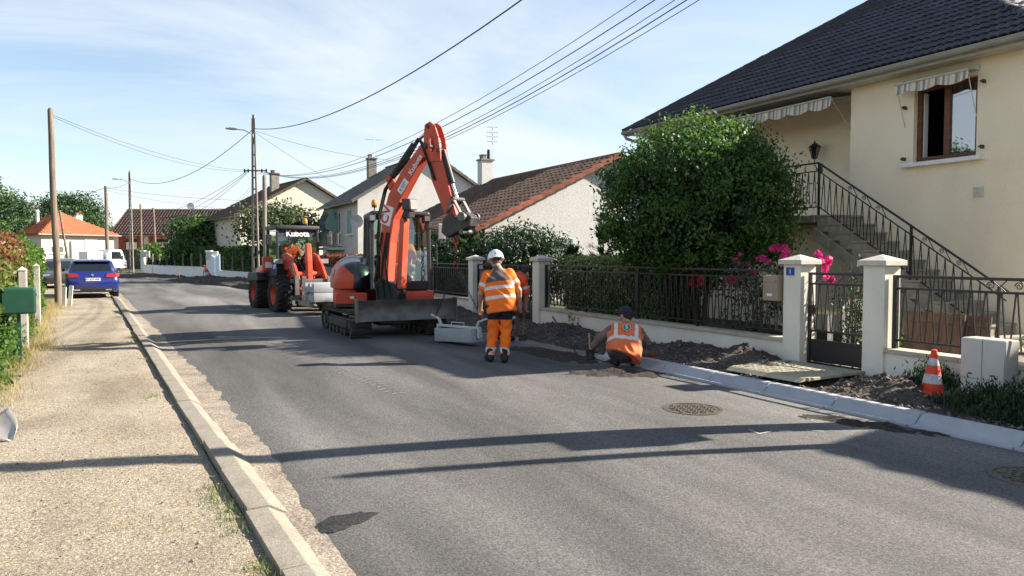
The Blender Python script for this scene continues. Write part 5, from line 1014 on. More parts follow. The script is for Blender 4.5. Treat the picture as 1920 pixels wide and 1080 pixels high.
def und(mb, name, m, parent=EX, **k): mb.xf(U); return mb.build(name, m, parent, **k)
for s_ in (-1, 1):   # tracks
    prof = []
    for a in np.linspace(-PI / 2, PI / 2, 9): prof.append((.98 + .27 * math.cos(a), .275 + .27 * math.sin(a)))
    for a in np.linspace(PI / 2, 3 * PI / 2, 9): prof.append((-.98 + .25 * math.cos(a), .285 + .25 * math.sin(a)))
    inn = [(u * .965 if abs(u) < .9 else u - .05 * np.sign(u) , .275 + (v - .275) * .84) for u, v in prof]; n = len(prof); x0, x1 = s_ * .78 - .2, s_ * .78 + .2
    b_ = MB(); vs = [(x0, u, v) for u, v in prof] + [(x1, u, v) for u, v in prof] + [(x0, u, v) for u, v in inn] + [(x1, u, v) for u, v in inn]
    b_.add(vs, [f for i in range(n) for f in ((i, (i + 1) % n, n + (i + 1) % n, n + i), (2 * n + i, 3 * n + i, 3 * n + (i + 1) % n, 2 * n + (i + 1) % n), (i, 2 * n + i, 2 * n + (i + 1) % n, (i + 1) % n), (n + i, n + (i + 1) % n, 3 * n + (i + 1) % n, 3 * n + i))])
    tr = und(b_, 'track', 'rubber_dusty', smooth=40)
    per = [np.array(p) for p in prof] + [np.array(prof[0])]; L_ = np.cumsum([0] + [np.linalg.norm(per[i + 1] - per[i]) for i in range(n)]); xs = []
    for q in np.arange(0, L_[-1], .105):
        i = min(n - 1, int(np.searchsorted(L_, q, 'right') - 1)); p = per[i] + (per[i + 1] - per[i]) * (q - L_[i]) / max(1e-6, L_[i + 1] - L_[i]); tg = (per[i + 1] - per[i]) / np.linalg.norm(per[i + 1] - per[i]); nr = Vector((0, tg[1], -tg[0]))
        xs.append(Matrix.Rotation(U, 4, 'Z') @ frame(Vector((s_ * .78, p[0], p[1])), Vector((1, 0, 0)), Vector((0, tg[0], tg[1])), nr))
    pieces('track_lug', MB().box(-.2, .2, -.028, .028, -.005, .028), 'rubber_dusty', tr, xs)
    xo = s_ * .78; und(MB().box(xo - .12, xo + .12, -.8, .8, .16, .40).box(xo + s_ * .12, xo + s_ * .16, -.75, .7, .2, .36), 'track_frame', 'steel_dark', bevel=.03)
    und(MB().lathe([(.21, -.16), (.21, .16)], 24, (xo, -.98, .285), axis='x').lathe([(.1, -.19), (.1, .19)], 16, (xo, -.98, .285), axis='x'), 'sprocket', 'steel_dark', smooth=40); und(MB().lathe([(.2, -.14), (.2, .14)], 24, (xo, .98, .275), axis='x').lathe([(.08, -.18), (.08, .18)], 16, (xo, .98, .275), axis='x'), 'idler', 'steel_dark', smooth=40)
    for y in (-.6, -.3, 0, .3, .6): und(MB().lathe([(.085, -.17), (.085, .17)], 14, (xo, y, .12), axis='x'), 'roller', 'steel_dark', smooth=40)
und(MB().box(-.6, .6, -.6, .6, .28, .48).box(-.35, .35, .5, .95, .25, .45), 'chassis', 'steel_dark', bevel=.04)
MB().lathe([(.42, .44), (.42, .62)], 28).build('slew_ring', 'steel_dark', EX, smooth=40)
bp = [(1.52, .40), (1.47, .47), (1.45, .58), (1.47, .70), (1.54, .80), (1.57, .80), (1.50, .70), (1.485, .58), (1.51, .47), (1.56, .40)]
bl_ = und(MB().prism(bp, lambda u, v, d: (d, u, v), -1.06, .95), 'blade', 'steel_worn', smooth=30)
for x_ in (-1.065, .935): und(MB().box(x_, x_ + .02, 1.40, 1.60, .38, .82), 'blade_cheek', 'steel_worn', bl_)
for s_ in (-1, 1): und(MB().beam((s_ * .35, .6, .38), (s_ * .35, 1.46, .56), .1, .13), 'blade_arm', 'steel_dark')
# upper structure
arc = [(.98 * math.cos(a), -.10 + .98 * math.sin(a)) for a in np.linspace(0, -PI, 17)]
foot = [(.98, .62), (.98, -.1)] + arc[1:-1] + [(-.98, -.1), (-.98, .72), (.25, .72), (.25, .62)]
MB().prism(foot, lambda u, v, d: (u, v, d), .62, .665).build('deck', 'steel_dark', EX)
cw = [(.985, .30)] + [(.99 * math.cos(a), -.10 + .99 * math.sin(a)) for a in np.linspace(0, -PI, 21)] + [(-.985, .0), (-.6, .0), (-.55, -.3), (.3, -.3), (.55, .3)]
MB().prism(cw, lambda u, v, d: (u, v, d), .667, .96).build('counterweight', 'orange_paint', EX, bevel=.035, seg=3, smooth=40)
MB().prism([(-.98, .12), (-.98, .80), (-.05, .80), (-.05, .12)], lambda u, v, d: (u, v, d), .667, .93).build('step_panel', 'orange_paint', EX, bevel=.03, seg=3, smooth=40)
MB().prism([(.98, .34), (.60, .34), (.35, .62), (.98, .62)], lambda u, v, d: (u, v, d), .667, .90).build('tank_cover', 'orange_paint', EX, bevel=.02)
MB().box(.62, .70, .625, .634, .78, .83).box(-.15, -.07, .802, .812, .82, .87).build('step_decal', 'decal', EX)
mat('hood_black', (.012, .014, .018), .32, .2, 4, coat=.35, grime=.12)
hp_ = [('c', (.56, .02, 1.12), (.55, -.45, 1.16), .42, .46), ('c', (.0, -.62, 1.14), (.5, -.58, 1.16), .44, .46), ('c', (.62, .0, .9), (.6, -.4, .9), .37, .40)]
def hoodmi(P):
    return np.where(P[:, 0] > .60 + .95 * np.maximum(0, P[:, 2] - 1.24) + .15 * np.maximum(0, 1.1 - P[:, 2]), 1, 0)
blob('engine_hood', hp_, ['hood_black', 'orange_paint'], EX, .014, .12, cut=[((0, 0, .965), (0, 0, -1))], mi=hoodmi, pad=.06)
MB().lathe([(.0, .0), (.06, .0), (.06, .003), (.0, .003)], 14, (0, 0, 0), cap=False).build('hood_sticker', 'yellow', EX).matrix_basis = frame((.965, -.12, 1.24), (.25, .97, 0), (-.2, 0, .98), (.95, -.25, .2))
MB().box(-.05, .05, -.14, .14, 0, .004).build('hood_decal', 'decal', EX).matrix_basis = frame((.962, -.16, 1.22), (.25, .97, 0), (-.2, 0, .98), (.95, -.25, .2))
# cab
cx0, cx1, cy0, cy1, cz0, cz1 = -.90, .27, -.72, .74, .95, 2.50
for (x, y, ty) in ((cx1, cy1, cy1 - .10), (cx0, cy1, cy1 - .10), (cx1, .02, .0), (cx0, .02, .0), (cx1, cy0, cy0 + .06), (cx0, cy0, cy0 + .06)):
    MB().beam((x, y, cz0), (x * .97 - .015, ty, cz1 - .05), .075, .085, (0, 1, 0)).build('cab_pillar', 'cab_grey', EX, bevel=.015)
MB().box(cx0 - .02, cx1 + .02, cy0 - .02, cy1 - .02, cz1 - .07, cz1 + .05).build('cab_roof', 'cab_grey', EX, bevel=.05, seg=3, smooth=40)
MB().box(cx0, cx1, cy0, cy0 + .05, cz0, 1.45).box(cx1 - .04, cx1, cy0 + .05, .0, cz0, 1.32).box(cx0, cx0 + .04, cy0 + .05, cy1, cz0, 1.22).box(cx0, cx1, cy1 - .05, cy1 + .01, cz0, 1.12).box(cx1 - .05, cx1, .06, cy1 - .05, cz0, 1.30).build('cab_panel', 'black_paint', EX, bevel=.012)
MB().box(cx0 + .05, cx1 - .05, cy0 + .05, cy1 - .05, .94, .97).build('cab_floor', 'dark', EX)
for nm, q in (('front_window', [(cx0 + .04, cy1 - .01, 1.13), (cx1 - .04, cy1 - .01, 1.13), (cx1 - .05, cy1 - .10, 2.43), (cx0 + .05, cy1 - .10, 2.43)]), ('side_window', [(cx1 - .01, cy1 - .05, 1.31), (cx1 - .01, .06, 1.31), (cx1 - .03, .04, 2.42), (cx1 - .03, cy1 - .13, 2.42)]), ('rear_side_window', [(cx1 - .01, -.03, 1.33), (cx1 - .01, cy0 + .06, 1.33), (cx1 - .03, cy0 + .10, 2.42), (cx1 - .03, -.03, 2.42)]), ('rear_window', [(cx0 + .04, cy0 + .02, 1.46), (cx1 - .04, cy0 + .02, 1.46), (cx1 - .05, cy0 + .07, 2.42), (cx0 + .05, cy0 + .07, 2.42)]), ('door_window', [(cx0 + .01, cy1 - .05, 1.23), (cx0 + .01, cy0 + .06, 1.23), (cx0 + .03, cy0 + .1, 2.42), (cx0 + .03, cy1 - .13, 2.42)])):
    MB().quad(*q).build(nm, 'glass', EX, fix=False)
MB().lathe([(.012, 0), (.012, .09), (.05, .10), (.055, .14)], 14, (cx1 - .12, cy1 - .55, cz1 + .05)).build('beacon_stem', 'black_paint', EX); MB().lathe([(.062, .0), (.066, .05), (.05, .1), (.02, .125)], 14, (cx1 - .12, cy1 - .55, cz1 + .19)).build('beacon', 'beacon', EX, smooth=True)
for x in (cx0 - .02, cx1 - .08): w_ = MB().box(x, x + .14, cy1 - .07, cy1 + .03, cz1 - .17, cz1 - .02).build('work_light', 'black_paint', EX, bevel=.015); MB().box(x + .02, x + .12, cy1 + .031, cy1 + .04, cz1 - .15, cz1 - .045).build('lamp_glass', 'lamp_glass', w_)
MB().tube([(cx0, cy1 - .05, 2.2), (cx0 - .14, cy1 + .06, 2.18), (cx0 - .22, cy1 + .1, 2.16)], .013).build('mirror_arm', 'black_paint', EX); MB().box(cx0 - .31, cx0 - .16, cy1 + .09, cy1 + .12, 1.98, 2.3).build('mirror', 'lamp_grey', EX, bevel=.02)
MB().tube([(cx0 - .03, cy1 + .02, 1.95), (cx0 - .12, cy1 + .1, 1.9), (cx0 - .14, cy1 + .1, 1.35), (cx0 - .03, cy1 + .02, 1.25)], .014).build('grab_rail', 'black_paint', EX, smooth=True)
MB().tube([(cx1 + .03, cy1 + .02, 1.3), (cx1 + .05, cy1 + .04, 2.2)], .012).build('grab_rail', 'black_paint', EX)
st = MB().box(-.70, -.22, -.45, .02, 1.0, 1.30).build('seat', 'seat_vinyl', EX, bevel=.05); MB().beam((-.46, -.42, 1.28), (-.46, -.58, 1.95), .46, .12, (0, 1, 0)).build('seat_back', 'seat_vinyl', st, bevel=.04)
for x in (-.80, -.14): MB().box(x - .09, x + .09, -.3, .25, .97, 1.38).tube([(x, .15, 1.38), (x, .22, 1.58)], .018).build('control_console', 'black_paint', EX, bevel=.02)
MB().box(-.20, -.12, .24, .252, 1.22, 1.28).build('warning_label', 'yellow', EX)
# boom, stick and linkage in the plane of the swung boom
bd = Vector((-.634, .773, 0)); bn = Vector((.773, .634, 0)); bo = Vector((0, 1.016, 0))
B = lambda s_, z, d: tuple(bo + bd * s_ + bn * d + Vector((0, 0, z)))
MB().prism([(-.20, .62), (-.20, 1.12), (-.1, 1.22), (.2, 1.12), (.40, .95), (.36, .62)], B, -.13, .13).build('swing_bracket', 'black_paint', EX, bevel=.03)
boomp = [(-.07, .85), (-.10, 1.3), (-.09, 1.9), (-.02, 2.42), (.14, 2.85), (.50, 3.29), (.99, 3.77), (1.12, 3.72), (1.12, 3.62), (.76, 3.17), (.44, 2.74), (.27, 2.36), (.17, 1.9), (.11, 1.3), (.07, .85)]
boom = MB().prism(boomp, B, -.105, .105).build('boom', 'orange_faded', EX, bevel=.014, seg=2)
MB().prism([(.32, 1.0), (.40, 2.35), (.52, 2.35), (.43, 1.0)], B, -.08, .08).build('cylinder_guard', 'orange_paint', EX, bevel=.012)
MB().tube([B(.30, .85, 0), B(.42, 2.0, 0)], .07, 14).tube([B(.42, 2.0, 0), B(.50, 2.62, 0)], .035, 12).build('boom_cylinder', 'black_paint', EX, smooth=40)
MB().prism([(.50, 2.52), (.48, 2.74), (.68, 2.74), (.70, 2.52)], B, -.11, .11).build('boom_lamp', 'steel_dark', EX, bevel=.01)
MB().prism([(.705, 2.54), (.685, 2.72), (.69, 2.72), (.71, 2.54)], B, -.09, .09).build('lamp_glass', 'lamp_glass', EX)
MB().prism([(.50, 2.38), (.50, 2.51), (.66, 2.51), (.64, 2.38)], B, -.09, .09).build('lamp_bracket', 'black_paint', EX, bevel=.01)
MB().prism([(.12, 2.92), (.02, 3.2), (.12, 3.24), (.28, 3.06)], B, -.07, .07).build('cylinder_lug', 'orange_faded', EX, bevel=.01)
MB().tube([B(.10, 3.14, 0), B(.72, 3.78, 0)], .062, 14).build('arm_cylinder', 'black_paint', EX, smooth=40); MB().tube([B(.72, 3.78, 0), B(1.06, 4.0, 0)], .032, 12).build('arm_rod', 'chrome', EX, smooth=40)
hose = [(-.2, 1.2, .04), (-.22, 1.9, .05), (-.16, 2.5, .05), (.0, 2.95, .06), (.2, 3.15, .07), (.55, 3.45, .08), (.9, 3.86, .10), (1.02, 3.75, .14), (1.18, 3.4, .14), (1.32, 3.05, .13)]
for o_ in (0, .05): MB().tube([B(a, z, d - o_) for a, z, d in hose], .022, 8).build('hydraulic_hose', 'rubber', EX, smooth=True)
for (a_, b_, d_) in ((-.12, -.02, .14), (-.05, .02, -.13), (.05, .10, .13), (.2, .16, .12)): MB().tube([B(a_, .80, d_), B(a_ - .06, 1.15, d_ * 1.25), B(b_ - .08, 1.6, d_ * 1.1), B(b_, 2.1, d_ * .85)], .02, 8).build('hydraulic_hose', 'rubber', EX, smooth=True)
# stick: box section below, two plates with an oval opening above
stick = MB().prism([(1.10, 3.55), (1.22, 3.05), (1.56, 2.36), (1.70, 2.26), (1.80, 2.40), (1.62, 2.95), (1.47, 3.42), (1.40, 3.62)], B, -.095, .095).build('stick', 'orange_faded', EX, bevel=.012)
outl = [(1.06, 3.95), (1.08, 4.10), (1.20, 4.15), (1.32, 4.06), (1.40, 3.85), (1.45, 3.56), (1.46, 3.40), (1.14, 3.40), (1.06, 3.55), (1.05, 3.75)]
for d in (-.10, .10):
    m_ = MB(); cxy = np.array((1.25, 3.72)); o2 = []
    for i in range(len(outl)):
        a, b = np.array(outl[i]), np.array(outl[(i + 1) % len(outl)]); o2 += [a, (a + b) / 2]
    inn = [(cxy[0] + .07 * (p - cxy)[0] / np.linalg.norm(p - cxy), cxy[1] + .15 * (p - cxy)[1] / np.linalg.norm(p - cxy)) for p in o2]; n = len(o2)
    for i in range(n):
        j = (i + 1) % n; q = [o2[i], o2[j], inn[j], inn[i]]; m_.add([B(*p, d - .014) for p in q] + [B(*p, d + .014) for p in q], [(3, 2, 1, 0), (4, 5, 6, 7), (0, 1, 5, 4), (2, 3, 7, 6)])
    m_.build('stick_plate', 'orange_faded', EX)
MB().tube([B(1.09, 3.70, -.15), B(1.09, 3.70, .15)], .055, 14).tube([B(1.16, 4.06, -.13), B(1.16, 4.06, .13)], .04, 12).tube([B(1.40, 3.60, -.13), B(1.40, 3.60, .13)], .04, 12).build('pin', 'steel_dark', EX, smooth=40)
MB().tube([B(1.42, 3.60, 0), B(1.64, 2.98, 0)], .065, 14).build('bucket_cylinder', 'black_paint', EX, smooth=40); MB().tube([B(1.64, 2.98, 0), B(1.76, 2.68, 0)], .034, 12).build('bucket_rod', 'chrome', EX, smooth=40)
MB().tube([B(1.76, 2.68, -.17), B(1.76, 2.68, .17)], .05, 12).build('link_pin', 'steel_dark', EX, smooth=40)
for d in (-.14, .14): MB().beam(B(1.76, 2.68, d), B(1.62, 2.42, d), .035, .08, tuple(bn)).beam(B(1.76, 2.70, d), B(1.98, 2.36, d), .035, .08, tuple(bn)).build('link', 'steel_worn', EX, bevel=.008)
coup = MB().prism([(1.50, 2.34), (1.46, 2.08), (1.58, 1.98), (1.76, 2.05), (1.95, 2.12), (2.12, 2.18), (2.16, 2.34), (2.02, 2.44), (1.80, 2.36), (1.68, 2.42)], B, -.115, .115).build('quick_coupler', 'steel_dark', EX, bevel=.015)
MB().tube([B(2.02, 2.35, -.22), B(2.02, 2.35, .22)], .055, 16).tube([B(2.02, 2.35, -.24), B(2.02, 2.35, -.20)], .085, 16).tube([B(2.02, 2.35, .20), B(2.02, 2.35, .24)], .085, 16).build('coupler_pin', 'steel_worn', EX, smooth=40)
MB().tube([B(1.95, 2.08, -.14), B(1.95, 2.08, .14)], .05, 12).build('coupler_pin', 'steel_worn', EX, smooth=40)
# writing on the boom
def onboom(a, z, a2, z2, d=.107):
    p = Vector(B(a, z, d)); q = Vector(B(a2, z2, d)); x = (q - p).normalized(); zz = bn; y = zz.cross(x); return frame((p + q) / 2, x, y, zz)
M1 = onboom(.04, 2.25, .16, 2.62); MB().box(-.19, .19, -.13, .13, 0, .002).build('logo_plate', 'decal', EX).matrix_basis = M1
textmesh('CV', .27, 'logo_letters', 'decal_red', EX, M1 @ Matrix.Translation((0, .02, .004)) , bold=.006)
M2 = onboom(.42, 2.86, .62, 3.10); MB().box(-.15, .15, -.07, .07, 0, .002).build('logo_plate', 'decal', EX).matrix_basis = M2
MB().box(-.11, -.07, -.03, .03, .003, .004).box(-.05, .10, .005, .03, .003, .004).box(-.05, .08, -.03, -.012, .003, .004).build('logo_marks', 'shutter_grey', EX).matrix_basis = M2
textmesh('Kubota', .15, 'boom_lettering', 'decal', EX, onboom(.70, 3.2, .98, 3.54) @ Matrix.Translation((0, .0, .003)), bold=.003)

# lifting gear and hung kerb stone
hk = Vector((5.38, 12.74, 0))
mat('red_steel', (.40, .02, .015), .45, .15, 6); mat('chain', (.045, .045, .05), .45, .2, 10, metal=.6); mat('clamp', (.50, .55, .53), .5, .1, 6, metal=.2)
t = thing('hook', 'red lifting hook with chain rings hanging from the excavator coupler', 'hook', (5.38, 12.74, 1.3))
MB().tube([(0, 0, .72), (.04, 0, .66), (.05, 0, .6), (0, 0, .54), (-.04, 0, .58), (-.045, 0, .62)], .018, 8).tube([(0, 0, .54), (0, 0, .46)], .016, 8).build('hook_body', 'red_steel', t, smooth=True)
ring = lambda z, r, rot, th=.008: MB().tube([(r * .6 * math.cos(a) * math.cos(rot), r * .6 * math.cos(a) * math.sin(rot), z + r * math.sin(a)) for a in np.linspace(0, 2 * PI, 15)], th, 6)
for z, r_, ro, mm in ((.43, .045, 0, 'chain'), (.36, .045, 1.5, 'chain'), (.285, .05, .2, 'chain'), (.18, .075, .2, 'red_steel')): ring(z, r_, ro, .009).build('ring', mm, t, smooth=True)
MB().tube([(-.04, 0, .13), (-.045, 0, -.02)], .008, 6).build('shortening_claw', 'chain', t)
SC = Vector((5.33, 12.50, -.02)); SA = .38; SR = Matrix.Rotation(SA, 3, 'Z')
def chain(label, a, b):
    a = Vector(a); b = Vector(b); d = (b - a); n = int(d.length / .045); dn = d.normalized(); t = thing('lifting_chain', label, 'chain', a); e1 = dn.orthogonal().normalized(); e2 = dn.cross(e1)
    lk = MB().tube([(.0135 * math.cos(q), 0, .031 * math.sin(q)) for q in np.linspace(0, 2 * PI, 9)], .0055, 5)
    pieces('link', lk, 'chain', t, [frame(dn * (i + .5) * d.length / n, e1 if i % 2 else e2, e2 if i % 2 else -e1, dn) for i in range(n)], smooth=True)
chain('left dark chain from the red hook down to the clamp', hk + Vector((0, .01, 1.40)), SC + SR @ Vector((0, .60, .55)))
chain('right dark chain from the red hook down to the clamp', hk + Vector((.01, 0, 1.40)), SC + SR @ Vector((0, -.60, .55)))
tag(link('kerb_stone', ME_KERB, None, Matrix.Translation(SC + SR @ Vector((.16, 0, .24))) @ Matrix.Rotation(PI + SA, 4, 'Z') @ Matrix.Rotation(.04, 4, 'X')), 'pale concrete kerb stone hanging from the clamp and chains', 'kerb stone')
t = thing('kerb_clamp', 'pale metal kerb lifting clamp gripping the hanging stone', 'clamp', SC + Vector((0, 0, .0)), SA)
MB().box(-.035, .035, -.52, .52, .355, .395).build('bar', 'clamp', t, bevel=.006); MB().tube([(0, .18, .395), (0, .18, .45), (0, -.14, .45), (0, -.14, .395)], .008, 6).build('handle', 'clamp', t)
for s_ in (-1, 1):
    MB().box(-.04, .04, s_ * .52 - .02, s_ * .52 + .02, .20, .40).build('jaw', 'clamp', t, bevel=.006); MB().beam((0, s_ * .46, .39), (0, s_ * .52, .50), .05, .035).beam((0, s_ * .50, .49), (0, s_ * .72, .56), .04, .03).build('lever', 'clamp', t, bevel=.005); MB().tube([(0, s_ * .6, .52), (0, s_ * .6, .58)], .016, 8).build('shackle', 'red_steel', t)

# wheel loader
LO = thing('wheel_loader', 'orange wheel loader carrying kerb stones on pallet forks', 'loader', (4.40, 22.95, 0), PI + .12)
def wheel(par, x, y, r, w, rimm, s_, nlug=22):
    t_ = MB().lathe([(r * .52, -w / 2), (r * .90, -w / 2), (r * .97, -w * .38), (r * .97, w * .38), (r * .90, w / 2), (r * .52, w / 2)], 32, (x, y, r), axis='x', cap=False).build('wheel', 'rubber', par, smooth=35)
    if nlug:
        xs = [Matrix.Translation((x, y, r)) @ Matrix.Rotation(2 * PI * i / nlug, 4, 'X') @ Matrix.Translation((sd * w * .24, 0, r * .965)) @ Matrix.Rotation(sd * .6, 4, 'Z') for i in range(nlug) for sd in (-1, 1)]
        pieces('tyre_lug', MB().box(-w * .28, w * .28, -.028, .028, -.02, .03), 'rubber', t_, xs)
    MB().lathe([(.0, w * .18), (r * .2, w * .2), (r * .22, w * .12), (r * .42, w * .1), (r * .5, w * .42), (r * .54, w * .46), (r * .54, -w * .4), (0, -w * .4)], 28, (x, y, r), axis='x', cap=False).build('rim', rimm, t_, smooth=40) if s_ > 0 else MB().lathe([(0, w * .4), (r * .54, w * .4), (r * .54, -w * .46), (r * .5, -w * .42), (r * .42, -w * .1), (r * .22, -w * .12), (r * .2, -w * .2), (0, -w * .18)], 28, (x, y, r), axis='x', cap=False).build('rim', rimm, t_, smooth=40)
    return t_
for x in (-.70, .70):
    for y in (1.0, -1.05): wheel(LO, x, y, .54, .42, 'orange_paint', 1 if x > 0 else -1)
MB().box(-.42, .42, -1.9, -.2, .42, .80).box(-.35, .35, .2, 1.35, .42, .95).box(-.2, .2, -.2, .2, .45, .8).build('chassis', 'black_paint', LO, bevel=.03)
blob('engine_hood', [('c', (-.35, -1.75, 1.05), (-.35, -.7, 1.2), .3, .3), ('c', (.35, -1.75, 1.05), (.35, -.7, 1.2), .3, .3)], ['orange_paint'], LO, .03, .15, cut=[((0, 0, .8), (0, 0, -1))], pad=.08)
for s_ in (-1, 1): MB().prism([(-1.65, .98), (-1.5, 1.14), (-.62, 1.14), (-.45, .98), (-.45, .9), (-1.65, .9)], lambda u, v, d: (d, u, v), s_ * .48, s_ * .92).build('rear_fender', 'black_paint', LO, bevel=.03)
for s_ in (-1, 1): MB().box(s_ * .62 - .14, s_ * .62 + .14, -.62, -.40, 1.15, 1.62).build('side_panel', 'orange_paint', LO, bevel=.05)
for s_ in (-1, 1): MB().box(s_ * .62 - .09, s_ * .62 + .09, -.39, -.385, 1.28, 1.45).build('side_reflector', 'decal', LO)
lx, ly0, ly1, lz0, lz1 = .62, -.55, .52, .82, 2.46
for sx in (-1, 1):
    for (y, ty) in ((ly1, ly1 - .08), (ly0, ly0 + .05)): MB().beam((sx * lx, y, lz0), (sx * (lx - .03), ty, lz1 - .03), .07, .08, (0, 1, 0)).build('cab_pillar', 'black_paint', LO, bevel=.012)
MB().box(-lx - .03, lx + .03, ly0 - .05, ly1 + .02, lz1 - .06, lz1 + .07).build('cab_roof', 'cab_grey', LO, bevel=.04, seg=3, smooth=40)
MB().box(-lx, lx, ly1 - .04, ly1 + .015, lz0, 1.42).box(-lx, -lx + .04, ly0, ly1 - .05, lz0, 1.25).box(lx - .04, lx, ly0, ly1 - .05, lz0, 1.25).box(-lx, lx, ly0, ly0 + .04, lz0, 1.5).build('cab_panel', 'black_paint', LO, bevel=.01)
for nm, q in (('windscreen', [(-lx + .04, ly1 - .005, 1.43), (lx - .04, ly1 - .005, 1.43), (lx - .06, ly1 - .08, 2.40), (-lx + .06, ly1 - .08, 2.40)]), ('door_window', [(lx - .01, ly1 - .05, 1.26), (lx - .01, ly0 + .05, 1.26), (lx - .03, ly0 + .08, 2.4), (lx - .03, ly1 - .12, 2.4)]), ('door_window', [(-lx + .01, ly1 - .05, 1.26), (-lx + .01, ly0 + .05, 1.26), (-lx + .03, ly0 + .08, 2.4), (-lx + .03, ly1 - .12, 2.4)]), ('rear_window', [(-lx + .04, ly0 + .02, 1.5), (lx - .04, ly0 + .02, 1.5), (lx - .05, ly0 + .06, 2.4), (-lx + .05, ly0 + .06, 2.4)])): MB().quad(*q).build(nm, 'glass', LO, fix=False)
tint = MB().quad((-lx + .05, ly1 - .055, 2.19), (lx - .05, ly1 - .055, 2.19), (lx - .05, ly1 - .07, 2.40), (-lx + .05, ly1 - .07, 2.40)).build('sun_strip', 'cab_grey', LO, fix=False)
textmesh('Kubota', .235, 'windscreen_lettering', 'decal', LO, frame((.0, ly1 - .045, 2.285), (-1, 0, 0), (0, -.07, 1), (0, 1, .07)), bold=.008)
MB().tube([(-.42, -.1, lz1 + .05), (-.42, -.1, lz1 + .17)], .018).build('beacon_stem', 'black_paint', LO); MB().lathe([(.07, .0), (.075, .06), (.06, .13), (.03, .16)], 14, (-.42, -.1, lz1 + .16)).build('beacon', 'beacon', LO, smooth=True)
for s_ in (-1, 1):
    MB().tube([(s_ * lx, ly1, 2.35), (s_ * (lx + .25), ly1 + .12, 2.35), (s_ * (lx + .27), ly1 + .12, 2.05)], .014).build('mirror_arm', 'black_paint', LO); MB().box(s_ * (lx + .27) - .09, s_ * (lx + .27) + .09, ly1 + .1, ly1 + .14, 1.95, 2.25).build('mirror', 'black_paint', LO, bevel=.02)
    h_ = MB().box(s_ * .68 - .15, s_ * .68 + .15, ly1 + .1, ly1 + .26, 1.40, 1.56).build('headlamp', 'black_paint', LO, bevel=.02); MB().box(s_ * .68 - .13, s_ * .68 + .13, ly1 + .262, ly1 + .275, 1.415, 1.545).build('lamp_glass', 'lamp_glass', h_, bevel=.005)
MB().tube([(-lx - .02, ly1 + .03, 2.0), (-lx - .1, ly1 + .12, 1.95), (-lx - .1, ly1 + .12, 1.35), (-lx - .02, ly1 + .03, 1.25)], .016).build('grab_rail', 'black_paint', LO, smooth=True)
s0 = MB().box(-.24, .24, -.45, -.0, 1.12, 1.36).build('seat', 'seat_vinyl', LO, bevel=.04); MB().box(-.24, .24, -.5, -.4, 1.36, 1.95).build('seat_back', 'seat_vinyl', s0, bevel=.04)
MB().tube([(0, .46, 1.15), (0, .30, 1.50)], .03).tube([(.19 * math.cos(a), .30 - .07 * math.sin(a), 1.52 + .17 * math.sin(a)) for a in np.linspace(0, 2 * PI, 21)], .014, 6).build('steering_wheel', 'black_paint', LO, smooth=True)
armp = [(.55, 1.25), (.50, 1.55), (.72, 1.72), (1.05, 1.66), (1.45, 1.36), (1.80, .98), (1.98, .72), (1.86, .58), (1.62, .82), (1.25, 1.12), (.95, 1.28), (.78, 1.22)]
for s_ in (-1, 1):
    MB().prism(armp, lambda u, v, d: (d, u, v), s_ * .40 - .035, s_ * .40 + .035).build('lift_arm', 'orange_paint', LO, bevel=.01); MB().prism([(.45, .85), (.45, 1.62), (.68, 1.66), (.95, 1.1), (1.0, .85)], lambda u, v, d: (d, u, v), s_ * .30 - .03, s_ * .30 + .03).build('tower', 'orange_paint', LO, bevel=.01)
    MB().tube([(s_ * .30, .8, .85), (s_ * .38, 1.35, 1.12)], .045, 12).build('lift_cylinder', 'black_paint', LO, smooth=40)
textmesh('Kubota', .14, 'arm_lettering', 'decal', LO, frame((.437, 1.42, 1.27), (0, .72, -.69), (0, .69, .72), (1, 0, 0)) @ Matrix.Rotation(PI, 4, 'Z'))
MB().tube([(-.42, 1.42, 1.12), (.42, 1.42, 1.12)], .075, 14).build('cross_tube', 'orange_paint', LO, smooth=40)
MB().prism([(1.28, 1.9), (1.34, 2.0), (1.44, 1.98), (1.52, 1.5), (1.54, .95), (1.46, .86), (1.36, .92), (1.34, 1.4)], lambda u, v, d: (d, u, v), -.075, .075).build('tilt_lever', 'orange_paint', LO, bevel=.02)
MB().tube([(0, .55, 1.32), (0, 1.0, 1.62)], .055, 14).tube([(0, 1.0, 1.62), (0, 1.36, 1.90)], .03, 10).build('tilt_cylinder', 'black_paint', LO, smooth=40); MB().beam((0, 1.48, .95), (0, 1.95, .9), .07, .09).build('tilt_link', 'orange_paint', LO, bevel=.01)
MB().box(-.70, .70, 1.96, 2.04, .90, 1.0).box(-.70, .70, 1.96, 2.04, .42, .52).box(-.62, -.5, 2.05, 2.1, .40, 1.12).box(.5, .62, 2.05, 2.1, .40, 1.12).box(-.3, .3, 1.9, 1.959, .5, .98).build('fork_carriage', 'steel_worn', LO, bevel=.008)
for s_ in (-1, 1): MB().box(s_ * .36 - .06, s_ * .36 + .06, 2.05, 2.09, .26, 1.08).box(s_ * .36 - .06, s_ * .36 + .06, 2.09, 3.1, .26, .30).build('fork', 'steel_worn', LO, bevel=.006)
MB().box(-.3, .3, 1.2, 1.36, .45, .95).build('front_axle', 'orange_paint', LO, bevel=.02); MB().box(.36, .44, .35, .37, 1.02, 1.1).build('warning_label', 'yellow', LO)
MB().tube([(.2, .9, 1.3), (.18, 1.2, 1.42), (.16, 1.45, 1.25), (.1, 1.6, 1.05)], .018).tube([(-.15, 1.0, 1.1), (-.16, 1.35, 1.0), (-.12, 1.7, .95)], .018).build('hydraulic_hose', 'rubber', LO, smooth=True)
LM = Matrix.Translation(LO.location) @ Matrix.Rotation(LO.rotation_euler.z, 4, 'Z')
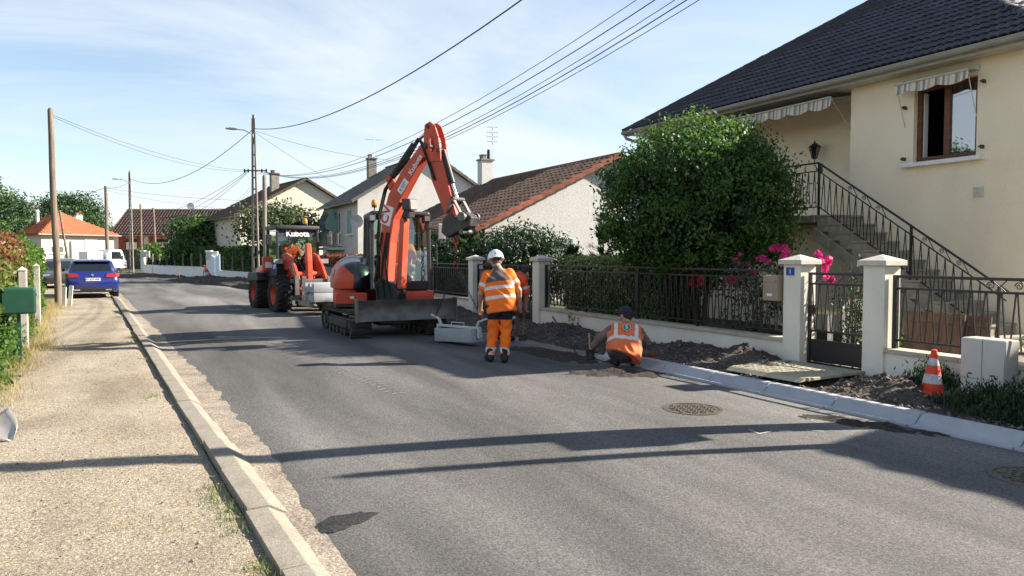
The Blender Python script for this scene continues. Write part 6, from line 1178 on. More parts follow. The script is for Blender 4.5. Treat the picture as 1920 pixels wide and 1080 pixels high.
pal = thing('pallet', 'wooden pallet on the loader forks under the kerb stones', 'pallet', (LM @ Vector((0, 2.62, .305))), LO.rotation_euler.z)
pieces('deck_board', MB().box(-.58, .58, -.05, .05, .10, .122), 'wood_pale', pal, [Matrix.Translation((0, -.42 + .14 * i, 0)) for i in range(7)]); pieces('block', MB().box(-.06, .06, -.45, .45, .0, .099), 'wood_pale', pal, [Matrix.Translation((x, 0, 0)) for x in (-.5, 0, .5)])
for lv in range(2):
    for r_ in range(3):
        lb = ('%s %s kerb stone of the stack on the loader forks' % (('bottom layer', 'top layer')[lv], ('rear', 'middle', 'front')[r_]))
        tag(link('kerb_stone', ME_KERB, None, LM @ Matrix.Translation((random.uniform(-.03, .03), 2.27 + .34 * r_, .56 + .25 * lv)) @ Matrix.Rotation(PI / 2, 4, 'Z')), lb, 'kerb stone', 'kerb stones stacked on the forks')

# ------------------------------------------------------------------ cars
mat('paint_blue', (.007, .016, .14), .25, .06, 2, coat=1.0, spec=.6); mat('paint_dark', (.045, .045, .05), .3, .06, 2, coat=1.0); mat('paint_white', (.72, .73, .74), .35, .04, 2, coat=.6)
mat('car_glass', (.010, .012, .015), .06, .05, 2, spec=.8, coat=.3); mat('tail_red', (.34, .008, .012), .2, .12, 10, coat=1); mat('plate_white', (.72, .72, .70), .5, .03, 4); mat('black_trim', (.014, .014, .015), .6, .1, 5)
def loft(secs):
    """secs: rings of equal length, joined and capped"""
    m_ = MB(); n = len(secs[0]); vs = [p for s_ in secs for p in s_]; fs = [(i * n + j, i * n + (j + 1) % n, (i + 1) * n + (j + 1) % n, (i + 1) * n + j) for i in range(len(secs) - 1) for j in range(n)]
    return m_.add(vs, fs + [tuple(reversed(range(n))), tuple((len(secs) - 1) * n + j for j in range(n))])
def hatchback(name, label, loc, rz, paint, writing=None):
    t = thing(name, label, 'car', loc, rz)
    def ring(y, wb, wm, wt, z0, zm, z1): return [(-wb, y, z0), (-wm, y, z0 + .12), (-wm - .015, y, zm), (-wm, y, zm + (z1 - zm) * .45), (-wt, y, z1 - .03), (-wt * .8, y, z1), (wt * .8, y, z1), (wt, y, z1 - .03), (wm, y, zm + (z1 - zm) * .45), (wm + .015, y, zm), (wm, y, z0 + .12), (wb, y, z0)]
    S = [(0.0, .70, .76, .66, .34, .58, .72), (.06, .76, .83, .74, .28, .58, .86), (.14, .79, .87, .78, .24, .60, .96), (.35, .80, .89, .80, .22, .62, .985), (1.0, .80, .90, .80, .20, .62, .97), (2.0, .80, .90, .80, .20, .62, .95), (2.9, .80, .90, .80, .20, .62, .94), (3.4, .80, .89, .76, .22, .60, .86), (3.9, .77, .86, .66, .24, .55, .78), (4.15, .68, .78, .55, .28, .50, .68), (4.25, .55, .62, .45, .34, .48, .58)]
    body = loft([ring(*s_) for s_ in S]).build('body', paint, t, smooth=50)
    def ring2(y, wb, wt, zb, zt): return [(-wb, y, zb), (-(wb * .35 + wt * .65), y, zb + (zt - zb) * .6), (-wt, y, zt - .04), (-wt * .82, y, zt), (wt * .82, y, zt), (wt, y, zt - .04), ((wb * .35 + wt * .65), y, zb + (zt - zb) * .6), (wb, y, zb)]
    G_ = [(.16, .76, .74, .94, .99), (.34, .79, .70, .94, 1.26), (.48, .80, .66, .94, 1.40), (.8, .80, .64, .94, 1.455), (1.5, .80, .64, .94, 1.475), (2.2, .80, .62, .94, 1.43), (2.55, .80, .62, .93, 1.30), (3.15, .78, .70, .90, .96)]
    loft([ring2(*g_) for g_ in G_]).build('roof', paint, t, smooth=50)
    MB().quad((-.64, .20, 1.02), (.64, .20, 1.02), (.56, .445, 1.385), (-.56, .445, 1.385)).build('rear_window', 'car_glass', t, fix=False).location = (0, -.018, .012)
    MB().quad((-.60, 2.55, 1.30), (.60, 2.55, 1.30), (.69, 3.10, .98), (-.69, 3.10, .98)).build('windscreen', 'car_glass', t, fix=False).location = (0, .015, .02)
    for s_ in (-1, 1):
        for a, b in ((.75, 1.55), (1.62, 2.45)): MB().quad((s_ * .812, a, 1.0), (s_ * .812, b + .1, .99), (s_ * .665, b - .08, 1.38), (s_ * .665, a + .05, 1.41)).build('side_window', 'car_glass', t, fix=False).location = (s_ * .012, 0, 0)
        MB().add([(s_ * .44, -.005, .80), (s_ * .78, .035, .80), (s_ * .905, .22, .84), (s_ * .905, .30, .93), (s_ * .80, .09, .95), (s_ * .48, .035, .93), (s_ * .44, .1, .80), (s_ * .78, .15, .80), (s_ * .86, .3, .84), (s_ * .86, .36, .93), (s_ * .78, .2, .95), (s_ * .48, .15, .93)], [(0, 1, 4, 5), (1, 2, 3, 4), (6, 7, 1, 0), (7, 8, 2, 1), (4, 10, 11, 5), (3, 9, 10, 4), (0, 5, 11, 6), (2, 8, 9, 3)]).build('tail_lamp', 'tail_red', t, smooth=25)
        MB().box(s_ * .92 - .02, s_ * .92 + .11 * s_ - .02 * (s_ < 0), 2.42, 2.55, .98, 1.12).build('door_mirror', paint, t, bevel=.03)
        for y in (.72, 3.36): wheel(t, s_ * .78, y, .32, .21, 'aluminium', s_, 0)
        MB().box(s_ * .52 - .10, s_ * .52 + .10, -.03, .03, .30, .35).build('exhaust_trim', 'aluminium', t, bevel=.01); MB().box(s_ * .62 - .16, s_ * .62 + .16, 4.02, 4.16, .60, .70).build('headlamp', 'lamp_glass', t, bevel=.02)
    MB().box(-.72, .72, -.02, .10, .24, .40).build('lower_bumper', 'black_trim', t, bevel=.03); MB().box(-.26, .26, -.026, .02, .66, .775).build('number_plate', 'plate_white', t, bevel=.004)
    MB().box(-.62, .62, .30, .50, 1.385, 1.41).build('roof_spoiler', paint, t, bevel=.012); MB().tube([(0, .9, 1.46), (0, .78, 1.60)], .009, 6).build('aerial', 'black_trim', t); MB().tube([(0, .19, 1.03), (.3, .22, 1.06), (.36, .24, 1.075)], .01, 6).build('wiper', 'black_trim', t); MB().box(-.30, .30, -.0265, -.02, .80, .815).build('handle_trim', 'black_trim', t)
    if writing:
        textmesh(writing, .095, 'plate_lettering', 'black_trim', t, frame((0, -.0275, .72), (1, 0, 0), (0, 0, 1), (0, -1, 0)), ext=.001, bold=.002)
        MB().box(-.26, -.225, -.0275, -.0265, .662, .773).build('plate_band', 'enamel_blue', t); MB().lathe([(.0, 0), (.05, 0), (.05, .006)], 5, (0, .02, .885), axis='y').build('emblem', 'chrome', t)
    return t
hatchback('car', 'shiny blue hatchback parked half on the left pavement, seen from behind', (-1.20, 32.2, .03), .045, 'paint_blue', 'EY 537 WF')
hatchback('car', 'dark grey car parked in front of the blue hatchback', (-3.15, 46.5, .03), PI + .06, 'paint_dark')
hatchback('car', 'white car half hidden behind the wooden pole', (-5.6, 56, .35), PI + .1, 'paint_white')
# white works truck
TK = thing('truck', 'small white tipper truck at the far bend of the street', 'truck', camw(190, 69.5), R(-62) )
cabp = [(-.0, .45), (-.0, 1.15), (.14, 1.28), (.42, 2.12), (.6, 2.2), (1.62, 2.2), (1.68, 2.1), (1.68, .45)]
MB().prism([(1.9 - u, v) for u, v in cabp], lambda u, v, d: (d, u, v), -.95, .95).build('cab', 'paint_white', TK, bevel=.05, smooth=40)
MB().quad((-.8, 1.765, 1.36), (.8, 1.765, 1.36), (.76, 1.51, 2.06), (-.76, 1.51, 2.06)).build('windscreen', 'glass_sky', TK, fix=False).location = (0, .03, .01)
MB().quad((-.78, 1.70, 1.34), (.78, 1.70, 1.34), (.74, 1.46, 2.04), (-.74, 1.46, 2.04)).build('windscreen_backing', 'shutter_green', TK, fix=False).location = (0, .075, .0)
for s_ in (-1, 1):
    MB().prism([(.5, 1.32), (1.5, 1.32), (1.32, 2.0), (.5, 2.0)], lambda u, v, d: (d, u, v), s_ * .952, s_ * .962).build('side_window', 'car_glass', TK); MB().box(s_ * .62 - .18, s_ * .62 + .18, 1.9, 1.94, .72, .95).build('headlamp', 'lamp_glass', TK, bevel=.02)
    for y in (1.15, -2.0): wheel(TK, s_ * .75, y, .36, .24, 'aluminium', s_, 0)
    MB().box(s_ * 1.1 - .06, s_ * 1.1 + .06, 1.6, 1.68, 1.35, 1.75).build('door_mirror', 'black_trim', TK)
MB().box(-.3, .3, 1.901, 1.93, .98, 1.08).box(-.5, .5, 1.901, 1.93, .5, .62).build('grille', 'black_trim', TK); MB().box(-.9, .9, -3.4, .15, .55, .75).build('frame', 'steel_dark', TK)
MB().box(-1, 1, -3.4, .1, .78, .86).box(-1, -.96, -3.4, .1, .861, 1.3).box(.96, 1, -3.4, .1, .861, 1.3).box(-.95, .95, .06, .1, .861, 1.9).box(-.95, .95, -3.4, -3.36, .861, 1.3).build('bed', 'paint_white', TK)
MB().lathe([(.08, 0), (.08, .1), (.05, .14)], 12, (0, 1.0, 2.2)).build('beacon', 'beacon', TK); MB().box(-.8, .8, -1.6, -.2, .87, 2.0).build('load_crate', 'meter_box', TK, bevel=.03)

# ------------------------------------------------------------------ people
mat('skin', (.42, .22, .14), .55, .12, 12, .1, 60); mat('hair', (.10, .085, .07), .8, .3, 30, .4, 60); mat('hair_dark', (.02, .016, .013), .8, .3, 30, .4, 60)
mat('hivis', (.90, .165, .008), .8, .10, 6, .2, 25, grime=.3, gscale=4); mat('hivis_red', (.80, .075, .015), .8, .1, 6, .2, 25, grime=.3, gscale=4); mat('hivis_faded', (.70, .15, .048), .85, .14, 5, .25, 25, grime=.4, gscale=4)
mat('reflective', (.60, .58, .55), .45, .10, 14); mat('yoke_grey', (.095, .080, .072), .85, .12, 8); mat('navy', (.010, .011, .022), .85, .25, 8, .2, 40)
mat('helmet', (.80, .81, .83), .3, .04, 5, coat=.5); mat('cap_navy', (.018, .022, .040), .85, .2, 10, .2, 60); mat('boot', (.014, .012, .011), .6, .4, 10, .2, 40); mat('sleeve_brown', (.16, .115, .095), .9, .2, 8, .2, 40); mat('beige_cloth', (.33, .29, .22), .9, .15, 8, .2, 40); mat('teal', (.01, .13, .11), .6, .1, 8); mat('dark_cloth', (.03, .028, .027), .9, .25, 8, .2, 40)
def v3(*a): return np.array(a, float)
def hand(w_, d, side, curl=.6, r=.0095):
    """palm and five fingers from wrist w_ along d; side points to the thumb"""
    d = np.array(d, float); d /= np.linalg.norm(d); s_ = np.array(side, float); s_ -= d * (s_ @ d); s_ /= np.linalg.norm(s_); n_ = np.cross(d, s_); P = []
    P.append(('c', w_, w_ + d * .04, .026, .030, .02)); P.append(('c', w_ + d * .035 + s_ * .018, w_ + d * .085 + s_ * .024, .018, .016, .02)); P.append(('c', w_ + d * .035 - s_ * .018, w_ + d * .08 - s_ * .026, .018, .015, .02))
    for i, (o_, L_) in enumerate(((.033, .068), (.011, .076), (-.012, .070), (-.034, .055))):
        a = w_ + d * (.088 - .006 * abs(i - 1)) + s_ * o_; b = a + (d * math.cos(curl * .5) + n_ * math.sin(curl * .5)) * L_ * .45; c = b + (d * math.cos(curl * 1.3) + n_ * math.sin(curl * 1.3)) * L_ * .32; e = c + (d * math.cos(curl * 2) + n_ * math.sin(curl * 2)) * L_ * .25
        P += [('c', a, b, r * 1.05, r, .006), ('c', b, c, r, r * .92, .006), ('c', c, e, r * .92, r * .8, .006)]
    a = w_ + d * .03 + s_ * .032; b = a + (s_ * .7 + d * .6 + n_ * .25) * .035; c = b + (d * .9 + n_ * .45 + s_ * .1) * .03; P += [('c', a, b, .015, .012, .012), ('c', b, c, .012, .009, .006)]
    return P
def headprims(h, f, up):
    f = f / np.linalg.norm(f); r_ = np.cross(f, up); r_ /= np.linalg.norm(r_); up = np.cross(r_, f)
    P = [('c', h + up * .035 - f * .015, h + up * .03 + f * .02, .082, .078, .03), ('c', h - up * .03 + f * .01, h - up * .06 + f * .045, .066, .045, .04), ('c', h - up * .088 + f * .062, h - up * .092 + f * .068, .022, .020, .03),
         ('c', h + up * .012 + f * .098, h - up * .022 + f * .112, .009, .014, .015), ('c', h - up * .052 + f * .088 - r_ * .018, h - up * .052 + f * .088 + r_ * .018, .010, .010, .012), ('c', h + up * .03 + f * .088 - r_ * .03, h + up * .03 + f * .088 + r_ * .03, .011, .011, .012)]
    for s_ in (-1, 1): P.append(('c', h + r_ * s_ * .082 + up * .012 - f * .005, h + r_ * s_ * .086 - up * .028 + f * .004, .015, .011, .008))
    return P, f, r_, up
def person(label, loc, rz, J, look, clothes, cover=None, h=.0095, arm_r=(.052, .044, .038, .028), sleeve=.55):
    """J: joints in the figure's own frame (x right, y forward); clothes: what is worn and in which colours"""
    t = thing('person', label, 'person', loc, rz); J = {k_: v3(*v) for k_, v in J.items()}
    hp, f, r_, up = headprims(J['head'], v3(*look), v3(*J.get('headup', v3(0, 0, 1)))); body = list(hp)
    body += [('c', J['neck'], J['head'] - up * .05 - f * .02, .058, .055, .03), ('c', J['chest'], J['neck'], .09, .06, .05), ('c', J['pelvis'], J['chest'], .12, .12, .06)]
    for s_ in ('L', 'R'):
        S, E, W = J['sh' + s_], J['el' + s_], J['wr' + s_]; body += [('c', J['neck'] - up * .05, S, .06, .055, .04), ('c', S, E, arm_r[0], arm_r[1], .03), ('c', E, W, arm_r[2] + .004, arm_r[3], .02), ('c', E + (W - E) * .05, E + (W - E) * .45, arm_r[2] + .004, arm_r[2] - .002, .02)]
        body += hand(W, J.get('hd' + s_, W - E), J.get('th' + s_, v3(0, 1, 0)), clothes.get('curl' + s_, .6))
        Hh, K, A = J['hip' + s_], J['kn' + s_], J['an' + s_]; body += [('c', J['pelvis'], Hh, .1, .09, .05), ('c', Hh, K, .085, .055, .03), ('c', K, A, .052, .036, .02)]
    blob('body', body, 'skin', t, h, .02)
    sp = J['chest'] - J['pelvis']; spl = np.linalg.norm(sp); sd = sp / spl
    if 'top' in clothes:   # shirt or jacket
        w_ = clothes.get('w', .03); tops = []
        wd = np.array([1., 0, 0]) * .085
        back = J['shL'] - J['shR']; bk = back / np.linalg.norm(back); hem = J['pelvis'] - sd * clothes.get('hem', .10)
        for o_ in (-1, 0, 1): tops.append(('c', hem + bk * o_ * .095, J['chest'] + bk * o_ * .11, clothes.get('hipr', .115) + w_ * .7, .105 + w_, .06))
        tops += [('c', J['shL'], J['shR'], .060 + w_ * .5, .060 + w_ * .5, .05), ('c', J['chest'], J['neck'] + (J['neck'] - J['chest']) * .15, .10 + w_ * .5, .07, .05)]
        slv = clothes.get('sleeve', sleeve); cuts = [(hem, -sd), (J['neck'] + up * .04, (J['neck'] - J['chest']) / np.linalg.norm(J['neck'] - J['chest']))]
        for s_ in ('L', 'R'):
            S, E, W = J['sh' + s_], J['el' + s_], J['wr' + s_]
            if slv is None: continue
            if slv <= 1: tops.append(('c', S, S + (E - S) * slv, .060 + w_ * .4, .060 + w_ * .5, .03))
            else: tops += [('c', S, E, .066 + w_ * .4, .056 + w_ * .4, .03), ('c', E, E + (W - E) * (slv - 1), .055 + w_ * .4, .045 + w_ * .3, .02)]
        wr = lambda P: .003 * np.sin(P[:, 2] * 38 + 6 * np.sin(P[:, 0] * 7 + P[:, 1] * 6)) + .0025 * np.sin(P[:, 0] * 31 + P[:, 2] * 22)
        blob('top', tops, clothes['top'], t, .008, .03, cuts, mi=clothes.get('topmi') and (lambda P: clothes['topmi'](P, J)), bump=wr)
    if 'over' in clothes:  # sleeveless vest over the top
        wv = clothes.get('wv', .055); vest = []; bk = J['shL'] - J['shR']; bk = bk / np.linalg.norm(bk); hem = J['pelvis'] - sd * clothes.get('vhem', .18)
        for o_ in (-1, 0, 1): vest.append(('c', hem + bk * o_ * .10, J['chest'] + bk * o_ * .105, .15, .11 + wv, .07))
        vest += [('c', J['shL'] * .82 + J['shR'] * .18, J['shR'] * .82 + J['shL'] * .18, .075 + wv * .5, .075 + wv * .5, .05)]
        blob('vest', vest, clothes['over'], t, .008, .04, [(hem, -sd + bk * .35 - v3(0, .0, .3)), (J['neck'] + up * .0, (J['neck'] - J['chest']) / np.linalg.norm(J['neck'] - J['chest']))], mi=(lambda P: clothes['overmi'](P, J)), bump=lambda P: .007 * np.sin(P[:, 2] * 40 + 8 * np.sin(P[:, 0] * 8)) + .004 * np.sin(P[:, 0] * 55))
    tr = [('c', J['hipL'], J['hipR'], .115, .115, .05), ('c', J['pelvis'] + sd * .06, J['pelvis'] - sd * .02, .125, .125, .05)]
    for s_ in ('L', 'R'): tr += [('c', J['hip' + s_], J['kn' + s_], .108, .082, .03), ('c', J['kn' + s_], J['an' + s_] + (J['kn' + s_] - J['an' + s_]) * .12, .082, .072, .03)]
    blob('trousers', tr, clothes['bottom'], t, .012, .025, [(J['pelvis'] + sd * .13, sd)], mi=clothes.get('botmi') and (lambda P: clothes['botmi'](P, J)), bump=lambda P: .007 * np.sin(P[:, 2] * 42 + 7 * np.sin(P[:, 0] * 14)) + .004 * np.sin(P[:, 1] * 50 + P[:, 2] * 30))
    for s_ in ('L', 'R'):
        A = J['an' + s_]; d = v3(*J.get('ft' + s_, v3(0, 1, 0))); d = d / np.linalg.norm(d); toe = A + d * .15 - v3(0, 0, A[2] - .045)
        blob('boot', [('c', A + v3(0, 0, .07), A, .056, .055), ('c', A - d * .035 - v3(0, 0, A[2] - .05), toe, .05, .046), ('c', toe, toe + d * .04, .046, .038), ('c', A, A + d * .09 - v3(0, 0, .03), .05, .045)], 'boot', t, .012, .03, [((0, 0, .004 + min(0, A[2] - .1)), (0, 0, -1))])
    if cover:
        H = J['head']; kind, m_ = cover
        if kind == 'helmet':
            blob('helmet', [('c', H + up * .055 - f * .02, H + up * .055 + f * .01, .122, .118), ('c', H + up * .10 - f * .09, H + up * .13 + f * .03, .05, .05)], m_, t, .008, .03, [(H + up * .03, -up)])
            br = MB().lathe([(.118, 0), (.138, -.012), (.137, -.018), (.115, -.006)], 28, cap=False); b_ = br.build('helmet_brim', m_, t, smooth=True); b_.matrix_basis = frame(H + up * .036 - f * .004, Vector(r_), Vector(f), Vector(up)) @ Matrix.Diagonal((.98, 1.12, 1, 1))
            MB().box(-.035, .035, -.006, .006, -.008, .008).build('helmet_slot', 'dark', t).matrix_basis = frame(H + up * .085 - f * .136, Vector(r_), Vector(f), Vector(up)); blob('hair', [('c', H + up * .0 - f * .03, H - up * .03 - f * .035, .077, .065)], 'hair', t, .009, .02, [(H + up * .04, up), (H + f * .012, f)])
            MB().tube([H + up * .03 - f * .125 + r_ * .05, H - up * .005 - f * .105 + r_ * .05, H - up * .005 - f * .105 - r_ * .05, H + up * .03 - f * .125 - r_ * .05], .012, 6).build('harness', 'dark_cloth', t)
        elif kind == 'cap':
            blob('cap', [('c', H + up * .055 - f * .012, H + up * .05 + f * .012, .098, .094), ('c', H + up * .04 + f * .10 - r_ * .035, H + up * .035 + f * .15 - r_ * .02, .014, .010), ('c', H + up * .04 + f * .10 + r_ * .035, H + up * .035 + f * .15 + r_ * .02, .014, .010), ('c', H + up * .042 + f * .09, H + up * .035 + f * .165, .03, .008)], m_, t, .009, .03, [(H + up * .018, -up)])
            blob('hair', [('c', H + up * .0 - f * .03, H - up * .025 - f * .03, .078, .068)], 'hair_dark', t, .009, .02, [(H + up * .03, up), (H + f * .0, f)])
        else: blob('hair', [('c', H + up * .05 - f * .02, H + up * .045 + f * .015, .091, .086), ('c', H - f * .04, H - up * .03 - f * .035, .075, .065)], m_, t, .009, .02, [(H + f * .055 - up * .0, f - up * .5)])
    for s_ in (-1, 1): MB().lathe([(.002, -.010), (.009, -.006), (.011, 0), (.009, .006), (.002, .010)], 10).build('eye', 'dark', t, smooth=True).matrix_basis = Matrix.Translation(J['head'] + up * .008 + f * .083 + r_ * s_ * .033)
    return t
# bands for the clothes: position along the spine and along a limb
def along(P, a, b): d = b - a; return ((P - a) @ d) / (d @ d)
def dist(P, a, b): t_ = np.clip(along(P, a, b), 0, 1); return np.linalg.norm(P - a - t_[:, None] * (b - a), axis=1)
def jacket(P, J):
    u = along(P, J['pelvis'], J['chest']); x = P[:, 0]; m_ = np.zeros(len(P), int)
    tors = np.minimum(dist(P, J['pelvis'], J['chest']), 9) < .27; back = np.minimum(dist(P, J['shL'], J['elL']), dist(P, J['shR'], J['elR']))
    arm = back < np.minimum(dist(P, J['pelvis'], J['chest']) - .07, .12)
    m_[(~arm) & (u > .20) & (u < .34)] = 1; m_[(~arm) & (u > .62) & (u < .76)] = 1
    m_[(~arm) & (u > .95 - .8 * (x - .01) ** 2)] = 2
    for s_ in 'LR':
        v = along(P, J['sh' + s_], J['el' + s_]); m_[arm & (dist(P, J['sh' + s_], J['el' + s_]) < .13) & (v > .42) & (v < .60)] = 1
    return m_
def hv_trousers(P, J):
    m_ = np.zeros(len(P), int); z = P[:, 2]; m_[z > .64] = 1; m_[(z < .225) & (z > .155)] = 2; m_[(z < .135) & (z > .08)] = 2; return m_
W_STAND = person('worker in orange high visibility jacket and white helmet, seen from behind', (4.97, 10.12, .045), -.42,
    dict(head=(-.035, .20, 1.515), neck=(-.01, .10, 1.40), chest=(.0, .05, 1.21), pelvis=(.04, -.03, .87), shL=(-.175, .07, 1.30), shR=(.175, .07, 1.335), elL=(-.265, .08, 1.03), elR=(.31, .06, 1.08), wrL=(-.27, .21, .80), wrR=(.335, .15, .85), hdL=(-.1, .2, -1), hdR=(-.1, .2, -1), thL=(.6, .8, 0), thR=(-.6, .8, 0),
         hipL=(-.075, -.02, .84), hipR=(.125, -.02, .84), knL=(-.075, .07, .48), knR=(.115, .03, .48), anL=(-.125, -.03, .10), anR=(.085, -.12, .10), ftL=(-.25, 1, 0), ftR=(.1, 1, 0)), (-.22, .9, -.35),
    dict(top=['hivis', 'reflective', 'yoke_grey'], topmi=jacket, sleeve=.62, hem=.13, w=.022, bottom=['hivis', 'navy', 'reflective'], botmi=hv_trousers, curlL=1.0, curlR=.7), ('helmet', 'helmet'))
def vestmi(P, J):
    u = along(P, J['pelvis'], J['chest']); bk = J['shR'] - J['shL']; x = ((P - J['chest']) @ bk) / (bk @ bk); m_ = np.zeros(len(P), int); m_[(u > .40) & (u < .56)] = 1; m_[(np.abs(np.abs(x) - .37) < .065) & (u >= .56)] = 1; return m_
# crouching worker laying the kerb
t = person('crouching worker in orange vest and dark cap laying the kerb', (6.38, 8.84, .04), -.50,
    dict(head=(.055, .32, .71), neck=(.045, .23, .58), chest=(.03, .16, .46), pelvis=(-.02, -.08, .20), shL=(-.17, .18, .51), shR=(.23, .15, .48), elL=(-.33, .27, .39), elR=(.35, .24, .33), wrL=(-.45, .34, .22), wrR=(.24, .42, .18), hdL=(-.35, .2, -1), hdR=(-.4, .6, -.5), thL=(.5, .8, .1), thR=(-.6, .3, .6),
         hipL=(-.11, -.06, .22), hipR=(.09, -.06, .22), knL=(-.2, .34, .40), knR=(.2, .33, .36), anL=(-.12, .04, .10), anR=(.12, .02, .10), ftL=(-.2, 1, 0), ftR=(.2, 1, 0)), (-.55, .8, -.25),
    dict(top='sleeve_brown', sleeve=1.75, w=.028, hem=.04, over=['hivis_faded', 'reflective'], overmi=vestmi, vhem=.06, wv=.05, bottom='dark_cloth', curlL=1.3, curlR=1.0), ('cap', 'cap_navy'))
sp = Vector((.05, .24, .26)).normalized(); nb = Vector((0, -.80, .60)).normalized(); xb = Vector((1, -.03, 0)).normalized(); nb = xb.cross(sp).normalized(); yb = nb.cross(xb)
vv = np.array([v.co for v in bpy.data.objects['vest'].data.vertices]); eb = Vector((.035, .16, .46)) + sp * -.02; dl = vv - np.array(eb); nbv = np.array(nb); k_ = np.linalg.norm(dl - (dl @ nbv)[:, None] * nbv, axis=1) < .05; eb = eb + nb * (float((dl @ nbv)[k_].max()) + .003)
em = MB().lathe([(.0, 0), (.058, 0), (.058, .004), (.0, .004)], 24, cap=False).build('emblem', 'reflective', t); EMF = frame(eb, xb, yb, nb); em.matrix_basis = EMF
e2 = MB().lathe([(.0, 0), (.050, 0), (.050, .003), (.0, .003)], 24, cap=False).build('emblem_disc', 'teal', t); e2.matrix_basis = EMF @ Matrix.Translation((0, 0, .004)); textmesh('S', .085, 'emblem_letter', 'reflective', t, EMF @ Matrix.Translation((0, 0, .008)), bold=.003)
# bent worker behind
person('bent worker in orange shirt and dark cap, mostly hidden behind the helmeted worker', (6.42, 12.75, .02), -1.25,
    dict(head=(.02, .52, 1.28), neck=(.0, .38, 1.24), chest=(.0, .22, 1.14), pelvis=(0, -.12, .86), shL=(-.19, .29, 1.20), shR=(.19, .29, 1.16), elL=(-.22, .40, .92), elR=(.20, .36, .88), wrL=(-.12, .50, .72), wrR=(.14, .42, .64), hdL=(.2, .1, -1), hdR=(-.2, .1, -1), thL=(.7, .6, 0), thR=(-.7, .6, 0), hipL=(-.1, -.1, .84), hipR=(.1, -.1, .84), knL=(-.13, .10, .47), knR=(.12, .02, .47), anL=(-.14, .02, .10), anR=(.14, -.12, .10)), (.1, .75, -.65),
    dict(top=['hivis_red', 'reflective', 'hivis_red'], topmi=jacket, sleeve=.8, w=.03, bottom=['navy', 'navy', 'reflective'], botmi=lambda P, J: np.where((P[:, 2] > .42) & (P[:, 2] < .48), 2, 0), curlL=1.3, curlR=1.3), ('cap', 'hair_dark'), h=.011)
# operators
EM_ = Matrix.Translation(EX.location) @ Matrix.Rotation(EX.rotation_euler.z, 4, 'Z')
seat = lambda: dict(head=(0, .02, .72), neck=(0, -.04, .57), chest=(0, -.07, .42), pelvis=(0, -.10, .08), shL=(-.19, -.05, .50), shR=(.19, -.05, .50), elL=(-.27, .06, .26), elR=(.27, .06, .26), wrL=(-.30, .28, .24), wrR=(.30, .28, .24), thL=(1, .2, .3), thR=(-1, .2, .3), hipL=(-.1, -.06, .06), hipR=(.1, -.06, .06), knL=(-.14, .36, .08), knR=(.14, .36, .08), anL=(-.14, .40, -.24), anR=(.14, .40, -.24))
person('operator in orange shirt and beige trousers sitting in the excavator cab', EM_ @ Vector((-.46, -.12, 1.32)), EX.rotation_euler.z, seat(), (0, 1, -.15), dict(top='hivis', sleeve=.6, bottom='beige_cloth', curlL=1.2, curlR=1.2), ('hair', 'hair_dark'), h=.012)
J_ = seat(); J_.update(elR=(.26, .14, .30), wrR=(.07, .20, .52), hdR=(-.15, -.1, 1), thR=(-1, 0, 0), wrL=(-.16, .34, .26))
person('driver in red shirt with one hand raised in the loader cab', LM @ Vector((0, -.16, 1.38)), LO.rotation_euler.z, J_, (0, 1, -.1), dict(top='hivis_red', sleeve=.6, bottom='dark_cloth', curlL=1.2, curlR=.8), ('cap', 'cap_navy'), h=.012)

# ------------------------------------------------------------------ small things of the building site
mat('cone_orange', (.70, .05, .012), .6, .14, 6, .1, 30, grime=.4, gscale=7); mat('cone_white', (.50, .48, .50), .6, .22, 12, grime=.6, gscale=7)
def cone_thing(label, loc, rot=(0, 0, 0), s_=1.):
    t = thing('traffic_cone', label, 'traffic cone', loc); t.rotation_euler = rot; t.scale = (s_,) * 3
    MB().lathe([(.165, 0), (.17, .02), (.155, .04), (.13, .055), (.10, .06)], 28).build('base', 'cone_orange', t, smooth=40)
    rr = lambda z: .115 + (.028 - .115) * (z - .06) / .44
    for i, (a, b) in enumerate(((.06, .13), (.131, .235), (.236, .33), (.331, .41), (.411, .50))):
        MB().lathe([(rr(a), a), (rr(b), b)] + ([(.018, .505)] if i == 4 else []), 28, cap=(i == 4)).build('stripe', 'cone_white' if i % 2 else 'cone_orange', t, smooth=40)
cone_thing('red and white traffic cone beside the meter cabinet', (8.10, 5.32, .07), (.03, .02, .2), 1.02)
cone_thing('orange traffic cone glimpsed under the excavator blade', (6.98, 16.95, .0), (0, 0, 0), .9)
cone_thing('tilted traffic cone before the far white gate', (4.55, 51.0, .25), (.0, -.35, .3), 1.7)
for i, (px, Z, h_, lb) in enumerate(((285, 56, 1.0, 'short orange survey stake near the far white wall'), (336, 52, 1.0, 'orange survey stake left of the tilted cone'), (381, 50, .8, 'small dark stake right of the tilted cone'))):
    tag(MB().tube([(0, 0, -.1), (.02, 0, h_ * .7)], .02, 6).build('survey_stake', 'cone_orange' if i < 2 else 'iron'), lb, 'stake').location = camw(px, Z, .1)
tag(MB().tube([(6.93, 4.42, .05), (6.93, 4.43, .42)], .006, 6).build('survey_pin', 'iron'), 'thin iron pin with marker at the kerb near the ground shrub', 'pin'); mat('lime', (.35, .75, .02), .6, .1, 4)
tag(MB().tube([(6.45, 10.2, .02), (6.37, 10.9, .62)], .012, 8).build('iron_bar', 'iron'), 'thin dark iron bar stuck in the ground left of the crouching worker', 'bar')
tag(MB().tube([(6.93, 4.41, .02), (6.93, 4.40, .06)], .012, 6).build('marker_tip', 'lime'), 'tiny bright green marker on the new kerb', 'marker')
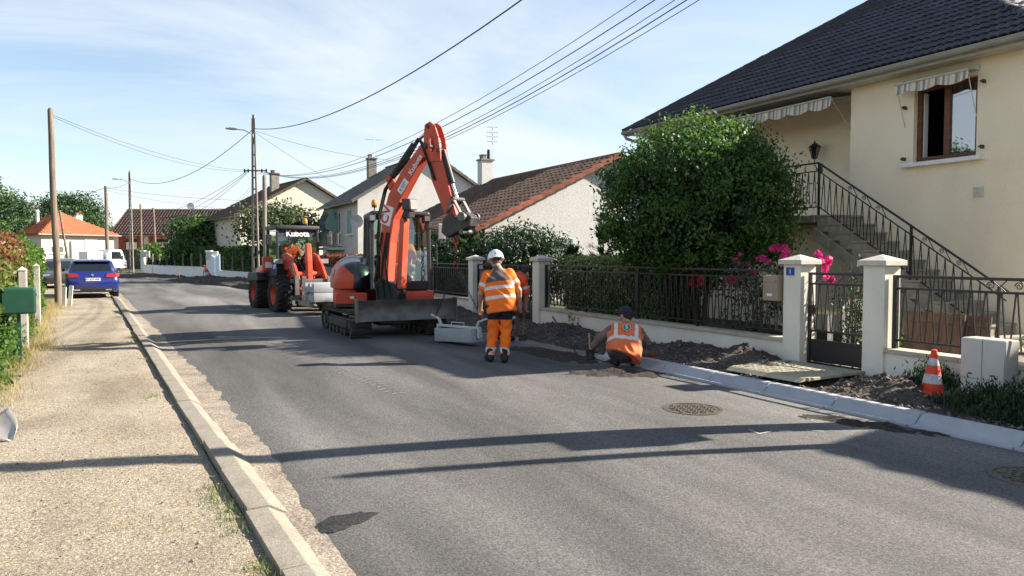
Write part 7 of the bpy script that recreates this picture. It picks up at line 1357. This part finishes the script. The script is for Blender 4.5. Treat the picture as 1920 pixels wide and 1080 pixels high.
# rubber mallet in the crouching worker's hand
Wm = Matrix.Translation((6.38, 8.84, .04)) @ Matrix.Rotation(-.50, 4, 'Z'); mh = Wm @ Vector((-.47, .37, .12))
t = thing('mallet', 'black rubber mallet held by the crouching worker', 'mallet', mh); MB().lathe([(.06, -.08), (.066, -.075), (.066, .075), (.06, .08)], 18, (0, 0, .01)).build('head', 'rubber', t, smooth=40); MB().tube([(0, 0, .02), (.02, .06, .32)], .014, 8).build('handle', 'wood_pale', t)
# straight edge on the kerb at his right
t = thing('wooden_float', 'short wooden float lying on the kerb at the crouching worker', 'tool', (6.72, 8.62, .175), .1); MB().box(-.05, .05, -.16, .16, 0, .02).build('blade', 'wood_brown', t); MB().box(-.015, .015, -.08, .08, .021, .055).build('grip', 'wood_brown', t, bevel=.01)
# shovel of the bent worker
Wb = Matrix.Translation((6.42, 12.75, .02)) @ Matrix.Rotation(-1.25, 4, 'Z'); h1_ = Wb @ Vector((.0, .52, .66)); g_ = Wb @ Vector((.12, .35, .02)); tp = h1_ + (h1_ - g_).normalized() * .5
t = thing('rake', 'wooden handled tool held by the bent worker', 'tool', (0, 0, 0)); MB().tube([g_, tp], .016, 8).build('handle', 'wood_pole', t); MB().beam(g_ + Vector((-.08, 0, .02)), g_ + Vector((.08, 0, .02)), .03, .12).build('head', 'steel_dark', t)
# spade lying at the left edge
t = thing('spade', 'metal spade with worn blade leaning in from the left edge', 'spade', (-.93, 7.72, .04)); mat('spade_steel', (.45, .42, .38), .4, .2, 8, metal=.6)
sv = []; n = 9
for i in range(n):
    a = i / (n - 1); wv = .115 * (1 - max(0, a - .45) ** 2 * 2.6) if a < .99 else .02
    for j in range(7): u = (j - 3) / 3; sv.append((u * wv, a * .32, .03 * u * u + .015 * math.sin(a * 3)))
fs = [(i * 7 + j, i * 7 + j + 1, (i + 1) * 7 + j + 1, (i + 1) * 7 + j) for i in range(n - 1) for j in range(6)]
ya = Vector((.42, -.62, -.55)).normalized(); za = Vector((-.25, -.55, .8)); za = (za - ya * za.dot(ya)).normalized(); SM = frame(ya * -.32, ya.cross(za), ya, za); m_ = MB().add(sv, fs).build('blade', 'spade_steel', t, smooth=True, fix=False); so_ = m_.modifiers.new('thick', 'SOLIDIFY'); so_.thickness = .004; m_.matrix_basis = SM
MB().tube([(0, .06, .03), (0, -.10, .05), (0, -.45, .12), (0, -.95, .22)], [.014, .022, .018, .017], 10).build('handle', 'wood_pale', t, smooth=True).matrix_basis = SM
